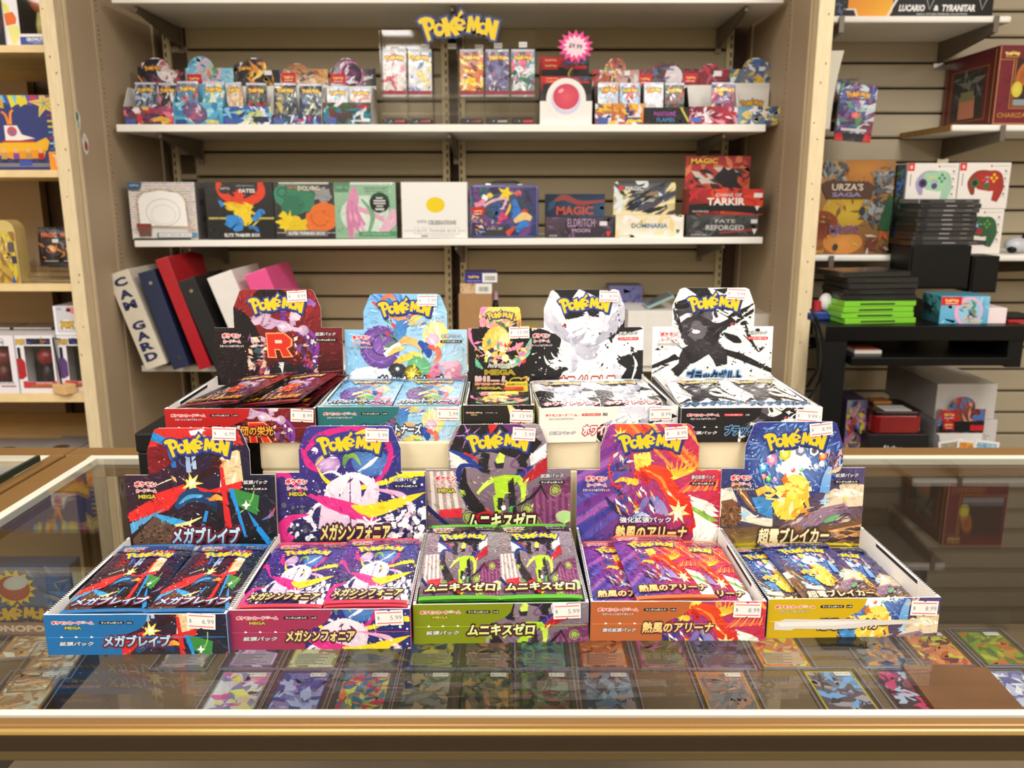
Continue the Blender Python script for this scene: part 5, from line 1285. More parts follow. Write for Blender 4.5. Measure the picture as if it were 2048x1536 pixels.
def display_box(label, px0, px1, pt_h, pb_h, lobes, lip_py, hart, lart, side, Y=2.475, z0=None, dep=0.115, pb=244, group='small booster displays on the shelf', body=(232, 228, 222), hx=None):
    """A counter display: tray with a low printed lip, packs behind it, a raised printed back with round lobes (cx, cy, rx, ry in pixels)."""
    z0 = Z1 if z0 is None else z0
    x0, x1, lh = span(px0, lip_py, px1, pb, Y, z0); w = x1 - x0
    t = thing('booster_display', label, 'card box', (x0, Y, z0), 0, group)
    bm = mat('ctn_%d_%d_%d' % body, body, 0.45, noise=(30, 0.03))
    MB().box(0.0005, 0.001, 0, w - 0.0005, dep, 0.0012).build('tray_floor', bm, t)
    Yb = Y + dep
    H2 = at(0, pb_h - 4, Yb).z - z0
    for s in (0, 1):
        xx = 0 if s == 0 else w - 0.0012
        MB().prism([(0.001, 0.0003), (dep - 0.001, 0.0003), (dep - 0.001, max(lh, H2 * 0.8)), (dep * 0.35, max(lh, H2 * 0.8)), (0.001, lh)], xx, xx + 0.0012, axis='x').build('side_panel', bm, t)
    lp = MB().box(0, 0, 0, w, 0.0011, lh).build('front_lip', bm, t)
    lart.paint(int(px0) + 1, 90, .05)
    lart.build('front_print', flat((0, -0.0001, 0), (w, 0, 0), (0, 0, lh)), lp, M_PRINT, **FAR)
    # back
    hx = hx or (px0 + 4, px1 + 2)
    q0, q1 = 0.0008, w - 0.0008
    fz = lambda py: at(0, py, Yb).z - z0
    top = max([fz(c[1] - c[3]) for c in lobes] + [fz(pt_h)])
    mb = MB().box(q0, dep, 0, q1, dep + 0.0011, fz(pt_h))
    base = fz(pb_h + 6)
    cl = [[(0, 0), (1, 0), (1, (fz(pt_h) - base) / (top - base)), (0, (fz(pt_h) - base) / (top - base))]]
    for i, (cx, cy, rx, ry) in enumerate(lobes):
        Zc = fz(cy); rX = rx * Yb / F; rZ = ry * Yb / F; X = min(w - rX - .001, max(rX + .001, at(cx, cy, Yb).x - x0))
        mb.prism([(X + rX * math.cos(k * math.pi / 9), Zc + rZ * math.sin(k * math.pi / 9)) for k in range(18)], dep + 0.0002 * (i + 1), dep + 0.0010, axis='y')
        sh = cl[0][2][1] + 1e-4
        lobe = [((X + rX * math.cos(k * math.pi / 9) - q0) / (q1 - q0), (Zc + rZ * math.sin(k * math.pi / 9) - base) / (top - base)) for k in range(18)]
        lobe = clip_convex(lobe, [(-1, sh), (2, sh), (2, 3), (-1, 3)])      # only the part that rises above the straight edge
        for other in cl[1:]:                                               # and not over a neighbour lobe
            ox = (max(p[0] for p in other) + min(p[0] for p in other)) / 2; mxx = (max(p[0] for p in lobe) + min(p[0] for p in lobe)) / 2 if lobe else 0
            if lobe: e = max(p[0] for p in other) if mxx > ox else min(p[0] for p in other); lobe = clip_convex(lobe, [(e, -1), (3, -1), (3, 3), (e, 3)] if mxx > ox else [(-2, -1), (e, -1), (e, 3), (-2, 3)])
        if lobe: cl.append([(p[0], p[1]) for p in lobe])
    hb = mb.build('raised_back', bm, t)
    hart.paint(int(px0), 110, .05)
    hart.build('cover_print', flat((q0, dep - 0.0001, base), (q1 - q0, 0, 0), (0, 0, top - base)), hb, M_PRINT, clips=cl, **FAR)
    return t, w, lh
RTAG = (206, 36, 44)
def tcg_tag(a, x0, y0, x1, y1):
    a.rect(RTAG, x0, y0, x1, y1); a.wordmark((x0 + x1) / 2, (y0 + y1) / 2 - 1, (x1 - x0) * .7, (244, 200, 120), (206, 36, 44), simple=True)
    a.rect((240, 200, 190), x0 + (x1 - x0) * .2, y1 - (y1 - y0) * .25, x1 - (x1 - x0) * .2, y1 - (y1 - y0) * .15)

# ------------------------------------------------------------------ shelf with small displays
GRP = 'small packs in the shelf displays'
def fill_packs(k, t, w, lh, specs, h=0.115, dep=0.05):
    for i, (lab, ux, pw, cols, top, bg, ry) in enumerate(specs):
        us_pack(lab, t.location.x + min(1 - pw * .46 - .02, max(pw * .46 + .02, ux)) * w, t.location.y + dep * (0.5 + 0.25 * i), t.location.z + 0.0028, pw * w * .92, h, pack_face(cols, k * 7 + i, top, bg=bg), GRP, -4, 0, ry)
DK = (26, 22, 30)
h = mix((252, 118, 347, 172), DK, DK, (50, 30, 40), DK, [(60, 40, 60), (150, 60, 80), (90, 80, 100)], 1, 20, 12); h.ell((236, 228, 228), 312, 140, 22, 24, 0, 14, (200, 180, 186)); h.shards(3, 14, [(240, 236, 236), (180, 90, 110)], (295, 125, 335, 165), 14); h.wordmark(283, 136, 36, (236, 170, 60), (60, 30, 40), simple=True); h.rib((200, 160, 60), [(252, 150), (262, 168)], [3, 3])
l = mix((248, 213, 347, 245), (120, 60, 90), (170, 80, 120), (130, 40, 50), (60, 70, 70), [(230, 190, 80), (220, 120, 150), (60, 60, 80), (200, 60, 60), (240, 230, 235)], 2, 30, 12); l.rect((70, 90, 160), 250, 234, 270, 245); l.rib((220, 170, 70), [(305, 238), (322, 234), (340, 238)], [4, 9, 4])
t, w, lh = display_box('small display of black packs with a white-lobed dark back, standing by the binder-end cheek', 248, 347, 140, 166, [(312, 140, 26, 22), (275, 138, 16, 12)], 213, h, l, (232, 228, 222))
fill_packs(1, t, w, lh, [('grey and blue pack with dark top in the display by the cheek', 0.40, 0.46, [(110, 140, 180), (160, 180, 200), (50, 60, 80)], DK, (120, 130, 150), 0), ('black pack with white bloom in the display by the cheek', 0.80, 0.40, [(230, 224, 224), (190, 120, 140), (40, 36, 44)], DK, (60, 40, 50), 1)])
SKY = (120, 186, 216)
h = mix((355, 115, 449, 168), SKY, SKY, (150, 205, 226), SKY, [(170, 216, 232), (90, 160, 200)], 5, 14, 14); h.ell((236, 170, 206), 402, 140, 24, 24); h.ell((170, 190, 200), 402, 140, 20, 20); h.shards(6, 14, [(90, 150, 90), (230, 200, 80), (90, 100, 140), (220, 120, 110)], (390, 128, 416, 155), 12); tcg_tag(h, 357, 147, 386, 166)
l = mix((347, 200, 447, 245), (90, 176, 206), (110, 190, 216), (60, 140, 190), (80, 170, 200), [(150, 214, 232), (60, 130, 180)], 7, 14, 16); l.ell((90, 70, 120), 390, 220, 26, 20, .5, 18, (130, 100, 150)); l.shards(8, 16, [(180, 90, 100), (90, 90, 110), (220, 200, 200)], (372, 208, 408, 236), 10); l.rect((40, 70, 130), 350, 234, 372, 245); l.rib((200, 190, 110), [(412, 238), (436, 240)], [8, 8])
t, w, lh = display_box('small sky-blue display with a pink-ringed round lobe on its back', 347, 447, 136, 164, [(402, 139, 25, 24)], 205, h, l, SKY, body=(96, 170, 200))
fill_packs(2, t, w, lh, [('teal pack with red figure shapes in the sky-blue display', 0.25, 0.46, [(120, 60, 70), (60, 130, 160), (200, 120, 120)], (70, 130, 170), (50, 120, 150), 0), ('teal pack with pale yellow burst in the sky-blue display', 0.73, 0.48, [(232, 222, 130), (240, 190, 200), (180, 220, 230)], (60, 140, 180), (110, 180, 200), 1)], h=0.118)
h = mix((450, 118, 548, 170), DK, DK, (40, 40, 56), DK, [(80, 70, 50), (210, 160, 60), (60, 60, 90)], 9, 18, 12); h.shards(10, 16, [(236, 180, 60), (220, 140, 60), (250, 220, 120)], (484, 125, 525, 165), 18); h.wordmark(476, 136, 30, (236, 170, 60), (60, 30, 40), simple=True); h.rect((228, 226, 230), 516, 140, 532, 149)
l = mix((446, 212, 543, 245), (40, 70, 150), (60, 130, 200), (30, 60, 140), (60, 110, 180), [(200, 210, 130), (120, 190, 230), (30, 50, 110), (230, 230, 240)], 11, 30, 12); l.rect((70, 90, 160), 449, 234, 468, 245); l.rect((40, 50, 80), 506, 230, 538, 240)
t, w, lh = display_box('small blue-lipped display with a black and gold back', 446, 543, 140, 166, [(508, 140, 26, 22), (475, 138, 18, 12)], 213, h, l, DK)
fill_packs(3, t, w, lh, [('silver and gold pack tilted in the blue-lipped display', 0.26, 0.36, [(236, 210, 170), (200, 150, 90), (190, 190, 210)], (170, 160, 150), (220, 200, 180), -5), ('black pack with red bloom in the blue-lipped display', 0.62, 0.46, [(170, 40, 60), (60, 60, 70), (90, 110, 90)], DK, (40, 44, 50), 1)])
OR = (206, 140, 70)
h = mix((545, 128, 645, 168), (120, 60, 50), OR, (230, 190, 140), (220, 190, 170), [OR, (240, 220, 190), (170, 100, 60), (90, 90, 110)], 12, 24, 10); tcg_tag(h, 547, 145, 577, 163); h.shards(13, 8, [(80, 80, 100), (220, 190, 150)], (585, 128, 612, 160), 12)
l = mix((544, 228, 643, 245), (40, 50, 80), (60, 60, 110), (60, 80, 150), (40, 60, 100), [(120, 160, 210), (230, 230, 240), (200, 80, 90), (60, 100, 90)], 14, 20, 8); l.rect((80, 100, 160), 547, 234, 568, 245)
t, w, lh = display_box('small display of tall black packs with an orange back', 544, 643, 138, 164, [(594, 138, 18, 10)], 230, h, l, OR, hx=(545, 641))
fill_packs(4, t, w, lh, [('black pack with grey and gold print in the orange-backed display', 0.25, 0.48, [(120, 120, 110), (60, 70, 90), (190, 170, 90)], (26, 28, 44), (40, 60, 70), 0), ('black pack with pale green print in the orange-backed display', 0.74, 0.50, [(150, 170, 140), (90, 120, 150), (60, 70, 90), (200, 200, 160)], (26, 28, 44), (50, 70, 110), 0)], h=0.113)
h = mix((648, 116, 744, 168), (120, 90, 120), DK, DK, (230, 225, 228), [(60, 50, 60), (150, 60, 110), (230, 228, 232)], 15, 18, 10); h.ell((220, 130, 190), 693, 146, 25, 26); h.ell((60, 40, 60), 693, 146, 22, 23); h.shards(16, 14, [(220, 140, 190), (120, 60, 110), (240, 240, 244)], (675, 128, 712, 165), 14); tcg_tag(h, 648, 144, 680, 163)
l = mix((647, 204, 742, 245), (140, 60, 60), (40, 90, 60), (30, 60, 80), (40, 50, 60), [(180, 50, 56), (150, 200, 220), (40, 110, 70), (230, 230, 235), (40, 130, 150)], 17, 30, 14); l.rect((70, 100, 170), 650, 232, 672, 243); l.rect((206, 210, 214), 702, 236, 738, 239); l.rect((226, 228, 230), 726, 233, 740, 239)
t, w, lh = display_box('small display of silvery pink packs beside the clear rack', 647, 742, 137, 166, [(693, 146, 25, 27)], 205, h, l, (230, 226, 226))
fill_packs(5, t, w, lh, [('silver and pink pack in the display next to the clear rack, cheek side', 0.27, 0.48, [(236, 190, 200), (240, 240, 245), (150, 180, 190)], (190, 210, 220), (230, 190, 200), 0), ('silver and rose pack in the display next to the clear rack, rack side', 0.75, 0.47, [(230, 200, 190), (244, 244, 248), (200, 120, 110)], (190, 210, 220), (230, 210, 210), 0)], h=0.105)
# right of the ball-print box
h = mix((1188, 118, 1290, 168), (190, 50, 50), (150, 60, 50), (230, 225, 220), (200, 60, 50), [(220, 110, 60), (240, 236, 230), (120, 60, 60)], 18, 18, 10); h.shards(19, 22, [(220, 190, 90), (90, 150, 120), (240, 220, 160), (190, 90, 60)], (1212, 118, 1250, 160), 12); h.rect((236, 234, 236), 1258, 140, 1270, 149)
l = mix((1190, 206, 1288, 245), (210, 120, 50), (230, 170, 60), (220, 90, 40), (40, 50, 110), [(240, 190, 70), (40, 60, 120), (226, 226, 236), (200, 110, 50)], 20, 30, 13); l.rect((70, 90, 160), 1196, 231, 1216, 243); l.rect((90, 80, 110), 1257, 231, 1282, 234.5); l.rect((236, 196, 50), 1258, 235.5, 1284, 240)
t, w, lh = display_box('small orange-lipped display with a red ragged back beside the ball-print box', 1190, 1288, 140, 166, [(1231, 138, 20, 20)], 207, h, l, (60, 50, 50), body=(90, 70, 60), hx=(1190, 1283))
fill_packs(6, t, w, lh, [('icy blue silver pack next to the ball-print box', 0.28, 0.46, [(200, 220, 236), (150, 190, 220), (236, 240, 246)], (220, 140, 80), (170, 200, 226), 0), ('icy blue pack with red streak, second from the ball-print box', 0.74, 0.46, [(170, 200, 230), (200, 80, 80), (236, 240, 246), (60, 90, 150)], (160, 190, 210), (120, 160, 210), 0)])
h = mix((1282, 122, 1380, 168), (140, 50, 50), (60, 60, 60), (40, 60, 70), (150, 40, 44), [(60, 130, 130), (40, 36, 60), (110, 90, 130)], 21, 18, 10); h.ell((226, 214, 222), 1360, 150, 20, 22); h.shards(22, 14, [(40, 60, 90), (60, 140, 140), (120, 100, 140)], (1310, 128, 1345, 165), 14); tcg_tag(h, 1280, 144, 1312, 166); h.rect((236, 234, 236), 1352, 143, 1365, 151)
l = mix((1287, 215, 1378, 245), (22, 22, 26), (22, 22, 26), (18, 18, 20), (18, 18, 20), [(36, 34, 40)], 23, 8, 8, 3); l.text('PHANTASMAL', 1330, 226, 8, (190, 90, 190), 44); l.text('FLAMES', 1332, 236, 7, (90, 150, 210), 36); l.rib((210, 190, 70), [(1362, 216), (1378, 240)], [4, 3])
t, w, lh = display_box('small black-lipped display with violet lettering', 1287, 1378, 138, 166, [(1322, 140, 16, 14), (1360, 150, 19, 22)], 215, h, l, DK, body=(40, 36, 40))
fill_packs(7, t, w, lh, [('white glaring pack in the black-lipped display', 0.24, 0.46, [(240, 238, 238), (230, 200, 210), (200, 200, 210)], (230, 230, 234), (240, 236, 236), 0), ('dark red and green pack in the black-lipped display', 0.72, 0.46, [(150, 40, 50), (50, 90, 60), (40, 36, 40)], (60, 90, 60), (60, 36, 44), 0)])
h = mix((1376, 126, 1478, 168), (130, 40, 60), (150, 40, 60), (120, 30, 50), (150, 50, 50), [(180, 90, 110), (60, 40, 50), (200, 60, 70)], 24, 22, 12); tcg_tag(h, 1378, 144, 1408, 164); h.rect((236, 234, 236), 1443, 139, 1461, 150)
l = mix((1378, 212, 1475, 245), (60, 20, 36), (200, 60, 80), (190, 40, 60), (150, 40, 60), [(220, 150, 170), (240, 230, 235), (120, 30, 50)], 25, 26, 12); l.rect((80, 110, 180), 1383, 231, 1404, 240)
t, w, lh = display_box('small half-empty display with a maroon back and red lip', 1378, 1475, 138, 164, [(1420, 138, 18, 9)], 213, h, l, (232, 228, 222), hx=(1378, 1466))
fill_packs(8, t, w, lh, [('violet and yellow pack alone in the maroon-backed display', 0.72, 0.50, [(120, 80, 140), (230, 180, 60), (190, 50, 70), (60, 50, 80)], (90, 70, 130), (170, 60, 80), 0)])
h = mix((1470, 116, 1568, 172), (70, 110, 160), (60, 100, 160), (200, 170, 70), (60, 90, 130), [(230, 190, 70), (60, 100, 160), (220, 226, 236), (130, 160, 90)], 26, 30, 13); h.wordmark(1498, 132, 26, (236, 180, 60), (50, 60, 110), simple=True); h.rect((226, 226, 230), 1534, 134, 1548, 144)
l = mix((1475, 212, 1567, 245), (110, 160, 190), (60, 70, 100), (50, 60, 90), (120, 160, 180), [(230, 200, 120), (226, 226, 230), (60, 80, 120)], 27, 26, 12); l.text('BRILLIANT', 1551, 228, 5, (206, 204, 212), 27, (), .02, .1); l.text('STARS', 1548, 234.5, 6, (216, 196, 60), 24, (), .03, .1)
t, w, lh = display_box('small empty display with a blue and gold back at the shelf end', 1475, 1567, 138, 160, [(1510, 140, 24, 22), (1540, 140, 18, 14)], 213, h, l, (232, 228, 222), hx=(1474, 1560))
wa = Art(1486, 165, 1546, 205); wa.rect((236, 232, 228), 1486, 165, 1546, 205); wa.wordmark(1516, 182, 46, (236, 180, 60), (90, 70, 60), simple=True); wa.rect((190, 60, 60), 1494, 194, 1538, 200)
pm = MB().box(0.016, 0.098, 0.002, w - 0.016, 0.099, 0.11).build('inner_card', M_PAPERW, t)
wa.build('front_print', flat((0.02, 0.0978, 0.035), (w - 0.04, 0, 0), (0, 0, 0.06)), pm, M_PRINT, **FAR)

# box with a round red and white print, black back, pink price burst
Yq = 2.475
x0, x1, hh = span(1080, 100, 1185, 243, Yq, Z1); w = x1 - x0
t = thing('booster_display', 'black and white display box with a plain red disc on its front', 'card box', (x0, Yq, Z1), 0, 'small booster displays on the shelf')
MB().box(0.001, 0.012, 0, w - 0.001, 0.11, at(0, 150, Yq).z - Z1 - 0.002).build('box_body', mat('ctn_24_22_26', (26, 24, 28), 0.35, coat=0.2, noise=(30, 0.05)), t, bevel=0.001)
lz = at(0, 202, Yq).z - Z1; cz = at(0, 198, Yq).z - Z1; cr = 36 * 2.42 / F
lip = MB().box(0, 0, 0, w, 0.0012, lz).prism([(w * .5 + cr * 1.08 * math.cos(k * math.pi / 14), cz + cr * 1.08 * math.sin(k * math.pi / 14)) for k in range(28)], -0.0006, 0.0010, axis='y').build('front_lip', M_PAPERW, t)
a = Art(-1, -1, 1, 1); a.ell((206, 200, 226), 0, 0, 0.80, 0.80, 0, 36, (236, 234, 244)); a.ell((206, 62, 84), 0, -0.12, 0.70, 0.66, 0, 32, (222, 90, 108)); a.ell((240, 170, 180), -0.28, -0.42, 0.16, 0.09, -.5)
a.build('front_print', flat((w * .5 - cr, -0.0008, cz - cr), (2 * cr, 0, 0), (0, 0, 2 * cr)), lip, M_PRINT, **FAR)
bk = MB().box(0.001, 0.1101, 0, w - 0.001, 0.1112, hh).build('raised_back', M_BLACK, t)
a = mix((1080, 100, 1185, 205), (190, 50, 50), (60, 60, 70), (24, 22, 24), (24, 22, 24), [(36, 32, 36), (28, 26, 30)], 33, 8, 14, 3); a.poly(RTAG, [(1086, 104), (1130, 104), (1118, 142), (1086, 142)]); a.rect((30, 28, 30), 1086, 143, 1185, 205)
for q in (112, 130): a.wordmark(1104, q, 26, (236, 190, 120), (206, 36, 44), simple=True)
a.shards(34, 10, [(60, 90, 170), (60, 140, 150), (200, 60, 60)], (1128, 110, 1180, 125), 10); a.rect(RTAG, 1154, 130, 1180, 140); a.rib((200, 160, 60), [(1150, 136), (1142, 160), (1160, 190)], [3, 4, 2])
top_art = a
a.build('front_print', flat((0.001, 0.0117, at(0, 150, Yq).z - Z1 - 0.05), (w - 0.002, 0, 0), (0, 0, 0.048)), bk, M_PRINT, **FAR)
a.build('cover_print', flat((0.001, 0.110, hh * .55), (w - 0.002, 0, 0), (0, 0, hh * .45)), bk, M_PRINT, **FAR)
c = at(1151, 93, 2.46)
t = thing('price_burst', 'pink starburst price card with handwriting above the red-disc box', 'price card', (c.x, 2.46, c.z), math.radians(0))
t.rotation_euler = (0, math.radians(8), 0)
def burst(r, r2, n=15, ky=.86): return [((r if k % 2 == 0 else r2) * math.cos(math.pi * k / n), ky * (r if k % 2 == 0 else r2) * math.sin(math.pi * k / n)) for k in range(2 * n)]
bo = MB().prism(burst(0.051, 0.036), 0, 0.001, axis='y').build('card', mat('pink_card', (240, 74, 150), 0.6, noise=(40, 0.03)), t)
MB().box(-0.004, 0.001, -0.075, 0.004, 0.0016, 0.0).build('stick', M_ACRYL, t)
a = Art(-1, -1, 1, 1); a.poly((248, 214, 226), [(x / .051, y / .051) for x, y in burst(0.036, 0.025, 14)]); a.text('$9.99', 0, 0, .28, (40, 30, 40), .72, (), .02, .1)
a.build('lettering', flat((-0.051, -0.0002, -0.051), (0.102, 0, 0), (0, 0, 0.102)), bo, M_PRINTM, **FAR)

# clear pack rack with its lettering sign
YR = 2.47
rx0, rx1, rh = span(760, 57, 1072, 243, YR, Z1); rw_ = rx1 - rx0
rk = thing('acrylic_rack', 'clear acrylic rack of six pack slots on the shelf under its yellow lettering', 'display rack', (rx0, YR, Z1))
MB().box(0, 0.060, 0.001, rw_, 0.0630, at(0, 60, YR + .06).z - Z1).build('back_panel', M_ACRYL, rk)
MB().box(0, 0.0, 0.0, rw_, 0.0598, 0.003).build('base_panel', M_ACRYL, rk)
zb1 = at(0, 192, YR).z - Z1; zb0 = at(0, 232, YR).z - Z1
MB().box(0, 0.012, zb1 - 0.003, rw_, 0.0598, zb1).build('slot_floor', M_ACRYL, rk)
MB().box(0, 0.0, zb0 + 0.002, rw_, 0.002, zb0 + 0.010).build('front_lip', M_ACRYL, rk)
MB().box(0, 0.010, zb1 - 0.006, rw_, 0.0119, zb1 + 0.006).build('front_lip', M_ACRYL, rk)
for k in range(7):
    x = rw_ * k / 6 + (-0.0012 if k else 0)
    hk = (at(0, 60, YR).z - Z1) if k in (0, 6) else (at(0, 92, YR).z - Z1)
    MB().box(x, 0.004, 0.0031, x + 0.0024, 0.0599, hk).build('divider', M_ACRYL, rk)
sg = MB(); sc = at(918, 52, YR - 0.004); sw = 165 * 2.32 / F
for p, _ in WM: sg.prism([(sc.x - rx0 + (x - 50) * sw / 100, sc.z - Z1 + (y - 18) * sw / 100) for x, y in _grow(p, 2.6)], -0.006, -0.0035, axis='y')
so = sg.build('sign_lettering', mat('sign_blue', (52, 66, 130), 0.5, noise=(30, 0.05)), rk)
a = Art(0, 0, 100, 40)
for p, hs in WM:
    a.poly((238, 206, 40), [(x, 40 - y) for x, y in p])
    for q in hs: a.poly((52, 66, 130), [(x, 40 - y) for x, y in q])
a.build('lettering', flat((sc.x - rx0 - sw / 2, -0.0062, sc.z - Z1 - 18 * sw / 100), (sw, 0, 0), (0, 0, sw * .4)), so, M_PRINT, **FAR)
MB().box(sc.x - rx0 - sw * .42, -0.0034, sc.z - Z1 - 0.02, sc.x - rx0 + sw * .42, 0.06, sc.z - Z1 - 0.017).build('sign_bracket', M_ACRYL, rk)
slots = [('white and rose foil pack in the first slot of the clear rack', 787, [(190, 80, 100), (236, 230, 226), (220, 160, 170)], (216, 218, 222), (226, 214, 214)),
         ('white and blue foil pack in the second slot of the clear rack', 841, [(110, 140, 200), (230, 210, 120), (236, 232, 228)], (220, 224, 230), (220, 220, 226)),
         ('golden foil pack just past the empty slot of the clear rack', 943, [(240, 200, 60), (220, 110, 60), (240, 224, 120), (120, 60, 80)], (180, 130, 120), (220, 150, 60)),
         ('violet and grey foil pack in the fifth slot of the clear rack', 996, [(120, 120, 160), (190, 190, 210), (70, 60, 90), (150, 100, 110)], (90, 80, 140), (120, 110, 140)),
         ('green and pink foil pack in the end slot of the clear rack', 1046, [(220, 110, 140), (60, 120, 90), (220, 224, 226), (90, 80, 110)], (90, 150, 180), (130, 150, 140))]
for i, (lab, px, cols, tp, bg) in enumerate(slots):
    X = rx0 + rw_ * ((0, 1, 3, 4, 5)[i] + .5) / 6
    us_pack(lab, X, YR + 0.035, Z1 + zb1 + 0.0005, 0.066, at(0, 98, YR + .03).z - Z1 - zb1, pack_face(cols, 90 + i, tp, bg=bg, foot=(150, 40, 50)), 'foil packs standing in the clear rack', -3)
    t = thing('booster_pack', ['dark red pack lying under the first rack slot', 'dark brown pack lying under the second rack slot', 'dark pack lying under the golden pack', 'black and grey pack lying under the fifth rack slot', 'black and red pack lying under the end rack slot'][i], 'card pack', (X, YR + 0.006, Z1 + 0.0035), 0, 'packs lying in the base of the clear rack')
    MB().box(-0.031, 0, 0, 0.031, 0.05, 0.016).build('pouch', mat('lying_pack_%d' % (i % 2), [(60, 30, 34), (44, 40, 42)][i % 2], 0.3, 0.3, coat=0.5, noise=(40, 0.3), bump=(60, 0.5, 0.003)), t, bevel=0.004)
    a = Art(0, 0, 10, 3); a.rect((40, 36, 38), 0, 0, 10, 3); a.rect([(170, 60, 70), (150, 60, 60), (120, 50, 50), (150, 150, 140), (200, 40, 50)][i], 5.2, .9, 10, 2.6); a.rect((190, 186, 190), 3, 1, 3.5, 2)
    a.build('foil_print', flat((-0.029, -0.0004, 0.002), (0.058, 0, 0), (0, 0, 0.011)), t, M_FOIL2, **FAR)
for px, py in ((788, 95), (850, 93), (904, 92), (958, 94), (996, 91), (1046, 89)):
    p = at(px, py, YR + 0.055)
    o = MB().box(-0.0115, 0, -0.0072, 0.0115, 0.0006, 0.0072).build('price_sticker', M_PAPERW, rk); o.location = (p.x - rx0, 0.0585, p.z - Z1)
    a = Art(0, 0, 10, 6); a.text('$9.99', 5, 3, 2.2, (150, 110, 140), 7); a.build('lettering', flat((-0.0115, -0.0002, -0.0072), (0.023, 0, 0), (0, 0, 0.0144)), o, M_PRINTM, **FAR)

# ------------------------------------------------------------------ shelf with the square trainer boxes
YE = 2.462
ETB = 'square trainer boxes on the shelf'
def etb(label, rect, art, side, depth=0.095, sideart=None, shine=M_PRINT):
    xm = at((rect[0] + rect[2]) / 2, 430, YE).x
    if rect[0] in (412, 549, 669): art.paint(rect[0], 150, .03, .3)
    return carton('trainer_box', label, 'card box', rect, YE, z2(xm) + 0.0012, depth, art, side, ETB, shine=shine, sideart=sideart)
a = Art(260, 364, 393, 478); a.rect((232, 228, 222), 260, 364, 393, 478); R = random.Random(5)
for i in range(27):
    for j in range(20):
        x, y = 262 + i * 4.9 + (j % 2) * 2.4, 366 + j * 5.2
        if y < 466 and (x < 281 or x > 374 or y < 384 or (y < 392 and (x < 294 or x > 360))): a.ell(R.choice([(110, 120, 150), (214, 150, 110), (170, 120, 160), (90, 100, 130), (230, 190, 130)]), x, y, 1.5, 1.5, 0, 5)
a.rib((190, 160, 110), [(278, 470), (277, 400), (290, 384), (325, 378), (362, 384), (374, 400), (378, 456)], [1.2] * 7); a.poly((246, 244, 240), [(280, 450), (279, 402), (291, 386), (325, 380), (361, 386), (373, 402), (376, 452)])
a.ring((190, 194, 202), 328, 424, 34, 1.4, 0, 360, .8); a.ring((214, 214, 218), 328, 428, 24, 1.2, 0, 360, .8)
a.rib((200, 170, 120), [(268, 454), (320, 453), (393, 458)], [1.2] * 3); a.poly((60, 90, 120), [(260, 364), (290, 364), (284, 379), (262, 379)]); a.wordmark(274, 370, 19, (150, 180, 200), (60, 90, 120), simple=True)
a.poly((120, 80, 70), [(272, 448), (302, 448), (300, 472), (290, 470), (277, 472)]); a.rect((140, 60, 56), 272, 446, 302, 452); a.rect((110, 140, 160), 312, 464, 393, 474); a.rect((236, 234, 230), 316, 465, 382, 473); a.text('ELITE TRAINER BOX', 349, 469, 4.6, (120, 120, 130), 60); a.ell((90, 150, 180), 387, 468, 5); a.rect((60, 60, 64), 264, 475, 380, 478)
sa = Art(0, 0, 10, 10); sa.grad((130, 128, 130), (100, 98, 100), (80, 78, 80), (110, 108, 110)); sa.rect((60, 60, 64), 3, 3, 6, 4); sa.rect((50, 50, 54), 5, 6, 9, 7)
etb('white trainer box with a coloured dotted border and a blank arch', (260, 364, 393, 480), a, (140, 138, 138), 0.10, sa)
def bk(x0, y0, x1, y1, tl, br): q = Art(x0, y0, x1, y1); q.grad(tl, tl, br, br); return q
a = bk(412, 364, 548, 478, (56, 54, 54), (26, 25, 26))
a.rect((190, 176, 90), 416, 434, 548, 438); a.rect((34, 33, 34), 412, 440, 548, 478)
a.rib((226, 72, 46), [(440, 364), (446, 385), (470, 402), (490, 398)], [10, 16, 16, 14]); a.rib((226, 72, 46), [(524, 364), (524, 386), (505, 400), (480, 408)], [10, 18, 18, 14]); a.star((226, 72, 46), 480, 390, 14, 8, 7)
a.shards(41, 16, [(240, 210, 50), (230, 190, 40)], (455, 405, 510, 425), 22, .35, .16); a.splat((240, 206, 46), 486, 432, 18, 4, 14, .3); a.shards(42, 8, [(240, 210, 60)], (480, 415, 515, 450), 16, -.9, .2)
a.rib((60, 140, 214), [(440, 400), (446, 412)], [6, 8]); a.rib((60, 140, 214), [(450, 440), (470, 446), (475, 462)], [18, 34, 14]); a.rib((60, 140, 214), [(506, 440), (522, 424), (530, 426)], [10, 14, 4]); a.rib((50, 120, 190), [(495, 452), (510, 456), (514, 464)], [4, 8, 6])
a.ell((60, 56, 58), 452, 378, 12, 9); a.wordmark(452, 376, 22, (170, 165, 160), (60, 56, 58), simple=True); a.text('HIDDEN FATES', 494, 371, 3.5, (190, 186, 180), 36); a.text('FATES', 497, 381, 8, (236, 232, 228), 32, (), .03); a.text('ELITE TRAINER BOX', 482, 470, 7, (236, 234, 230), 72, (), .03)
etb('black trainer box with red, yellow and blue wing-like strokes', (412, 364, 548, 480), a, (40, 38, 38), 0.095)
a = bk(549, 364, 670, 478, (90, 88, 86), (60, 58, 58)); 
for k in range(26): a.rect((40, 39, 40), 549, 366 + k * 4.2, 670, 368 + k * 4.2)
a.splat((70, 140, 110), 576, 388, 26, 3, 16, .25); a.splat((60, 130, 100), 600, 398, 28, 5, 16, .3); a.splat((54, 116, 90), 585, 412, 22, 6, 14, .25); a.ring((50, 110, 86), 566, 384, 9, 4); a.splat((150, 150, 152), 646, 388, 20, 7, 14, .5)
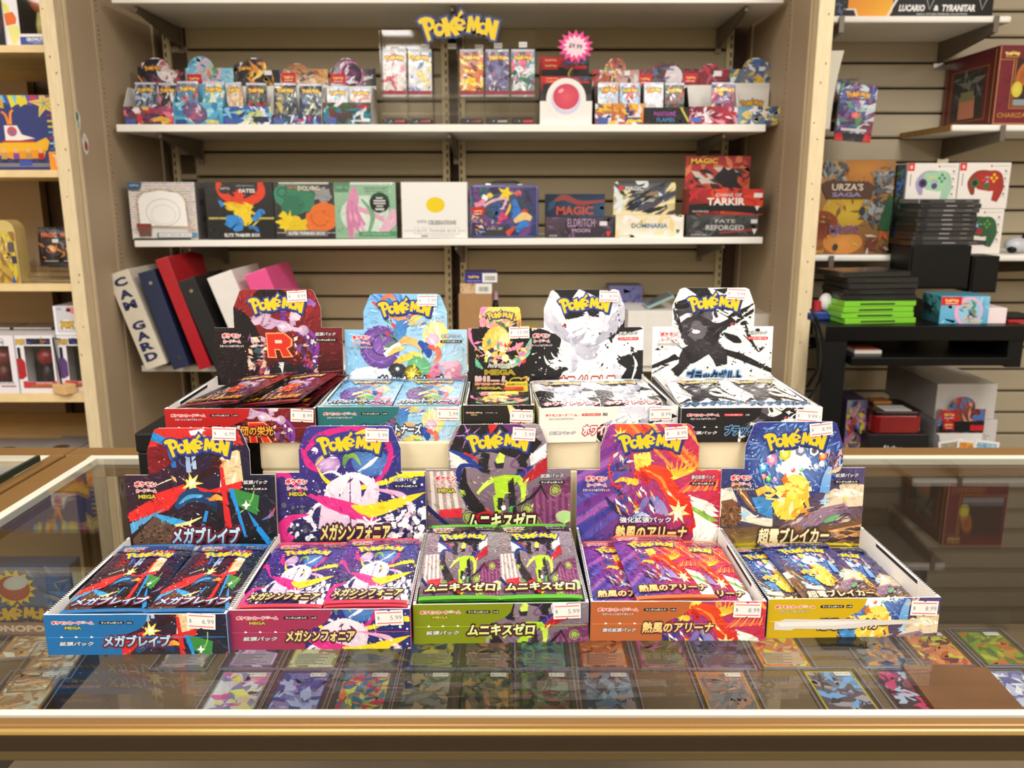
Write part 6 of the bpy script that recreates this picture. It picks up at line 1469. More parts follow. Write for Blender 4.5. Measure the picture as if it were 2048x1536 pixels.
a.splat((226, 116, 50), 648, 434, 32, 8, 18, .2, .9); a.splat((226, 116, 50), 625, 446, 20, 9, 14, .3); a.ring((190, 84, 36), 640, 434, 18, 2, 20, 200); a.splat((236, 206, 40), 575, 444, 20, 10, 24, .45); a.splat((226, 196, 36), 592, 452, 18, 11, 20, .4)
a.grad((230, 232, 230), (236, 236, 234), (110, 108, 106), (110, 108, 106), (560, 364, 660, 369), 2); a.text('EVOLVING', 620, 376, 10, (226, 222, 200), 44, [(.08, (70, 66, 62))], .03); a.wordmark(586, 374, 22, (190, 120, 90), (60, 56, 54), simple=True)  # whitish band along the top paints the shine on the box edge
a.rect((180, 178, 174), 552, 465, 670, 467); a.rect((120, 118, 116), 570, 461, 654, 473); a.text('ELITE TRAINER BOX', 612, 467, 6, (236, 232, 226), 74, (), .02); a.rect((40, 38, 38), 549, 475, 670, 478)
etb('dark pinstriped trainer box with green, grey, orange and yellow blots', (549, 364, 670, 480), a, (36, 34, 36), 0.095)
a = bk(669, 364, 793, 478, (150, 190, 160), (140, 180, 150)); a.grad((230, 244, 236), (236, 246, 240), (130, 176, 146), (120, 166, 136), (700, 364, 788, 372), 3); a.ell((200, 222, 206), 730, 430, 50, 40, 0, 18, (226, 236, 226))  # pale band at the upper edge is a painted reflection
a.poly((92, 140, 108), [(669, 364), (702, 364), (698, 384), (671, 384)]); a.wordmark(685, 374, 24, (130, 170, 146), (92, 140, 108), simple=True); a.text('PARADOX RIFT', 754, 376, 5, (86, 120, 92), 48); a.text('ELITE TRAINER BOX', 754, 382, 3.4, (86, 120, 92), 44)
a.rib((222, 150, 186), [(708, 372), (708, 394), (704, 420), (712, 455)], [4, 20, 24, 40], (206, 130, 170)); a.shards(55, 14, [(232, 170, 200), (206, 130, 168)], (696, 420, 730, 466), 20, 1.5, .2); a.rib((226, 160, 190), [(716, 416), (750, 430), (776, 446)], [10, 9, 6]); a.rib((120, 170, 130), [(724, 398), (745, 430), (735, 470)], [3, 10, 4]); a.rib((226, 180, 200), [(760, 470), (785, 440), (793, 420)], [14, 24, 20])
a.ell((30, 70, 44), 760, 405, 20, 21); a.ell((24, 30, 26), 760, 408, 19, 16)
for k, (wd, hh_) in enumerate(((14, 3), (24, 3.4), (24, 3), (14, 2.6), (18, 4))): a.rect((206, 208, 206), 760 - wd / 2, 394 + k * 5.6, 760 + wd / 2, 394 + k * 5.6 + hh_)
a.rect((84, 146, 104), 716, 464, 793, 474); a.text('ELITE TRAINER BOX', 752, 469, 4.6, (150, 190, 160), 56, (), .02)
etb('pale green trainer box with pink strokes and a dark round seal', (669, 364, 793, 480), a, (50, 44, 50), 0.10)
a = bk(803, 364, 935, 478, (240, 238, 234), (236, 234, 230)); a.ell((236, 206, 24), 871, 410, 19, 16); a.wordmark(843, 444, 20, (206, 204, 202), (170, 168, 166), simple=True); a.text('CELEBRATIONS', 884, 446, 8, (190, 188, 186), 56, [(.06, (150, 148, 146))], .02)
a.rect((190, 188, 186), 806, 462.5, 932, 463.5); a.rect((196, 194, 192), 828, 456, 918, 470); a.rect((240, 238, 234), 829, 457, 917, 469); a.text('ELITE TRAINER BOX', 873, 463, 7, (176, 174, 172), 80, (), .02); a.rect((120, 118, 116), 841, 473, 855, 475.5); a.rect((190, 188, 186), 858, 473.6, 910, 475)
etb('plain white trainer box with one yellow oval at its middle', (803, 364, 935, 480), a, (226, 222, 216), 0.095)
# lunchbox tin
x0, x1, hh = span(939, 371, 1077, 477, YE, z2(0)); w = x1 - x0
t = thing('lunch_tin', 'rounded violet collector tin with a flip handle and many-coloured lid', 'tin', (x0, YE, z2(0) + 0.001))
def rrect(w, h, r, n=5): return [(cx + r * math.cos(a0 + math.pi / 2 * k / n), cz + r * math.sin(a0 + math.pi / 2 * k / n)) for cx, cz, a0 in ((w - r, h - r, 0), (r, h - r, math.pi / 2), (r, r, math.pi), (w - r, r, 1.5 * math.pi)) for k in range(n + 1)]
MB().prism(rrect(w, hh, 0.016), 0.002, 0.072, axis='y').build('tin_body', mat('tin_violet', (84, 84, 150), 0.25, 0.5, coat=0.4, noise=(20, 0.05)), t, bevel=0.002)
lid = MB().prism([(x + 0.003, z + 0.003) for x, z in rrect(w - 0.006, hh - 0.006, 0.014)], -0.001, 0.002, axis='y').build('lid', mat('tin_rim', (110, 112, 170), 0.25, 0.5, coat=0.4, noise=(20, 0.05)), t)
a = mix((939, 371, 1077, 477), (70, 110, 110), (70, 60, 110), (40, 60, 110), (60, 50, 70), [(60, 50, 80), (110, 70, 130), (60, 90, 140)], 61, 14, 26); a.star((240, 206, 50), 1012, 384, 20, 8, 5); a.ell((230, 96, 100), 1038, 384, 7, 6); a.rib((240, 180, 200), [(965, 412), (985, 400), (1012, 396), (1004, 420)], [5, 6, 5, 4]); a.rib((236, 140, 170), [(946, 410), (962, 404), (968, 388)], [10, 12, 4]); a.rib((240, 240, 240), [(962, 390), (974, 396)], [9, 12]); a.ell((236, 214, 70), 978, 389, 6)
a.rib((60, 120, 200), [(1028, 398), (1036, 420), (1030, 440)], [8, 22, 12]); a.rib((240, 190, 60), [(1006, 440), (1018, 420), (1022, 404)], [3, 6, 3]); a.rib((60, 70, 90), [(1044, 396), (1062, 430)], [20, 26]); a.ell((206, 60, 60), 1052, 424, 6); a.rib((220, 60, 120), [(996, 444), (1010, 430)], [4, 22]); a.rib((236, 200, 130), [(1030, 446), (1050, 434), (1066, 440)], [8, 18, 10]); a.rib((50, 130, 210), [(1036, 470), (1046, 452), (1062, 452)], [6, 16, 8]); a.rib((220, 80, 60), [(1014, 474), (1030, 458)], [14, 6])
tcg_tag(a, 939, 415, 966, 432); a.shards(62, 24, [(230, 200, 120), (200, 120, 120), (120, 140, 190), (240, 236, 230)], (940, 428, 1000, 472), 9); a.rect((60, 58, 62), 968, 458, 1012, 476); a.text('COLLECTOR CHEST', 988, 461, 5, (236, 234, 230), 34)
a.paint(7, 160, .04); a.build('lid_print', flat((0.006, -0.0012, 0.006), (w - 0.012, 0, 0), (0, 0, hh - 0.012)), lid, M_PRINT, **FAR)
MB().tube([(w * .27, 0.03, hh), (w * .29, 0.03, hh + .007), (w * .36, 0.03, hh + .010), (w * .64, 0.03, hh + .010), (w * .71, 0.03, hh + .007), (w * .73, 0.03, hh)], 0.0035).build('handle', mat('tin_handle', (40, 40, 56), 0.3, 0.4, noise=(20, 0.05)), t)
for u in (.27, .73): MB().box(w * u - .008, .024, hh - .001, w * u + .008, .036, hh + .004).build('handle_mount', M_CHROME, t, bevel=.001)

def flip_box(label, rect_lo, rect_hi, alo, ahi, side, dep=0.10, round_=0.0, z0=None, hback=0.08):
    px0, pt, px1, pb = rect_lo; z0 = z2(at(px0, 430, YE).x) + 0.001 if z0 is None else z0
    x0, x1, h = span(px0, pt, px1, pb, YE, z0); w = x1 - x0
    t = thing('booster_display', label, 'card box', (x0, YE, z0), 0, 'flip-top booster boxes on the shelf')
    bm = mat('ctn_%d_%d_%d' % side, side, 0.4, coat=0.2, noise=(30, 0.04))
    b = MB().box(0, 0.0002, 0, w, dep, h).build('box_body', bm, t, bevel=0.001)
    alo.build('front_print', flat((0, -0.0002, 0), (w, 0, 0), (0, 0, h)), b, M_PRINT, **FAR)
    if rect_hi:
        Yb = YE + hback; q0, q1 = at(rect_hi[0], rect_hi[1], Yb).x - x0, at(rect_hi[2], rect_hi[1], Yb).x - x0
        H = at(0, rect_hi[1], Yb).z - z0
        ol = [(q0, h), (q1, h), (q1, H - round_), (q1 - round_ * .3, H - round_ * .3), (q1 - round_, H), (q0 + round_, H), (q0 + round_ * .3, H - round_ * .3), (q0, H - round_)] if round_ else [(q0, h), (q1, h), (q1, H), (q0, H)]
        f = MB().prism(ol, hback, hback + 0.0015, axis='y').build('raised_back', bm, t)
        ahi.build('cover_print', flat((q0, hback - 0.0002, h), (q1 - q0, 0, 0), (0, 0, H - h)), f, M_PRINT, clips=[[((x - q0) / (q1 - q0), (z - h) / (H - h)) for x, z in ol]] if True else None, **FAR)
    return t, w, h
lo = mix((1092, 434, 1228, 477), (92, 74, 90), (64, 56, 66), (44, 40, 48), (50, 44, 52), [(110, 84, 110), (50, 44, 54), (76, 64, 80)], 63, 22, 12); lo.text('ELDRITCH', 1162, 446, 17, (190, 160, 190), 54, [(.05, (60, 44, 64))], .0); lo.text('MOON', 1162, 462, 8, (190, 160, 190), 36, (), .02); lo.rect((226, 222, 226), 1199, 443, 1214, 452); lo.poly((220, 60, 50), [(1212, 464), (1222, 464), (1218, 474), (1215, 474)]); lo.text('BOOSTER', 1107, 473, 4, (220, 218, 220), 16)
hi = mix((1090, 388, 1210, 434), (26, 36, 60), (30, 50, 80), (60, 90, 120), (30, 40, 64), [(40, 60, 90), (50, 80, 110)], 64, 12, 16); hi.rib((150, 70, 60), [(1110, 402), (1130, 395), (1160, 406), (1210, 402)], [5, 12, 10, 4]); hi.text('MAGIC', 1150, 422, 18, (196, 84, 60), 74, (), .04)
flip_box('dark plum flip-top card box with a navy back, beside the tin', (1092, 434, 1228, 479), (1090, 388, 1210, 434), lo, hi, (40, 34, 44))
lo = mix((1231, 430, 1367, 476), (236, 222, 180), (236, 224, 190), (236, 232, 224), (238, 236, 230), [(240, 226, 180), (236, 210, 140), (244, 240, 232)], 65, 16, 16); lo.text('DOMINARIA', 1299, 452, 10, (90, 120, 150), 72, (), .03); lo.rect((244, 242, 240), 1350, 434, 1365, 441); lo.poly((60, 100, 90), [(1352, 460), (1360, 460), (1357, 467), (1354, 467)]); lo.rect((200, 196, 190), 1236, 471, 1262, 473)
hi = mix((1228, 362, 1352, 430), (24, 44, 64), (40, 60, 80), (236, 214, 150), (230, 214, 170), [(70, 90, 110), (236, 220, 160), (220, 226, 230)], 66, 18, 22); hi.shards(67, 34, [(44, 44, 56), (70, 70, 84), (30, 32, 44), (150, 120, 90)], (1260, 372, 1345, 430), 24, -.5, .25); hi.poly((220, 60, 40), [(1237, 372), (1247, 372), (1244, 382), (1240, 382)]); hi.text('MAGIC', 1269, 377, 9, (220, 222, 224), 36, (), .03)
flip_box('white and gold flip-top card box with a rounded navy back', (1231, 430, 1367, 476), (1228, 362, 1352, 430), lo, hi, (220, 214, 204), round_=0.012)
lo = mix((1372, 424, 1516, 474), (60, 62, 64), (80, 84, 86), (34, 32, 32), (32, 30, 32), [(90, 92, 92), (50, 50, 52), (70, 60, 56)], 68, 20, 14); lo.text('FATE', 1450, 438, 8, (190, 188, 184), 40, (), .01); lo.text('REFORGED', 1450, 453, 12, (196, 194, 190), 76, (), .02); lo.rect((220, 218, 216), 1501, 434, 1514, 443); lo.rib((150, 60, 50), [(1440, 466), (1516, 456)], [3, 6]); lo.poly((226, 224, 222), [(1504, 456), (1514, 456), (1509, 469)]); lo.text('BOOSTER PACK', 1398, 470, 3.4, (220, 218, 216), 30)
zf = z2(at(1440, 430, YE).x) + 0.001
flip_box('charcoal flip-top card box under the red one at the shelf end', (1372, 430, 1516, 474), None, lo, None, (30, 28, 28), z0=zf)
zz = at(1440, 426, YE).z
zz = zf + span(1372, 430, 1516, 474, YE, zf)[2] + 0.0004
lo = mix((1378, 376, 1526, 428), (160, 30, 40), (206, 50, 40), (220, 80, 30), (26, 22, 22), [(190, 40, 44), (220, 70, 40), (120, 24, 30)], 69, 20, 16); lo.rib((24, 20, 20), [(1378, 418), (1440, 412), (1526, 420)], [20, 16, 14]); lo.text('KHANS OF', 1457, 388, 7, (220, 214, 206), 52, (), .01); lo.text('TARKIR', 1452, 401, 15, (236, 230, 222), 76, (), .03); lo.rect((236, 232, 230), 1507, 384, 1524, 393); lo.poly((236, 232, 230), [(1510, 410), (1520, 410), (1515, 420)]); lo.text('BOOSTER PACK', 1402, 421, 3.4, (230, 228, 226), 32)
hi = mix((1372, 312, 1498, 380), (160, 40, 44), (150, 36, 50), (200, 100, 60), (190, 60, 50), [(190, 70, 50), (150, 40, 50), (210, 120, 80)], 70, 18, 20); hi.shards(71, 26, [(36, 30, 34), (70, 54, 54), (200, 190, 180), (50, 40, 44)], (1390, 338, 1480, 378), 18, .4, .3); hi.splat((34, 28, 32), 1455, 358, 22, 4, 16, .3); hi.ring((50, 36, 40), 1484, 345, 14, 3, -90, 90); hi.text('MAGIC', 1408, 322, 11, (240, 190, 60), 52, [(.08, (90, 30, 30))], .04)
flip_box('red flip-top card box with a tall red back, stacked on the charcoal one', (1378, 378, 1526, 427), (1372, 312, 1502, 380), lo, hi, (150, 30, 36), z0=zz)

# ------------------------------------------------------------------ ring binders and odds on the lowest shelf
def binder(label, px_bl, w, h, d, lean, m, spine=None, rings=False, Y=2.375, clear=False, z=None, rz=0.0):
    p = at(px_bl, 729, Y); z = Z3 + 0.0012 if z is None else z
    t = thing('ring_binder', label, 'binder', (p.x, Y, z), 0, 'ring binders leaning on the lowest alcove shelf')
    t.rotation_euler = (0, math.radians(-lean), rz)
    th = 0.003
    MB().box(0, 0, 0, w, th, h).build('spine', m, t, bevel=0.0013)
    MB().box(0, th, 0, th, d, h).build('cover', m, t, bevel=0.0013)
    MB().box(w - th, th, 0, w, d, h).build('cover', m, t, bevel=0.0013)
    MB().box(th + 0.003, 0.02, 0.008, w - th - 0.003, d - 0.012, h - 0.012).build('paper_block', M_PAPERW if not clear else M_SLEEVE, t)
    if spine: spine(t, w, h)
    if rings:
        for zz in (0.03, h - 0.035):
            MB().tube([(w * .55, 0.0005, zz), (w * .55, -0.0015, zz)], [0.006, 0.005], 12).build('rivet', M_CHROME, t)
    return t
def camgard(t, w, h):
    a = Art(0, 0, w, h)
    for ch, u in zip('CAM GARD', (.10, .225, .34, 0, .555, .665, .775, .885)):
        if ch != ' ': a.text(ch, w * .48, h * (u), h * .088, (28, 38, 84), w * .60, (), .05)
    a.build('lettering', flat((0, -0.0004, 0), (w, 0, 0), (0, 0, h)), t, M_PRINTM, **FAR)
def lab_pink(t, w, h):
    a = Art(0, 0, 10, 10); a.rect((226, 230, 232), 0, 0, 10, 10); a.ell((60, 150, 160), 5, 5, 3.4); a.rect((240, 240, 240), 3, 4, 7, 6)
    o = MB().box(w * .3, -0.0006, h - 0.085, w * .75, -0.0001, h - 0.062).build('round_label', M_PAPERW, t)
    a.build('label_print', flat((w * .3, -0.0008, h - 0.085), (w * .45, 0, 0), (0, 0, 0.023)), o, M_PRINTM, **FAR)
binder('off-white binder with navy lettering down its spine, against the cheek', 291, 0.064, 0.285, 0.24, 17.5, M_CANVAS, camgard)
binder('navy blue binder with two spine rivets beside the lettered one', 346, 0.048, 0.288, 0.24, 15.5, M_NAVYV, None, True)
binder('tall red binder leaning behind the navy one', 398, 0.036, 0.330, 0.25, 17.5, M_REDV)
binder('black binder half hidden behind the red-fronted booster box', 431, 0.050, 0.268, 0.24, 19.5, M_BLKV, None, True)
binder('white glossy binder between the black and pink ones', 492, 0.074, 0.280, 0.25, 19.5, M_WHTV)
binder('bright pink binder with a small round label on its spine', 571, 0.064, 0.290, 0.25, 20.5, M_PINKP, lab_pink)
YO = 2.46
x0, x1, hh = span(920, 588, 985, 722, YO, Z3)
cb_t, cw, ch_ = carton('cardboard_box', 'plain brown cardboard box standing by the brown gap on the lowest shelf', 'box', (918, 588, 984, 722), YO, Z3, 0.12, None, (176, 134, 88))
zc = Z3 + ch_ + 0.0004
def bars(a, x0, y0, x1, y1, seed):
    a.rect((236, 234, 228), x0, y0, x1, y1); R = random.Random(seed); x = x0 + (x1 - x0) * .2
    while x < x1 - (x1 - x0) * .2:
        wd = R.uniform(.6, 1.6); a.rect((60, 58, 60), x, y0 + (y1 - y0) * .3, x + wd, y1 - (y1 - y0) * .22); x += wd + R.uniform(.8, 1.8)
a = mix((920, 567, 984, 585), (206, 170, 120), (200, 160, 110), (206, 170, 130), (220, 190, 160), [(220, 190, 150), (180, 130, 90)], 72, 12, 6); bars(a, 951, 567, 984, 585, 1)
t, w_, h_ = carton('card_carton', 'small tan carton with a barcode panel on top of the brown box', 'box', (920, 567, 984, 586), YO, zc, 0.10, a, (200, 170, 130))
zc += h_ + 0.0004
a = bk(932, 546, 994, 565, (40, 44, 130), (50, 52, 150)); a.wordmark(948, 553, 22, (236, 190, 60), (44, 46, 140), simple=True); a.text('TRADING CARD GAME', 948, 561, 2.6, (220, 220, 230), 26); bars(a, 965, 546, 994, 564, 2)
carton('card_carton', 'small royal blue carton with a barcode, topmost on the brown box', 'box', (930, 546, 995, 566), YO, zc, 0.11, a, (60, 56, 120), rz=0.06)
t = thing('slim_bottle', 'dark slim bottle with a pink cap beside the brown cardboard box', 'bottle', (at(991, 600, 2.5).x, 2.50, Z3))
MB().tube([(0, 0, 0), (0, 0, 0.17), (0, 0, 0.19)], [0.010, 0.010, 0.006], 12).build('bottle_body', M_BLACKG, t, smooth=True); MB().tube([(0, 0, 0.1905), (0, 0, 0.215)], [0.009, 0.006], 12).build('cap', mat('dusky_pink', (190, 150, 170), 0.4, noise=(20, .05)), t)
a = mix((1218, 572, 1282, 626), (130, 130, 180), (110, 112, 170), (120, 116, 160), (90, 90, 150), [(90, 92, 150), (150, 150, 200), (120, 120, 170)], 73, 20, 12); a.rect((190, 170, 120), 1252, 600, 1262, 604); a.rect((196, 160, 110), 1256, 608, 1274, 612)
xx0, xx1, hh = span(1210, 571, 1283, 722, 2.50, Z3)
carton('deck_box', 'lavender-blue card box with small gold lettering behind the white-fronted booster box', 'box', (1216, 571, 1283, 722), 2.66, Z3, 0.09, Art(1216, 571, 1283, 722).sub(a, 1216, 571, 1283, 640) if False else (lambda q: (q.grad((130, 130, 180), (110, 112, 170), (100, 96, 150), (90, 90, 150)), q.sub(a, 1216, 571, 1283, 640), q)[2])(Art(1216, 571, 1283, 722)), (84, 86, 110))
carton('storage_box', 'long plain white card storage box behind the two ink-splash booster boxes', 'box', (1255, 622, 1360, 722), 2.44, Z3, 0.20, None, (236, 232, 224))
zt_w = Z3 + span(1255, 622, 1360, 722, 2.44, Z3)[2]
t = thing('card_case', 'pale teal flat case tilted on top of the long white storage box', 'case', (at(1296, 622, 2.47).x, 2.47, zt_w + 0.001)); t.rotation_euler = (0, math.radians(-24), 0)
MB().box(0, 0, 0, 0.085, 0.10, 0.008).build('case_body', mat('pale_teal', (150, 176, 176), 0.35, coat=.3, noise=(20, .05)), t, bevel=.001); MB().box(0.004, 0.004, 0.0081, 0.081, 0.096, 0.0095).build('clear_lid', M_SLEEVE, t)
carton('storage_box', 'white carton with a dark window end beside the pine stud', 'box', (1500, 628, 1548, 735), 2.44, Z3, 0.18, None, (214, 206, 192))
t = thing('plastic_tub', 'yellow tub behind the white-fronted booster box', 'tub', (at(1056, 660, 2.47).x, 2.50, Z3)); MB().tube([(0, 0, 0), (0, 0, 0.100)], 0.030, 18).build('tub_body', mat('tub_yellow', (206, 176, 60), .4, noise=(20, .05)), t, smooth=False); MB().tube([(0, 0, 0.1001), (0, 0, 0.112)], 0.032, 18).build('lid', mat('tub_lid', (190, 160, 56), .4, noise=(20, .05)), t)
# ------------------------------------------------------------------ plywood bay on the binder side
YL = 2.25
def figure_box(label, rect, Y, z0, depth, fig, frame=(232, 228, 236), head=(160, 40, 44), art=None, win=None, group='boxed vinyl figures on the plywood shelves', name=None, body_c=(70, 60, 66)):
    """A window carton: printed frame with an opening, dark inside, a plain small figurine, a clear pane."""
    px0, pt, px1, pb = rect; x0, x1, h = span(px0, pt, px1, pb, Y, z0); w = x1 - x0
    t = thing('figure_box', label, 'toy box', (x0, Y, z0), 0, group)
    fm = mat('ctn_%d_%d_%d' % frame, frame, 0.4, coat=0.2, noise=(30, .03)); dk = mat('box_inside', (44, 40, 42), .6, noise=(20, .1))
    wx0, wz0, wx1, wz1 = win or (.22, .17, .93, .80)
    wx0, wx1, wz0, wz1 = wx0 * w, wx1 * w, wz0 * h, wz1 * h
    mb = MB()
    mb.box(0, 0, 0, w, .0015, wz0); mb.box(0, 0, wz1, w, .0015, h); mb.box(0, 0, wz0, wx0, .0015, wz1); mb.box(wx1, 0, wz0, w, .0015, wz1)
    mb.box(0, .0015, 0, .0015, depth, h); mb.box(w - .0015, .0015, 0, w, depth, h); mb.box(.0015, .0015, 0, w - .0015, depth, .0015); mb.box(.0015, .0015, h - .0015, w - .0015, depth, h); mb.box(.0015, depth - .0015, .0015, w - .0015, depth, h - .0015)
    b = mb.build('box_frame', fm, t)
    MB().box(.002, depth * .85, .002, w - .002, depth - .002, h - .002).build('back_card', dk, t)
    MB().box(wx0 - .001, .0016, wz0 - .001, wx1 + .001, .0022, wz1 + .001).build('window_pane', M_ACRYL, t)
    cx, cy = (wx0 + wx1) / 2, depth * .42; fh = wz1 - wz0
    f = MB().tube([(cx, cy, wz0 - .006), (cx, cy, wz0 + fh * .2), (cx, cy, wz0 + fh * .42)], [w * .10, w * .12, w * .07], 12).build('figurine', mat('fig_%d_%d_%d' % body_c, body_c, .35, noise=(20, .1)), t, smooth=True)
    MB().ball((cx, cy, wz0 + fh * .64), w * .23, w * .19, fh * .24).build('head', mat('fig_%d_%d_%d' % head, head, .3, coat=.3, noise=(20, .1)), f, smooth=True)
    if art: art.build('front_print', flat((0, -.0002, 0), (w, 0, 0), (0, 0, h)), b, M_PRINT, clips=[[(0, 0), (1, 0), (1, wz0 / h), (0, wz0 / h)], [(0, wz1 / h), (1, wz1 / h), (1, 1), (0, 1)], [(0, wz0 / h), (wx0 / w, wz0 / h), (wx0 / w, wz1 / h), (0, wz1 / h)], [(wx1 / w, wz0 / h), (1, wz0 / h), (1, wz1 / h), (wx1 / w, wz1 / h)]], **FAR)
    return t
def poplogo(a, x, y, w): a.ell((240, 236, 236), x, y, w * .55, w * .36); a.text('POP!', x, y, w * .5, (226, 180, 50), w * .86, [(.08, (60, 50, 40))], .05)
zL = LZ[0] + .0006
a = Art(2, -60, 92, 90); a.rect((236, 232, 236), 2, -60, 92, 90); a.poly((226, 226, 110), [(2, 2), (14, 6), (20, 24), (10, 30)]); a.poly((228, 110, 44), [(6, 26), (24, 22), (30, 34), (28, 46), (8, 50)]); a.poly((232, 228, 140), [(10, 50), (30, 48), (36, 60), (26, 86), (16, 88)])
a.rect((60, 80, 150), 33, 72, 92, 88); a.text('GROWLITHE', 66, 77, 7, (240, 240, 244), 42, (), .04); a.rect((170, 180, 214), 48, 82, 86, 83.2); a.rect((170, 180, 214), 58, 84.4, 76, 85.4)
figure_box('tall white window box with a blue name band on the highest plywood shelf', (2, -60, 92, 89), YL, zL, .10, None, (236, 232, 236), (200, 110, 70), a, (.36, .16, .97, .95), body_c=(214, 206, 130))
carton('comic_box', 'black printed carton at the edge of the highest plywood shelf', 'box', (-60, -50, 2, 88), YL - .005, zL, .09, mix((-60, -50, 2, 88), (26, 28, 50), (30, 26, 40), (24, 22, 30), (20, 24, 36), [(50, 60, 110), (90, 80, 150), (80, 30, 40)], 77, 14, 30), (24, 22, 30))
zL = LZ[1] + .0006
a = Art(-110, 190, 118, 340); a.rect((52, 60, 120), -110, 190, 118, 340)
R = random.Random(12)
for k in range(16):
    x = -40 + k * 9; a.poly(R.choice([(60, 90, 170), (210, 50, 80), (226, 216, 60), (120, 190, 220), (120, 80, 150)]), [(x, 190), (x + 14, 190), (x + 24, 196 + (k * 7) % 14), (x + 6, 204 + (k * 5) % 12)])
a.poly((226, 206, 50), [(40, 198), (60, 192), (62, 208), (40, 208)])
for k in range(5):
    t_ = -.5 + k * 1.2566; a.poly((236, 200, 90), [(95, 206), (95 + 12 * math.cos(t_ - .6), 206 + 12 * math.sin(t_ - .6)), (95 + 31 * math.cos(t_), 206 + 31 * math.sin(t_)), (95 + 12 * math.cos(t_ + .6), 206 + 12 * math.sin(t_ + .6))]); a.rib((70, 150, 150), [(95, 206), (95 + 25 * math.cos(t_), 206 + 25 * math.sin(t_))], [2, 1])
for k in range(14): a.rect(R.choice([(90, 170, 210), (170, 50, 80), (220, 206, 70), (60, 110, 180), (150, 200, 230)]), 98 + (k % 2) * 8, 228 + k * 5.6, 108 + (k % 2) * 10, 232 + k * 5.6)
a.poly((236, 180, 40), [(-40, 290), (10, 284), (70, 284), (92, 274), (98, 282), (92, 300), (60, 306), (-20, 306)]); a.poly((226, 150, 30), [(-20, 306), (90, 298), (84, 316), (20, 318)]); a.rect((236, 232, 230), 10, 262, 36, 280); a.poly((236, 232, 230), [(36, 250), (44, 268), (70, 276), (10, 284), (10, 250)]); a.ell((210, 80, 90), 25, 262, 10, 10); a.ell((100, 120, 170), 25, 264, 5, 5); a.rect((190, 50, 50), 4, 280, 68, 284)
a.rib((236, 130, 50), [(20, 248), (16, 230), (8, 222)], [6, 5, 4]); a.rib((236, 150, 60), [(24, 248), (26, 226), (32, 219)], [6, 5, 4])
for k, c in enumerate(((190, 150, 90), (120, 70, 150), (180, 140, 80), (180, 40, 50))): x = 3 + k * 25; a.ell((226, 180, 130), x, 300, 4, 5); a.rect(c, x - 6, 306, x + 6, 318); a.rect((50, 46, 60), x - 5, 318, x + 5, 328)
a.rect((120, 120, 130), -110, 326, 110, 334); a.rect((60, 80, 170), 32, 320, 58, 332); a.text('LES', 6, 201, 11, (240, 190, 60), 14, (), .04); a.text('RINE', 5, 211, 9, (240, 190, 60), 20, (), .04)
carton('brick_set_box', 'blue construction toy carton with a yellow vessel and rainbow border', 'toy box', (-110, 190, 118, 340), YL + .03, zL, .10, a, (120, 110, 60))
t = thing('sign_card', 'small orange card with a white folded-leaf mark beside the blue toy carton', 'card', (at(98, 325, YL).x, YL + .004, zL)); w = .033
b = MB().box(0, 0, 0, w, .001, .046).build('card', mat('sign_orange', (240, 150, 30), .5, noise=(30, .03)), t); MB().box(.002, .001, 0, w - .002, .018, .0015).build('foot', M_ACRYL, t)
a = Art(0, 0, 10, 14); a.poly((250, 240, 230), [(4.6, 4.4), (8, 2.6), (8.4, 9), (5, 11)]); a.poly((240, 170, 70), [(5, 5), (6, 4.6), (6.2, 9.8), (5.2, 10.4)]); a.ring((250, 240, 230), 5, 2.2, 2, .8, 10, 170, .5)
a.build('front_print', flat((0, -.0002, 0), (w, 0, 0), (0, 0, .046)), b, M_PRINT, **FAR)
zL = LZ[2] + .0006
a = mix((-50, 440, 36, 566), (190, 160, 70), (200, 180, 110), (170, 130, 50), (200, 170, 60), [(210, 190, 60), (150, 110, 60), (230, 210, 130)], 80, 18, 24); a.rect((90, 66, 70), 4, 466, 30, 490); a.shards(81, 10, [(150, 60, 80), (60, 110, 120)], (6, 468, 28, 488), 10); a.rect((60, 54, 70), 14, 500, 34, 518); a.poly((40, 90, 170), [(4, 566), (14, 545), (20, 566)])
x0, x1, hh = span(-10, 440, 34, 566, YL - .006, zL)
t = thing('game_tube', 'pale gold round-topped game box beside the clear drawer stack', 'box', (x0, YL - .006, zL)); w = x1 - x0
b = MB().prism([(0, 0), (w, 0), (w, hh - w * .5)] + [(w / 2 + w / 2 * math.cos(k * math.pi / 10), hh - w * .5 + w * .5 * math.sin(k * math.pi / 10)) for k in range(1, 10)] + [(0, hh - w * .5)], 0, .05, axis='y').build('box_body', mat('pale_gold', (214, 190, 120), .35, .2, coat=.3, noise=(20, .06)), t)
a.build('front_print', flat((.002, -.0002, .002), (w - .004, 0, 0), (0, 0, hh - w * .55)), b, M_PRINT, **FAR)
x0, x1, hh = span(22, 520, 162, 567, YL - .003, zL)
t = thing('acrylic_tray', 'clear acrylic tiered pack tray on the plywood shelf', 'display rack', (x0, YL - .003, zL)); w = x1 - x0
for k in range(4):
    MB().box(0, .002 + k * .03, .0122 * k, w, .004 + k * .03, .0122 * k + .013).build('front_lip', M_ACRYL, t)
    MB().box(0, .0042 + k * .03, .0122 * k, w, .0315 + k * .03, .0122 * k + .002).build('tier_floor', M_ACRYL, t)
MB().box(0, .1225, 0, w, .1245, hh + .01).build('back_panel', M_ACRYL, t)
for x in (0, w - .002): MB().prism([(.0045, 0), (.122, 0), (.122, hh), (.0045, .012)], x, x + .002, axis='x').build('side_panel', M_ACRYL, t)
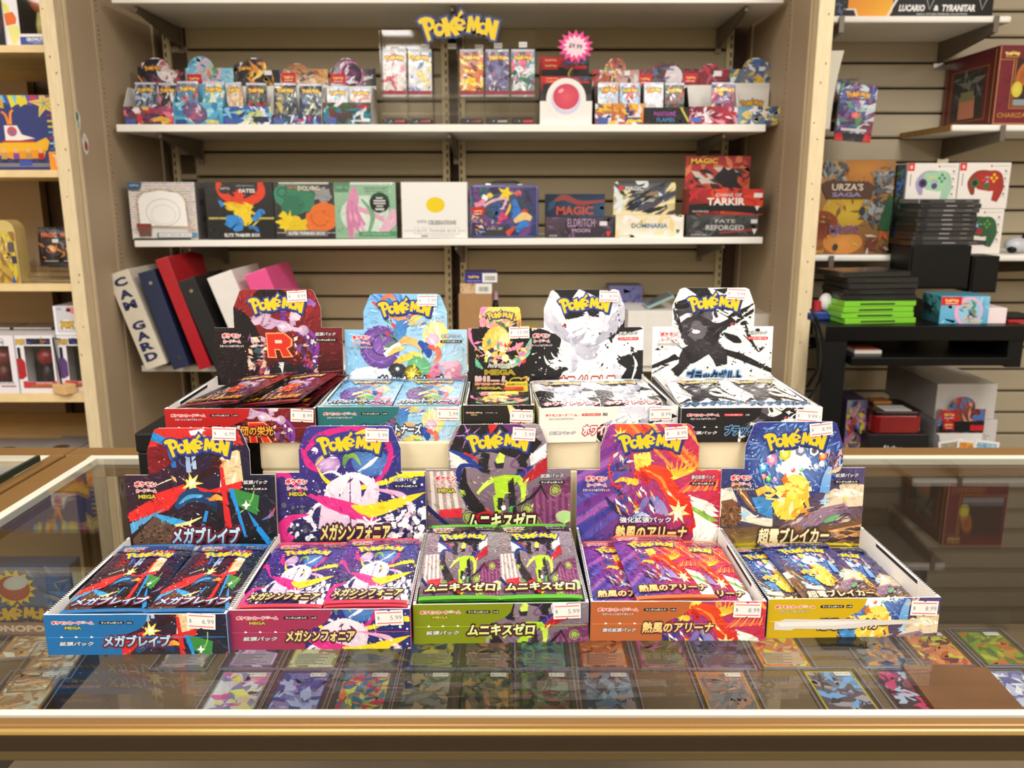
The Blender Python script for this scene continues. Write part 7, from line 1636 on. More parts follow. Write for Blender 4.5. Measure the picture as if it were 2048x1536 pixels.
for i, (lab, px, c) in enumerate((('black foil pack with orange glow and a white price sticker in the clear tiered tray', 99, [(40, 34, 40), (200, 120, 60), (70, 60, 80)]), ('black foil pack with a flame half hidden by the pine stud', 138, [(200, 130, 50), (60, 50, 40), (120, 110, 110)]))):
    f = mix((0, 0, 100, 170), (22, 20, 24), (26, 24, 28), (20, 18, 22), (24, 22, 26), [(34, 30, 36), (60, 54, 60)], 90 + i, 14, 24); f.text('MAGIC', 46, 34, 20, (220, 96, 40), 66, (), .04); f.ell((220, 140, 70), 54, 96, 22, 18, 0, 14, (255, 220, 160)); f.shards(91 + i, 16, c, (10, 70, 90, 140), 24); f.rect((190, 188, 190), 20, 146, 80, 150)
    if i == 0: f.rect((220, 214, 214), 60, 52, 86, 68)
    us_pack(lab, at(px, 490, YL + .07).x, YL + .075, zL + .0395, .064, .105, f, 'black packs in the tiered tray', -5)
zL = LZ[3] + .0006
a = Art(-52, 670, 44, 786); a.rect((234, 230, 236), -52, 670, 44, 786); a.text('574', 15, 684, 7, (50, 46, 50), 13, [], .03); a.ring((50, 46, 50), 15, 684, 8.5, 1); a.text('IRON SPIDER', 20, 766, 6, (50, 46, 50), 32); a.rect((150, 60, 60), 6, 771, 38, 773.5); a.poly((170, 120, 40), [(-52, 730), (-6, 726), (-2, 748), (-52, 770)])
figure_box('white window box with a round number badge, first on its plywood shelf', (-58, 671, 32, 780), YL - .012, zL, .09, None, (234, 230, 236), (130, 44, 52), a, (.2, .19, .88, .82), body_c=(110, 50, 56))
def spider_face(x0, x1, top, blob, seed):
    a = Art(x0, 670, x1, 786); a.rect((234, 230, 236), x0, 670, x1, 786); w = x1 - x0; a.rect((34, 34, 48), x0 + w * .30, 676, x1 - w * .06, 688); a.shards(seed, 6, [(60, 60, 130), (150, 110, 60)], (x0 + w * .35, 677, x1 - w * .1, 687), 9); poplogo(a, x0 + w * .15, 683, w * .28)
    a.rect((26, 28, 44), x0 + w * .04, 694, x0 + w * .12, 724); a.poly(blob, [(x0, 716), (x0 + w * .14, 716), (x0 + w * .21, 724), (x0 + w * .21, 752), (x0 + w * .1, 758), (x0, 758)])
    a.rect((196, 60, 58), x0 + w * .1, 762, x1, 776); a.rect((170, 100, 60), x0 + w * .3, 769, x1, 775); a.text('SPIDER-MAN', x0 + w * .66, 766, 5, (240, 220, 220), w * .44); return a
figure_box('white window box with a red print and red figure, beside the wooden card stand', (35, 671, 110, 783), YL - .010, zL, .09, None, (234, 230, 236), (150, 36, 44), spider_face(35, 112, None, (180, 40, 44), 95), (.22, .19, .95, .82), body_c=(60, 50, 60))
figure_box('white window box with a violet print and tan figure, against the pine stud', (119, 671, 196, 783), YL + .004, zL, .09, None, (234, 230, 236), (190, 150, 110), spider_face(117, 194, None, (100, 70, 130), 96), (.22, .19, .95, .82), body_c=(90, 84, 88))
zt2 = zL + span(117, 671, 194, 783, YL + .004, zL)[2] + .0006
a = Art(103, 612, 180, 672); a.rect((206, 204, 212), 103, 612, 180, 672); a.poly((226, 130, 140), [(130, 614), (176, 614), (170, 626), (140, 628)]); a.ell((50, 40, 44), 134, 620, 5, 4); poplogo(a, 129, 651, 30); a.rect((240, 238, 242), 103, 612, 108, 672); a.rect((240, 238, 242), 103, 667, 180, 672); a.rect((150, 170, 210), 110, 616, 120, 620)
carton('figure_carton', 'grey figure carton lying on top of the violet-print window box', 'toy box', (108, 612, 184, 670), YL + .006, zt2, .12, a, (206, 204, 212))
for i, (lab, r_) in enumerate((('flat clear-lidded carton at the back of the plywood shelf, outer one', (-60, 655, 25, 700)), ('flat clear-lidded carton at the back of the plywood shelf, inner one', (30, 655, 108, 700)))):
    x0, x1, h_ = span(*r_, YL + .13, zL)
    t = thing('figure_carton', lab, 'toy box', (x0, YL + .13, zL), 0, 'cartons behind the window boxes'); MB().box(0, 0, 0, x1 - x0 - .004, .10, h_).build('box_body', mat('ctn_grey', (150, 144, 142), .4, coat=.3, noise=(20, .05)), t, bevel=.002); MB().box(0, -.0008, h_ - .004, x1 - x0 - .004, 0, h_).build('edge_strip', M_PAPERW, t)
p = at(130, 784, YL - .045)
p = Vector((at(128, 784, 2.226).x, 2.226 , LZ[3])) ; 
t = thing('card_stand', 'small wooden block with a thin black rod holding a card clip', 'card stand', (at(133, 784, 2.245).x, 2.237, LZ[3] + .0006), math.radians(-28))
MB().box(-.026, -.018, 0, .026, .018, .026).build('wooden_block', mat('beech_block', (224, 184, 130), .5, noise=(20, .05), wave=('X', 30, 3, .05)), t, bevel=.002)
MB().tube([(-.004, -.004, .0262), (-.018, -.004, .150)], .0022, 8).build('rod', M_BLACK, t); MB().tube([(-.044, -.004, .152), (.012, -.004, .151)], .0018, 8).build('clip_bar', M_BLACK, t)
zL = LZ5 + .0006
for i, (px0, px1, py, dy) in enumerate(((-70, 60, 908, -.02), (68, 143, 904, -.015), (150, 215, 902, -.012))):
    x0, x1, h_ = span(px0, py, px1, 930, YL + dy, zL)
    t = thing('figure_carton', ['white-rimmed carton on the lowest plywood shelf, furthest from the stud', 'white-rimmed carton on the lowest plywood shelf, middle of three', 'white-rimmed carton on the lowest plywood shelf, touching the stud'][i], 'toy box', (x0, YL + dy, LZ5 + .0006), 0, 'cartons on the lowest plywood shelf')
    hh_ = at(0, py, YL + dy).z - zL
    MB().box(0, 0, 0, x1 - x0, .16, hh_).build('box_body', mat('ctn_grey', (150, 144, 142), .4), t, bevel=.001)
    MB().box(.001, -.0008, hh_ - .006, x1 - x0 - .001, 0, hh_).build('edge_strip', M_PAPERW, t); MB().prism([(x1 - x0) * .5 + .02 * math.cos(k * .5236) and ((x1 - x0) * .5 + .022 * math.cos(k * .5236), .05 + .018 * math.sin(k * .5236)) for k in range(12)], hh_, hh_ + .0008, axis='z').build('top_print', mat('brown_blot', (84, 64, 50), .5, noise=(30, .2)), t)

# ------------------------------------------------------------------ stickers on the left cheek
def sticker(label, px, py, Y, cols, w, h):
    z = at(px, py, Y).z
    t = thing('sticker', label, 'sticker', (XL + .0006, Y, z), 0, 'small stickers on the painted cheek')
    pts = [(w * .5 * (1 + .12 * math.sin(5 * k * .39)) * math.cos(k * .39), h * .5 * (1 + .08 * math.cos(4 * k * .39)) * math.sin(k * .39)) for k in range(16)]
    o = MB().prism(pts, 0, .0005, axis='x').build('vinyl', M_PAPERW, t)
    a = Art(-1, -1, 1, 1)
    for c, (cx, cy, rx, ry) in cols: a.ell(c, cx, cy, rx, ry, 0, 14)
    a.build('sticker_print', flat((.0006, -w / 2, -h / 2), (0, w, 0), (0, 0, h)), o, M_PRINTM, **FAR)
sticker('green leaf-like cut sticker on the painted cheek, upper of two', 156, 240, 2.262 + .01, [((90, 130, 96), (-.1, -.3, .5, .45)), ((170, 200, 180), (.1, .4, .45, .4))], .028, .055)
sticker('red and white cut sticker on the painted cheek, lower of two', 180, 288, 2.29 + .01, [((206, 210, 200), (-.1, -.5, .45, .3)), ((170, 60, 50), (.1, .2, .55, .5))], .030, .052)

# ------------------------------------------------------------------ slatwall bay on the desk side
YR2 = 2.57
a = Art(1668, -60, 1990, 27); a.rect((20, 18, 18), 1668, -60, 1990, 27); a.grad((236, 140, 30), (244, 170, 40), (240, 180, 50), (236, 150, 40), (1698, -60, 1788, 27), 2); a.poly((230, 228, 226), [(1780, 27), (1776, 27), (1800, -20), (1806, -20)]); a.poly((20, 18, 18), [(1782, 28), (1808, -20), (1990, -20), (1990, 28)]); a.poly((226, 224, 222), [(1690, 12), (1714, 12), (1720, 27), (1716, 27), (1711, 15), (1690, 15)]); a.poly((20, 18, 18), [(1668, 15), (1710, 15), (1715, 27), (1668, 27)]); a.shards(3, 12, [(70, 90, 130), (60, 60, 70)], (1670, -20, 1694, 22), 10)
a.text('LUCARIO', 1827, 11, 13, (240, 238, 236), 52, (), .045, .12); a.text('&', 1876, 11, 11, (240, 238, 236), None, (), .045, .1); a.text('TYRANITAR', 1921, 11, 13, (240, 238, 236), 68, (), .045, .12); a.text('HEAVY HITTERS PREMIUM COLLECTION', 1888, 22.5, 3, (220, 218, 216), 102, (), .02)
for x in (1854, 1960): a.rib((226, 224, 222), [(x, -10), (x + 8, 14), (x + 18, -10)], [1, 1.4, 1], sm=1)
carton('collection_box', 'large black boxed collection with orange panel and slanted white lettering', 'box', (1668, -60, 1990, 29), YR2, RZ1 + .0006, .22, a, (22, 20, 20))
# hanging pack on a peg hook
t = thing('peg_hook', 'steel peg hook with a flat tip holding the hanging pack', 'hook', Vector((at(1708, 224, 2.60).x - .010, 2.864, at(0, 168, 2.60).z - .0005)))
MB().tube([(0, 0, 0), (.006, -.10, .004), (.012, -.27, .006)], .0022, 8).build('wire_arm', M_CHROME, t); MB().box(-.014, -.274, .004, .038, -.2702, .008).build('tip_plate', M_STEELG, t); MB().box(-.02, -.006, -.02, .02, -.0005, .012).build('back_plate', M_ACRYL, t)
pk = at(1708, 224, 2.60)
f = mix((0, 0, 100, 170), (50, 44, 96), (60, 50, 110), (150, 60, 70), (40, 60, 110), [(70, 90, 170), (150, 190, 190), (90, 150, 110), (130, 90, 150), (200, 210, 220)], 110, 46, 26); f.ell((226, 90, 90), 48, 92, 13, 10, 0, 14, (240, 160, 150)); f.wordmark(48, 30, 70, (230, 170, 50), (60, 44, 100), h=30, simple=True); f.rect((120, 50, 60), 20, 42, 76, 47); f.rect((214, 210, 216), 14, 132, 84, 140); f.rect((40, 40, 50), 0, 146, 100, 170); f.poly((206, 40, 44), [(0, 150), (18, 146), (24, 170), (0, 170)]); f.poly((206, 40, 44), [(100, 150), (82, 146), (78, 170), (100, 170)])
us_pack('violet foil pack with red bottom corners hanging from the peg hook', pk.x, 2.60, at(0, 283, 2.60).z, .108, at(0, 168, 2.60).z - at(0, 283, 2.60).z, f, 'packs hanging on the slatwall', -2, 0, 4)
pk2 = at(1674, 235, 2.68)
f = mix((0, 0, 100, 170), (60, 80, 90), (60, 60, 70), (60, 40, 30), (40, 30, 24), [(90, 70, 50), (180, 190, 190), (120, 90, 60)], 111, 30, 26)
us_pack('darker grey and brown pack hanging just behind the violet one', pk2.x + .02, 2.665, at(0, 262, 2.68).z, .085, .15, f, 'packs hanging on the slatwall', -2, 0, -4)
t = thing('paper_sheet', 'curled pale paper sheet sticking out behind the pine stud', 'paper', (at(1655, 180, 2.6).x + .012, 2.60, at(0, 180, 2.6).z))
mb = MB()
for k in range(6):
    z0_, z1_ = -.11 + k * .037, -.11 + (k + 1) * .037; c0, c1 = .018 * ((k) / 6) ** 2, .018 * ((k + 1) / 6) ** 2
    mb.face([(-.05, c0, z0_), (.004 + c0 * 1.7, c0, z0_), (.004 + c1 * 1.7, c1, z1_), (-.05, c1, z1_)])
o = mb.build('sheet', mat('pale_paper', (226, 220, 200), .6, noise=(20, .03)), t); sm = o.modifiers.new('thickness', 'SOLIDIFY'); sm.thickness = .0008
# maroon window box
a = Art(1992, 90, 2128, 249); gold = (206, 150, 80); a.rect((112, 34, 44), 1992, 90, 2128, 249); a.shards(121, 30, [(122, 42, 52), (102, 28, 38)], (1992, 110, 2022, 230), 8)
for r_ in ((1994, 92, 2126, 247), ): a.rib(gold, [(r_[0], r_[1]), (r_[0], r_[3])], [1.4, 1.4], sm=1); a.rib(gold, [(r_[0], r_[3]), (r_[2], r_[3])], [1.4, 1.4], sm=1); a.rib(gold, [(r_[0], r_[1] + 26), (r_[0] + 36, r_[1] + 26)], [1, 1], sm=1)
a.wordmark(2017, 106, 30, (240, 214, 120), (150, 100, 50), simple=True); a.rect((190, 140, 70), 2004, 112, 2030, 114); a.rib(gold, [(2022, 120), (2022, 216), (2126, 216)], [1.6, 1.6, 1.6], sm=1); a.rib(gold, [(2027, 120), (2027, 212), (2126, 212)], [1.2, 1.2, 1.2], sm=1); a.text('CHARIZARD', 2038, 230, 10, (190, 130, 60), 76, (), .02)
a.rect((60, 36, 34), 2029, 116, 2120, 210); a.ell((190, 110, 50), 2042, 150, 12, 26, .2, 16, (150, 80, 40)); a.ell((206, 190, 60), 2034, 178, 11, 16, 0, 16, (220, 206, 90)); a.rect((140, 150, 160), 2029, 198, 2120, 210)
sa = Art(0, 0, 100, 140); sa.rect((96, 28, 34), 0, 0, 100, 140); sa.rect((150, 96, 50), 14, 28, 86, 128); sa.rect((96, 28, 34), 16, 30, 84, 126); sa.rect((44, 46, 46), 20, 32, 78, 122); sa.shards(5, 22, [(80, 90, 90), (120, 120, 116), (50, 70, 60)], (22, 34, 76, 90), 16); sa.poly((200, 130, 100), [(34, 80), (64, 80), (66, 122), (34, 122)]); sa.rect((130, 130, 90), 36, 70, 62, 88); sa.rib(gold, [(4, 4), (4, 136)], [1, 1]); sa.rib(gold, [(96, 4), (96, 136)], [1.4, 1.4])
carton('window_box', 'maroon and gold window box on the raw-ended slatwall shelf', 'box', (1992, 90, 2128, 248), 2.55, RZ2 + .0006, .30, a, (104, 30, 38), sideart=sa)
# book box and controllers on the long slatwall shelf
Y3 = 2.565
a = Art(1628, 320, 1782, 508); a.grad((170, 140, 90), (150, 110, 60), (120, 90, 50), (150, 80, 40)); a.ell((170, 110, 50), 1720, 340, 50, 26, 0, 20, (190, 130, 60)); a.ell((190, 150, 40), 1695, 420, 50, 34, 0, 20, (206, 176, 60)); a.ell((140, 70, 40), 1645, 450, 34, 30, 0, 18, (110, 40, 30)); a.ell((200, 130, 60), 1690, 485, 40, 24, 0, 18, (220, 150, 70)); a.shards(130, 60, [(150, 100, 50), (200, 160, 70), (130, 90, 50), (180, 140, 60), (110, 60, 40)], (1628, 322, 1780, 506), 14)
for sx, sy in ((1660, 338), (1755, 360), (1748, 420)): a.shards(int(sx), 34, [(120, 126, 130), (80, 86, 92), (150, 154, 156), (60, 64, 70)], (sx - 22, sy - 22, sx + 24, sy + 26), 12, None, .4)
a.poly((84, 60, 48), [(1636, 368), (1650, 360), (1730, 362), (1744, 372), (1738, 396), (1650, 396)]); a.text("URZA'S", 1690, 373, 14, (220, 206, 186), 62, [(.06, (70, 50, 40))], .02); a.text('SAGA', 1689, 388, 9, (150, 136, 170), 58, [(.06, (70, 50, 40))], .04); a.text('MAGIC', 1690, 458, 15, (120, 70, 110), 58, [(.06, (150, 120, 90))], .05); a.shards(131, 10, [(70, 110, 160), (110, 150, 190)], (1662, 448, 1685, 470), 6)
for x, y, r_ in ((1723, 420, 6), (1723, 420, 5), (1675, 494, 5)): a.ell((50, 54, 64), x, y, r_, r_ * 1.4)
a.poly((40, 80, 50), [(1774, 386), (1786, 400), (1780, 460), (1756, 458), (1764, 420)]); a.shards(132, 14, [(190, 90, 50), (200, 190, 180), (110, 60, 50)], (1738, 466, 1780, 504), 14)
carton('game_book', 'tall ochre game box with pale carved lettering leaning by the pine stud', 'box', (1628, 320, 1784, 509), Y3, RZ3 + .0006, .07, a, (90, 80, 60))
def controller_art(rect, c1, c2, c3, seed):
    x0, y0, x1, y1 = rect; w, h = x1 - x0, y1 - y0; a = Art(*rect); a.rect((236, 230, 224), *rect); X = lambda u: x0 + u * w; Yy = lambda v: y0 + v * h
    a.rect((214, 44, 48), x0, y0, X(.13), Yy(.17)); a.rect((244, 236, 234), X(.045), Yy(.045), X(.06), Yy(.125)); a.rect((244, 236, 234), X(.07), Yy(.05), X(.09), Yy(.12)); a.rect((214, 60, 60), X(.60), Yy(.05), X(.64), Yy(.09)); a.rect((190, 186, 182), X(.66), Yy(.06), X(.96), Yy(.075)); a.rect((150, 146, 144), X(.06), Yy(.23), X(.08), Yy(.5))
    for v in (.18, .34, .52, .68): a.ell((150, 146, 144), X(.91), Yy(v), w * .022, h * .03); a.rect((180, 176, 172), X(.86), Yy(v + .06), X(.96), Yy(v + .07))
    a.rib(c1, [(X(.30), Yy(.70)), (X(.26), Yy(.45)), (X(.38), Yy(.28)), (X(.60), Yy(.26)), (X(.75), Yy(.30)), (X(.80), Yy(.55)), (X(.74), Yy(.84))], [w * .06, w * .18, w * .20, w * .16, w * .2, w * .2, w * .12], c2)
    a.poly(c2, [(X(.34), Yy(.22)), (X(.78), Yy(.18)), (X(.78), Yy(.6)), (X(.62), Yy(.62)), (X(.4), Yy(.58)), (X(.3), Yy(.5))]); a.poly((236, 230, 224), [(X(.40), Yy(.72)), (X(.56), Yy(.6)), (X(.62), Yy(.72)), (X(.6), Yy(.95)), (X(.4), Yy(.95))])
    a.ell(c3, X(.32), Yy(.44), w * .085, h * .1); a.ell((40, 44, 50), X(.32), Yy(.44), w * .05, h * .06); a.ell(c3, X(.55), Yy(.50), w * .06, h * .07)
    R = random.Random(seed); cs = {1: (60, 130, 100), 2: (240, 186, 30), 3: (90, 150, 70)}[seed]
    for dx, dy in ((0, -.07), (.05, 0), (0, .07), (-.05, 0)): a.ell(cs, X(.69 + dx), Yy(.33 + dy), w * .028, h * .034)
    a.shards(seed, 8, [(240, 200, 90), (220, 80, 70), (150, 190, 220)], (X(.42), Yy(.26), X(.58), Yy(.42)), w * .06)
    return a
CG = 'controller cartons on the long slatwall shelf'
zc_ = RZ3 + .0006
r_lo1, r_lo2 = (1804, 422, 1898, 508), (1902, 418, 2004, 508)
t1, w1, h1 = carton('controller_box', 'white controller carton mostly hidden behind the stacked disc cases', 'game carton', r_lo1, Y3 + .01, zc_, .07, controller_art(r_lo1, (210, 206, 206), (196, 192, 196), (90, 90, 100), 3), (230, 224, 216), CG)
t2, w2, h2 = carton('controller_box', 'white carton showing a green and black controller, lower row', 'game carton', r_lo2, Y3 + .01, zc_, .07, controller_art(r_lo2, (60, 110, 70), (50, 90, 60), (170, 40, 60), 3), (230, 224, 216), CG)
zc2 = zc_ + max(h1, h2) + .0008
r_u1, r_u2 = (1812, 326, 1914, 419), (1916, 325, 2018, 416)
carton('controller_box', 'white carton showing a mint and violet controller', 'game carton', r_u1, Y3 + .01, zc2, .07, controller_art(r_u1, (170, 150, 190), (160, 206, 170), (90, 70, 130), 1), (230, 224, 216), CG)
carton('controller_box', 'white carton showing a red controller with yellow buttons', 'game carton', r_u2, Y3 + .01, zc2, .07, controller_art(r_u2, (130, 60, 44), (170, 50, 44), (60, 110, 60), 2), (230, 224, 216), CG)
a = mix((1786, 330, 1806, 508), (40, 38, 44), (34, 32, 36), (20, 28, 20), (24, 26, 24), [(40, 80, 140), (50, 90, 50), (30, 30, 34)], 140, 14, 14); carton('game_carton', 'narrow dark carton end between the ochre game box and controller cartons', 'box', (1787, 330, 1803, 508), Y3 + .02, zc_, .12, a, (30, 30, 34))
t = thing('game_controller', 'pale grey rounded controller at the far end of the long slatwall shelf', 'controller', (at(2058, 495, 2.56).x, 2.62, RZ3 + .0006))
MB().ball((0, 0, .024), .040, .03, .024).build('shell', mat('pale_grey_plastic', (196, 196, 204), .35, coat=.2, noise=(20, .03)), t, smooth=True); MB().ball((-.022, -.012, .012), .014, .014, .012).build('grip', M_BLACK, t, smooth=True); MB().tube([(.01, -.01, .046), (.012, -.012, .056)], .006, 10).build('thumb_stick', M_BLACK, t)

# black desk with a printer-like box above it
YD = 2.12
DZ = at(1800, 652, YD).z
dx0 = at(1652, 660, YD).x; dx1 = at(2062, 660, YD).x
desk = thing('computer_desk', 'black computer desk with a pull-out tray behind the glass counter', 'desk', (dx0, YD, 0)); dw = dx1 - dx0
dth = DZ - at(1800, 682, YD).z
MB().box(0, 0, DZ - dth, dw, .62, DZ).build('desk_top', M_BLACKG, desk, bevel=.002)
lw = at(1698, 760, YD).x - at(1652, 760, YD).x
MB().box(0, .004, 0, lw, .05, DZ - dth).build('leg', M_BLACK, desk, bevel=.002); MB().box(0, .56, 0, lw, .61, DZ - dth).build('leg', M_BLACK, desk)
MB().box(dw - .05, .004, at(2040, 735, YD).z, dw - .012, .30, DZ - dth).build('tray_bracket', M_BLACK, desk)
tz = at(1850, 712, YD).z
MB().box(lw + .004, -.02, tz - .022, dw - .055, .30, tz).build('keyboard_tray', M_BLACKG, desk, bevel=.003)
MB().box(lw + .01, .06, tz + .03, lw + .20, .30, tz + .034).build('tray_rail', M_BLACK, desk)
LSZ = at(1800, 914, 2.235).z
MB().box(lw * .2, .01, LSZ - .02, dw - .01, .60, LSZ).build('lower_shelf', M_CASEDK, desk)
MB().box(dw - .045, .56, 0, dw - .005, .61, DZ - dth).build('leg', M_BLACK, desk); MB().box(dw - .045, .004, 0, dw - .005, .05, LSZ - .02).build('leg', M_BLACK, desk)
t = thing('paper_sheet', 'white papers lying in the desk keyboard tray', 'paper', (at(1733, 700, YD + .03).x, YD + .03, tz + .0006)); MB().box(-.03, 0, 0, .04, .07, .009).build('sheet', M_PAPERW, t); MB().box(-.028, .002, .0091, .03, .068, .013).build('card', mat('rust_card', (170, 90, 60), .5, noise=(20, .05)), t)
# cable loop
t = thing('power_cable', 'black power cable looping down between the pine stud and desk leg', 'cable', (at(1640, 640, 2.1).x, 2.10, at(0, 760, 2.1).z))
pts = [at(px, py, 2.10) - t.location for px, py in ((1622, 618), (1634, 640), (1645, 680), (1648, 720), (1640, 760), (1622, 790), (1600, 812))]
MB().tube(pts, .0042, 8).build('cord', M_BLACK, t, smooth=True)
pts = [at(px, py, 2.14) - t.location for px, py in ((1618, 630), (1630, 650), (1636, 690), (1634, 740), (1614, 775))]
MB().tube(pts, .0042, 8).build('cord', M_BLACK, t, smooth=True)
# things on the desk
dz = DZ + .0006
GCG = 'lime game cases stacked on the desk'; DCG = 'dark game cases on top of the lime ones'
cxm = at(1752, 620, YD + .06).x; z = dz
def case(label, x, y, z, rz, m, group, w=.19, d=.135, h=.0142):
    t = thing('game_case', label, 'game case', (x, y, z), math.radians(rz), group)
    MB().box(-w / 2, 0, 0, w / 2, d, h).build('shell', m, t, bevel=.0015)
    MB().box(-w * .28, -.0006, h * .3, w * .2, 0, h * .58).build('spine_groove', mat('groove_dark', (34, 44, 24) if m is M_LIME else (60, 58, 60), .5, noise=(20, .1)), t)
    return t
for k, (rz, dx) in enumerate(((7, .004), (5, -.004), (8, -.002), (6, .002))):
    case(['lowest', 'second lowest', 'third', 'highest'][k] + ' lime green game case of the desk stack', cxm + dx, YD + .035 + .002 * k, z, rz, M_LIME, GCG, .195); z += .0148
for k, (rz, dx, m) in enumerate(((5, .002, mat('navy_case', (10, 12, 20), .3, coat=.2, noise=(20, .1))), (4, -.002, mat('navy_case', (22, 24, 36))), (8, .008, mat('smoke_case', (26, 25, 27), .3, coat=.2, noise=(20, .1))), (6, .006, mat('smoke_case', (52, 50, 52))), (10, -.010, mat('smoke_case', (52, 50, 52))))):
    case(['first navy', 'second navy', 'first smoke-grey', 'second smoke-grey', 'topmost smoke-grey'][k] + ' game case above the lime stack', cxm + dx, YD + .04 + .002 * k, z, rz, m, DCG); z += .0148
a = mix((1880, 592, 1978, 652), (120, 180, 214), (130, 190, 220), (80, 160, 200), (90, 170, 206), [(150, 206, 226), (100, 170, 206)], 150, 10, 16); a.ell((230, 170, 200), 1937, 625, 29, 32); a.ell((150, 196, 220), 1939, 626, 23, 27); a.shards(151, 22, [(226, 190, 70), (90, 140, 100), (60, 60, 70), (220, 110, 90)], (1920, 605, 1958, 646), 11); tcg_tag(a, 1880, 593, 1921, 611); a.text('JOURNEY', 1942, 640, 4, (226, 226, 200), 30, (), .02); a.text('TOGETHER', 1948, 645.5, 5, (220, 214, 150), 40, (), .03)
sa = mix((0, 0, 60, 60), (60, 130, 140), (70, 150, 160), (40, 80, 90), (50, 100, 110), [(90, 170, 180), (40, 90, 100), (30, 40, 44)], 152, 12, 16)
carton('booster_carton', 'sky-blue card carton with a pink round print on the desk beside the lime cases', 'card box', (1880, 592, 1978, 652), YD + .03, dz, .10, a, (70, 140, 160), sideart=sa)
carton('white_carton', 'plain white open carton beside the sky-blue one on the desk', 'box', (1974, 616, 2013, 652), YD + .035, dz, .09, None, (238, 220, 222))
t = thing('red_booklet', 'stack of red and black booklets at the end of the desk', 'booklets', (at(2016, 648, YD + .05).x, YD + .05, dz)); MB().box(0, 0, 0, .10, .12, .008).build('cover', mat('red_cover', (176, 34, 44), .4, coat=.2, noise=(20, .05)), t, bevel=.001); MB().box(.004, .006, .0081, .09, .115, .014).build('black_cover', M_BLACKG, t, bevel=.001)
t = thing('toy_accessory', 'blue game accessory with a round white cap beside the lime cases', 'accessory', (at(1652, 634, YD + .10).x, YD + .10, dz)); MB().box(-.05, 0, 0, .03, .05, .022).build('base', mat('royal_blue', (40, 66, 140), .35, coat=.3, noise=(20, .05)), t, bevel=.004); MB().ball((.004, .02, .046), .019, .019, .024).build('white_cap', M_PAPERW, t, smooth=True); MB().tube([(-.018, .02, .023), (-.018, .02, .05)], .012, 12).build('red_ring', mat('toy_red', (180, 40, 50), .4, noise=(20, .05)), t)
# black box fixed to the slatwall with a stack of disc cases on top
bz0, bz1 = at(1880, 578, 2.40).z, at(1880, 491, 2.40).z
x0, x1 = at(1818, 530, 2.40).x, at(1940, 530, 2.40).x
t = thing('speaker_box', 'matt black wall box carrying the tall stack of disc cases', 'speaker', (x0, 2.40, bz0)); MB().box(0, 0, 0, x1 - x0, .124, bz1 - bz0).build('cabinet', M_BLACK, t, bevel=.002); MB().box(.006, -.004, .006, x1 - x0 - .006, -.0005, bz1 - bz0 - .006).build('grille', M_BLACK, t, bevel=.001); MB().box(.03, .1241, .004, .09, .464, .024).build('wall_bracket', M_STEELG, t)
bz2, bz3 = at(1970, 585, 2.42).z, at(1970, 512, 2.42).z
xa, xb = at(1943, 540, 2.42).x, at(1997, 540, 2.42).x
t = thing('speaker_box', 'narrow matt black wall box beside the bigger one', 'speaker', (xa, 2.42, bz2)); MB().box(0, 0, 0, xb - xa, .104, bz3 - bz2).build('cabinet', M_BLACK, t, bevel=.002); MB().box(.005, -.004, .005, xb - xa - .005, -.0005, bz3 - bz2 - .005).build('grille', M_BLACK, t, bevel=.001); MB().box(.02, .1041, .004, .055, .444, .020).build('wall_bracket', M_STEELG, t)
z = bz1 + .0006; xm = at(1890, 450, 2.41).x; R = random.Random(8)
CDG = 'dark disc cases stacked on the black wall box'
for k in range(10):
    w_ = .172; hgt = .0128
    t = thing('disc_case', 'dark disc case, %s in the stack on the black wall box' % ['lowest, jutting out', 'second lowest', 'third from the base', 'fourth from the base', 'fifth from the base', 'sixth from the base', 'seventh from the base', 'eighth from the base', 'one below the pale top', 'topmost, paler'][k], 'disc case', (xm + (.012 if k == 0 else R.uniform(-.004, .004)) + k * .0006, 2.405 + R.uniform(0, .006), z), math.radians(R.uniform(-3, 3)), CDG)
    if k == 0: w_ = .22
    MB().box(-w_ / 2, 0, 0, w_ / 2, .124, hgt - .0004).build('shell', mat('disc_grey_%d' % (k % 3), [(26, 25, 25), (34, 33, 33), (20, 20, 21)][k % 3], .3, coat=.2, noise=(20, .1)) if k < 9 else mat('disc_pale', (132, 134, 140), .25, coat=.4, noise=(20, .05)), t, bevel=.001)
    a = Art(0, 0, 100, 8); a.rect([(58, 56, 56), (70, 66, 66), (50, 48, 48)][k % 3], 0, 0, 100, 8); a.rect((150, 146, 144), 42, 2.6, 60, 5); a.rect((110, 106, 104), 78, 2, 90, 4.6); a.rect((30, 28, 30), 3, 1, 16, 7)
    a.build('spine_print', flat((-w_ / 2 + .004, -.0002, .001), (w_ - .008, 0, 0), (0, 0, hgt - .0026)), t, M_PRINT, **FAR)
    z += hgt
# under the desk
uz = LSZ + .0006
def px_box(name, label, cat, rect, Y, z0, d, side, art=None, **k): return carton(name, label, cat, rect, Y, z0, d, art, side, **k)
t, w_, h_ = px_box('storage_carton', 'lower white card storage carton under the desk', 'box', (1868, 840, 1992, 906), 2.28, uz, .30, (206, 200, 196))
MB().box(.02, -.0012, h_ * .5, w_ - .02, 0, h_ * .52).build('fold_line', M_STEELG, t)
px_box('storage_carton', 'upper white card storage carton under the desk, on the lower one', 'box', (1872, 768, 1992, 838), 2.285, uz + h_ + .0006, .32, (206, 200, 196))
a = Art(1738, 870, 1858, 906); a.grad((28, 26, 28), (28, 26, 28), (20, 19, 20), (20, 19, 20)); a.text('Airtime', 1787, 890, 11, (200, 196, 198), 42, (), .05, .12); a.rib((230, 90, 50), [(1800, 906), (1830, 902), (1858, 905)], [3, 4, 3])
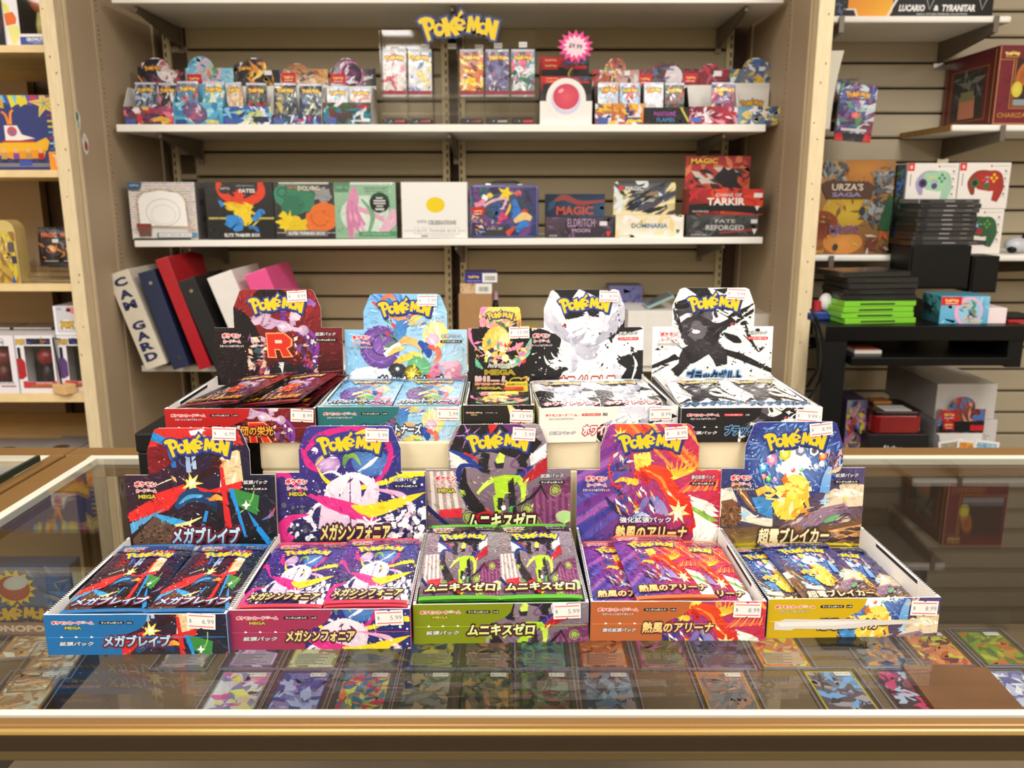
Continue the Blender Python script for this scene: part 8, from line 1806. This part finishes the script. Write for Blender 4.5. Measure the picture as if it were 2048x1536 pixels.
t, w_, h_ = px_box('shoe_carton', 'black carton with slanted white lettering under the desk', 'box', (1736, 869, 1857, 906), 2.20, uz, .16, (26, 24, 26), art=a)
x0, x1, hh = span(1746, 832, 1846, 868, 2.21, uz + h_ + .0006)
t = thing('metal_tin', 'shiny red square tin on the black lettered carton', 'tin', (x0, 2.21, uz + h_ + .0006)); MB().prism([(x, y) for x, y in rrect(x1 - x0, .15, .02)], 0, hh, axis='z').build('tin_body', mat('tin_red', (150, 30, 34), .25, .4, coat=.5, noise=(14, .2)), t, bevel=.002); MB().prism([(x - .001, y - .001) for x, y in rrect(x1 - x0 + .002, .152, .021)], hh + .0002, hh + .012, axis='z').build('lid', mat('tin_dark', (46, 22, 24), .25, .4, coat=.5, noise=(14, .2)), t, bevel=.002)
t2_ = thing('paper_sheet', 'white paper slip on the lid of the red tin', 'paper', (x0 + .03, 2.215, uz + h_ + hh + .0134)); MB().box(0, 0, 0, .075, .06, .0012).build('sheet', M_PAPERW, t2_, bevel=.0003)
t2_ = thing('card_pack', 'orange-brown card pack behind the white slip on the red tin', 'card pack', (x0 + .03, 2.285, uz + h_ + hh + .0134)); MB().box(0, 0, 0, .05, .05, .010).build('pouch', mat('orange_brown', (170, 110, 50), .4, noise=(20, .1)), t2_, bevel=.002)
h = mix((1872, 792, 1976, 860), (190, 120, 110), (180, 40, 44), (30, 26, 30), (60, 40, 50), [(200, 60, 50), (90, 130, 180), (220, 180, 140), (50, 50, 60)], 160, 40, 14); tcg_tag(h, 1880, 818, 1914, 836); h.rect((20, 20, 22), 1880, 838, 1976, 858); tcg_tag(h, 1886, 838, 1910, 853); h.rect(RTAG, 1946, 845, 1974, 855); h.rect((80, 120, 190), 1950, 826, 1974, 836)
l = mix((1880, 884, 1976, 905), (30, 26, 40), (30, 30, 40), (24, 22, 30), (30, 28, 36), [(90, 60, 120), (50, 70, 110)], 161, 10, 8)
display_box('card display with a red and black lobed back under the desk', 1880, 1976, 818, 860, [(1925, 812, 26, 20)], 896, h, l, (40, 36, 40), Y=2.235, z0=uz, dep=.035, pb=906, group='displays under the desk', hx=(1880, 1976))
for i, (lab, px, ry, cols) in enumerate((('green-edged card fanned at the side of the display under the desk', 1906, -9, [(120, 150, 110), (200, 150, 130)]), ('white card with a fiery picture in the display under the desk', 1938, 2, [(200, 100, 40), (236, 190, 80)]), ('pale blue card fanned in the display under the desk', 1970, 8, [(170, 200, 214), (120, 160, 190)]))):
    p = at(px, 904, 2.225 - i * .0035)
    t = thing('loose_card', lab, 'card', (p.x, 2.226 - i * .003, uz), 0, 'loose cards in the display under the desk'); t.rotation_euler = (math.radians(-4), math.radians(ry), 0)
    b = MB().box(-.034, 0, .001, .034, .0008, .05).build('card', M_PAPERW, t)
    a = mix((0, 0, 68, 50), cols[0], cols[1], cols[0], cols[1], cols, 170 + i, 20, 12); c = Art(0, 0, 68, 50); c.rect((234, 232, 230), 0, 0, 68, 50); c.sub(a, 6, 6, 44 if i == 1 else 62, 40); c.build('card_print', flat((-.034, -.0002, .001), (.068, 0, 0), (0, 0, .049)), b, M_PRINT, **FAR)
h = mix((1684, 795, 1740, 906), (150, 150, 160), (60, 60, 90), (150, 90, 130), (60, 60, 70), [(170, 60, 50), (90, 110, 160), (200, 180, 70), (180, 120, 160), (60, 50, 80)], 162, 60, 16)
px_box('comic_carton', 'many-coloured printed carton behind the desk leg', 'box', (1690, 800, 1732, 906), 2.25, uz, .12, (60, 50, 80), art=h)

# ------------------------------------------------------------------ cards inside the counter
SL = 'sleeved cards lying on the counter shelf'
def sleeved(label, px, py, cols, seed, frame=None, price=None, rz=0.0, corner=(0, 0), style=0, depth_off=0.0, w=.0765, h=.1015):
    """px,py: where the photo shows the middle of the near edge on the card shelf."""
    p = onz(px, py, CS_Z + .0004)
    t = thing('sleeved_card', label, 'trading card', p, math.radians(rz), SL)
    cols = [tuple(min(250, int(q * 1.3)) for q in c_) for c_ in cols]
    MB().box(-w / 2, 0, .0001, w / 2, h, .0024).build('sleeve', M_SLEEVE, t)
    e = .0011; rm = MB()
    for q in ((-w / 2, 0, w / 2, e), (-w / 2, h - e, w / 2, h), (-w / 2, e, -w / 2 + e, h - e), (w / 2 - e, e, w / 2, h - e), (-.0330, .0050, .0330, .0056), (-.0330, .0954, .0330, .0960)): rm.box(q[0], q[1], .00245, q[2], q[3], .0027)
    rm.build('sleeve_edge', mat('sleeve_rim', (150, 150, 172), .3, coat=.4, noise=(20, .1)), t)
    c = MB().box(-.0315, .0065, .0005, .0315, .0945, .0012).build('card', M_PAPERW, t)
    a = Art(0, 0, 63, 88); fr = frame or tuple(int(q * .7) for q in cols[0]); a.rect(fr, 0, 0, 63, 88)
    b = mix((0, 0, 60, 84), cols[0], cols[1], cols[-1], cols[0], cols, seed, 40, 16, 10); a.sub(b, 2.4, 2.4, 60.6, 85.6)
    if style == 0:
        a.rect(tuple(min(255, int(q * .6 + 70)) for q in cols[1]), 5, 52, 58, 82)
        for k in range(7): a.rect((50, 46, 50), 8, 55 + k * 3.8, 30 + (seed * 7 + k * 11) % 24, 56.2 + k * 3.8)
    if style == 2: a.rect((150, 130, 100), 7, 10, 56, 46); a.rect((90, 90, 90), 9, 12, 54, 44); a.sub(b, 9, 12, 54, 44)
    a.build('card_print', flat((-.0315, .0065, .0012), (.063, 0, 0), (0, .088, 0)), c, M_PRINT, step=1.2e-5, base=4e-5)
    if price:
        o = MB().box(-.010, 0, .0025, .010, .0085, .0027).build('price_sticker', M_PAPERW, t); o.location = (.016, .082, 0)
        q = Art(0, 0, 20, 8.5); q.text(price, 10, 4.2, 4.2, (50, 48, 52), 17); q.build('lettering', flat((-.010, 0, .0027), (.020, 0, 0), (0, .0085, 0)), o, M_PRINTM, step=1e-5)
    return t
far = [(355, (110, 92, 84), (140, 124, 116), 'brown-grey', 7), (494, (110, 80, 110), (160, 140, 160), 'plum', 5), (618, (190, 176, 110), (206, 196, 140), 'straw yellow', 3.5), (738, (110, 116, 90), (90, 96, 84), 'moss green', 2), (858, (60, 80, 110), (140, 130, 60), 'blue and olive', 1), (972, (84, 90, 70), (130, 90, 70), 'dull green', 0), (1088, (60, 90, 100), (80, 110, 90), 'teal', -1), (1212, (170, 90, 50), (190, 110, 70), 'burnt orange', -2), (1334, (170, 90, 130), (90, 80, 40), 'rose', -3), (1456, (110, 96, 120), (60, 56, 64), 'grey-lilac', -4.5)]
for i, (px, c1, c2, nm, rz) in enumerate(far):
    sleeved('sleeved card with %s print in the back row under the glass' % nm, px, 1343, [c1, c2, tuple(int(q * .7) for q in c1), tuple(min(255, int(q * 1.25)) for q in c2)], 200 + i, price='$49.99' if i == 9 else None)
sleeved('yellow-bordered fiery card in the back row under the glass', 1578, 1341, [(200, 110, 60), (214, 150, 110), (226, 190, 70), (170, 70, 50)], 215, frame=(226, 176, 60), rz=0)
sleeved('dark blue picture card in the back row, first past the empty gap', 1786, 1340, [(70, 84, 110), (110, 110, 110), (50, 60, 80), (170, 120, 70)], 216, style=1)
sleeved('red and yellow-green picture card in the back row under the glass', 1908, 1338, [(160, 80, 56), (170, 176, 70), (90, 50, 50), (200, 120, 80)], 217, price='$34.99', style=1)
sleeved('leaf-green picture card in the back row near the glass end', 2030, 1337, [(110, 130, 50), (150, 150, 60), (80, 100, 50), (170, 90, 50)], 218, price='$44.99', style=1)
near = [(448, [(220, 214, 216), (190, 90, 140), (120, 120, 150), (230, 200, 90)], 'white and pink', '$17.99'), (578, [(70, 84, 140), (130, 110, 150), (60, 70, 120), (150, 160, 190)], 'deep blue', '$21.99'), (712, [(50, 100, 120), (214, 120, 60), (180, 60, 80), (226, 200, 70)], 'teal doodle', '$24.99'), (843, [(84, 90, 84), (120, 120, 110), (60, 64, 70), (150, 130, 100)], 'sage grey', '$39.99'), (968, [(80, 84, 70), (110, 104, 80), (60, 66, 60), (160, 120, 80)], 'khaki', '$29.99'), (1094, [(70, 84, 60), (130, 70, 64), (100, 110, 80), (50, 60, 50)], 'dark green', '$29.99'), (1228, [(90, 110, 130), (120, 140, 150), (60, 70, 80), (140, 120, 110)], 'steel blue', '$32.99')]
for i, (px, cols, nm, pr) in enumerate(near):
    sleeved('sleeved card with %s print in the front row under the glass' % nm, px, 1433, cols, 230 + i, price=pr, style=1)
sleeved('yellow-orange bordered card with a grey picture, alone in the front row gap', 1475, 1433, [(110, 110, 106), (150, 110, 90), (90, 92, 96)], 240, frame=(226, 160, 60), price='$19.99', style=2)
sleeved('yellow-bordered card with grey-brown picture in the front row under the glass', 1712, 1431, [(90, 78, 84), (110, 150, 190), (150, 140, 140), (70, 60, 64)], 241, frame=(214, 196, 50), price='$35.99', style=1)
sleeved('black and crimson picture card in the front row under the glass', 1862, 1430, [(70, 50, 56), (170, 60, 90), (150, 160, 176), (50, 44, 50)], 242, price='$29.99', style=1)
sleeved('silver-blue picture card in the front row at the glass end', 2082, 1430, [(160, 160, 180), (90, 90, 130), (200, 204, 214)], 243, style=1)
for i, (lab, px, py, pr) in enumerate((('tan bordered card in the corner cluster under the glass, nearest the front rail', 18, 1432, '$39.99'), ('tan bordered card in the corner cluster under the glass, middle one', 78, 1365, '$29.99'), ('pale card in the corner cluster under the glass, at the back', 36, 1322, None))):
    sleeved(lab, px, py, [(150, 118, 84), (190, 150, 100), (200, 190, 170)], 250 + i, frame=(170, 130, 90), price=pr, style=2, rz=8, w=.078)
# flat boxes on the shelf of the counter
a = Art(-40, 1130, 150, 1290); a.grad((70, 100, 140), (60, 96, 140), (90, 110, 130), (70, 96, 130)); a.shards(260, 40, [(90, 130, 170), (50, 80, 120), (110, 140, 160), (150, 150, 110)], (-40, 1130, 150, 1250), 20); a.star((214, 190, 60), 45, 1180, 42, 30, 14); a.ell((150, 70, 60), 45, 1180, 30, 28, 0, 24, (170, 80, 66)); a.ell((186, 190, 186), 50, 1168, 24, 15, -.3, 18, (196, 200, 196)); a.wordmark(45, 1236, 130, (206, 170, 60), (60, 70, 110)); a.rect((150, 120, 96), -40, 1256, 150, 1284); a.text('MONOPOLY', 50, 1270, 15, (226, 206, 190), 150, (), .05)
p0 = onz(10, 1288, CS_Z)
carton('board_game', 'blue board game carton with a yellow-rimmed disc standing inside the counter corner', 'board game', (-60, 1130, 148, 1288), 1.085, CS_Z + .0006, .030, a, (70, 90, 120))
t = thing('note_book', 'dark brown flat book lying in the front row gap under the glass', 'book', onz(1960, 1432, CS_Z + .0005), math.radians(-3)); MB().box(-.055, 0, 0, .055, .10, .006).build('cover', mat('brown_leather', (110, 74, 52), .4, coat=.3, noise=(9, .25)), t, bevel=.001); MB().box(-.054, .001, .0061, .054, .098, .008).build('top_page', mat('brown_page', (134, 92, 62), .45, noise=(7, .3)), t)
t = thing('display_easel', 'small black plastic easel standing in the back row gap under the glass', 'easel', onz(1690, 1300, CS_Z + .0005)); MB().box(-.03, 0, 0, .03, .05, .004).build('base', M_BLACK, t, bevel=.001); MB().box(-.028, .035, .0041, .028, .039, .05).build('back_rest', M_BLACK, t, bevel=.001); MB().box(-.03, 0, .0041, .03, .004, .012).build('front_lip', M_BLACK, t, bevel=.001)
t = thing('acrylic_stand', 'clear acrylic card stand with a bright top edge near the glass end', 'stand', onz(2000, 1262, CS_Z + .0005)); MB().box(-.012, 0, 0, .012, .003, .032).build('upright', M_ACRYL, t); MB().box(-.012, .0031, 0, .012, .03, .003).build('foot', M_ACRYL, t)
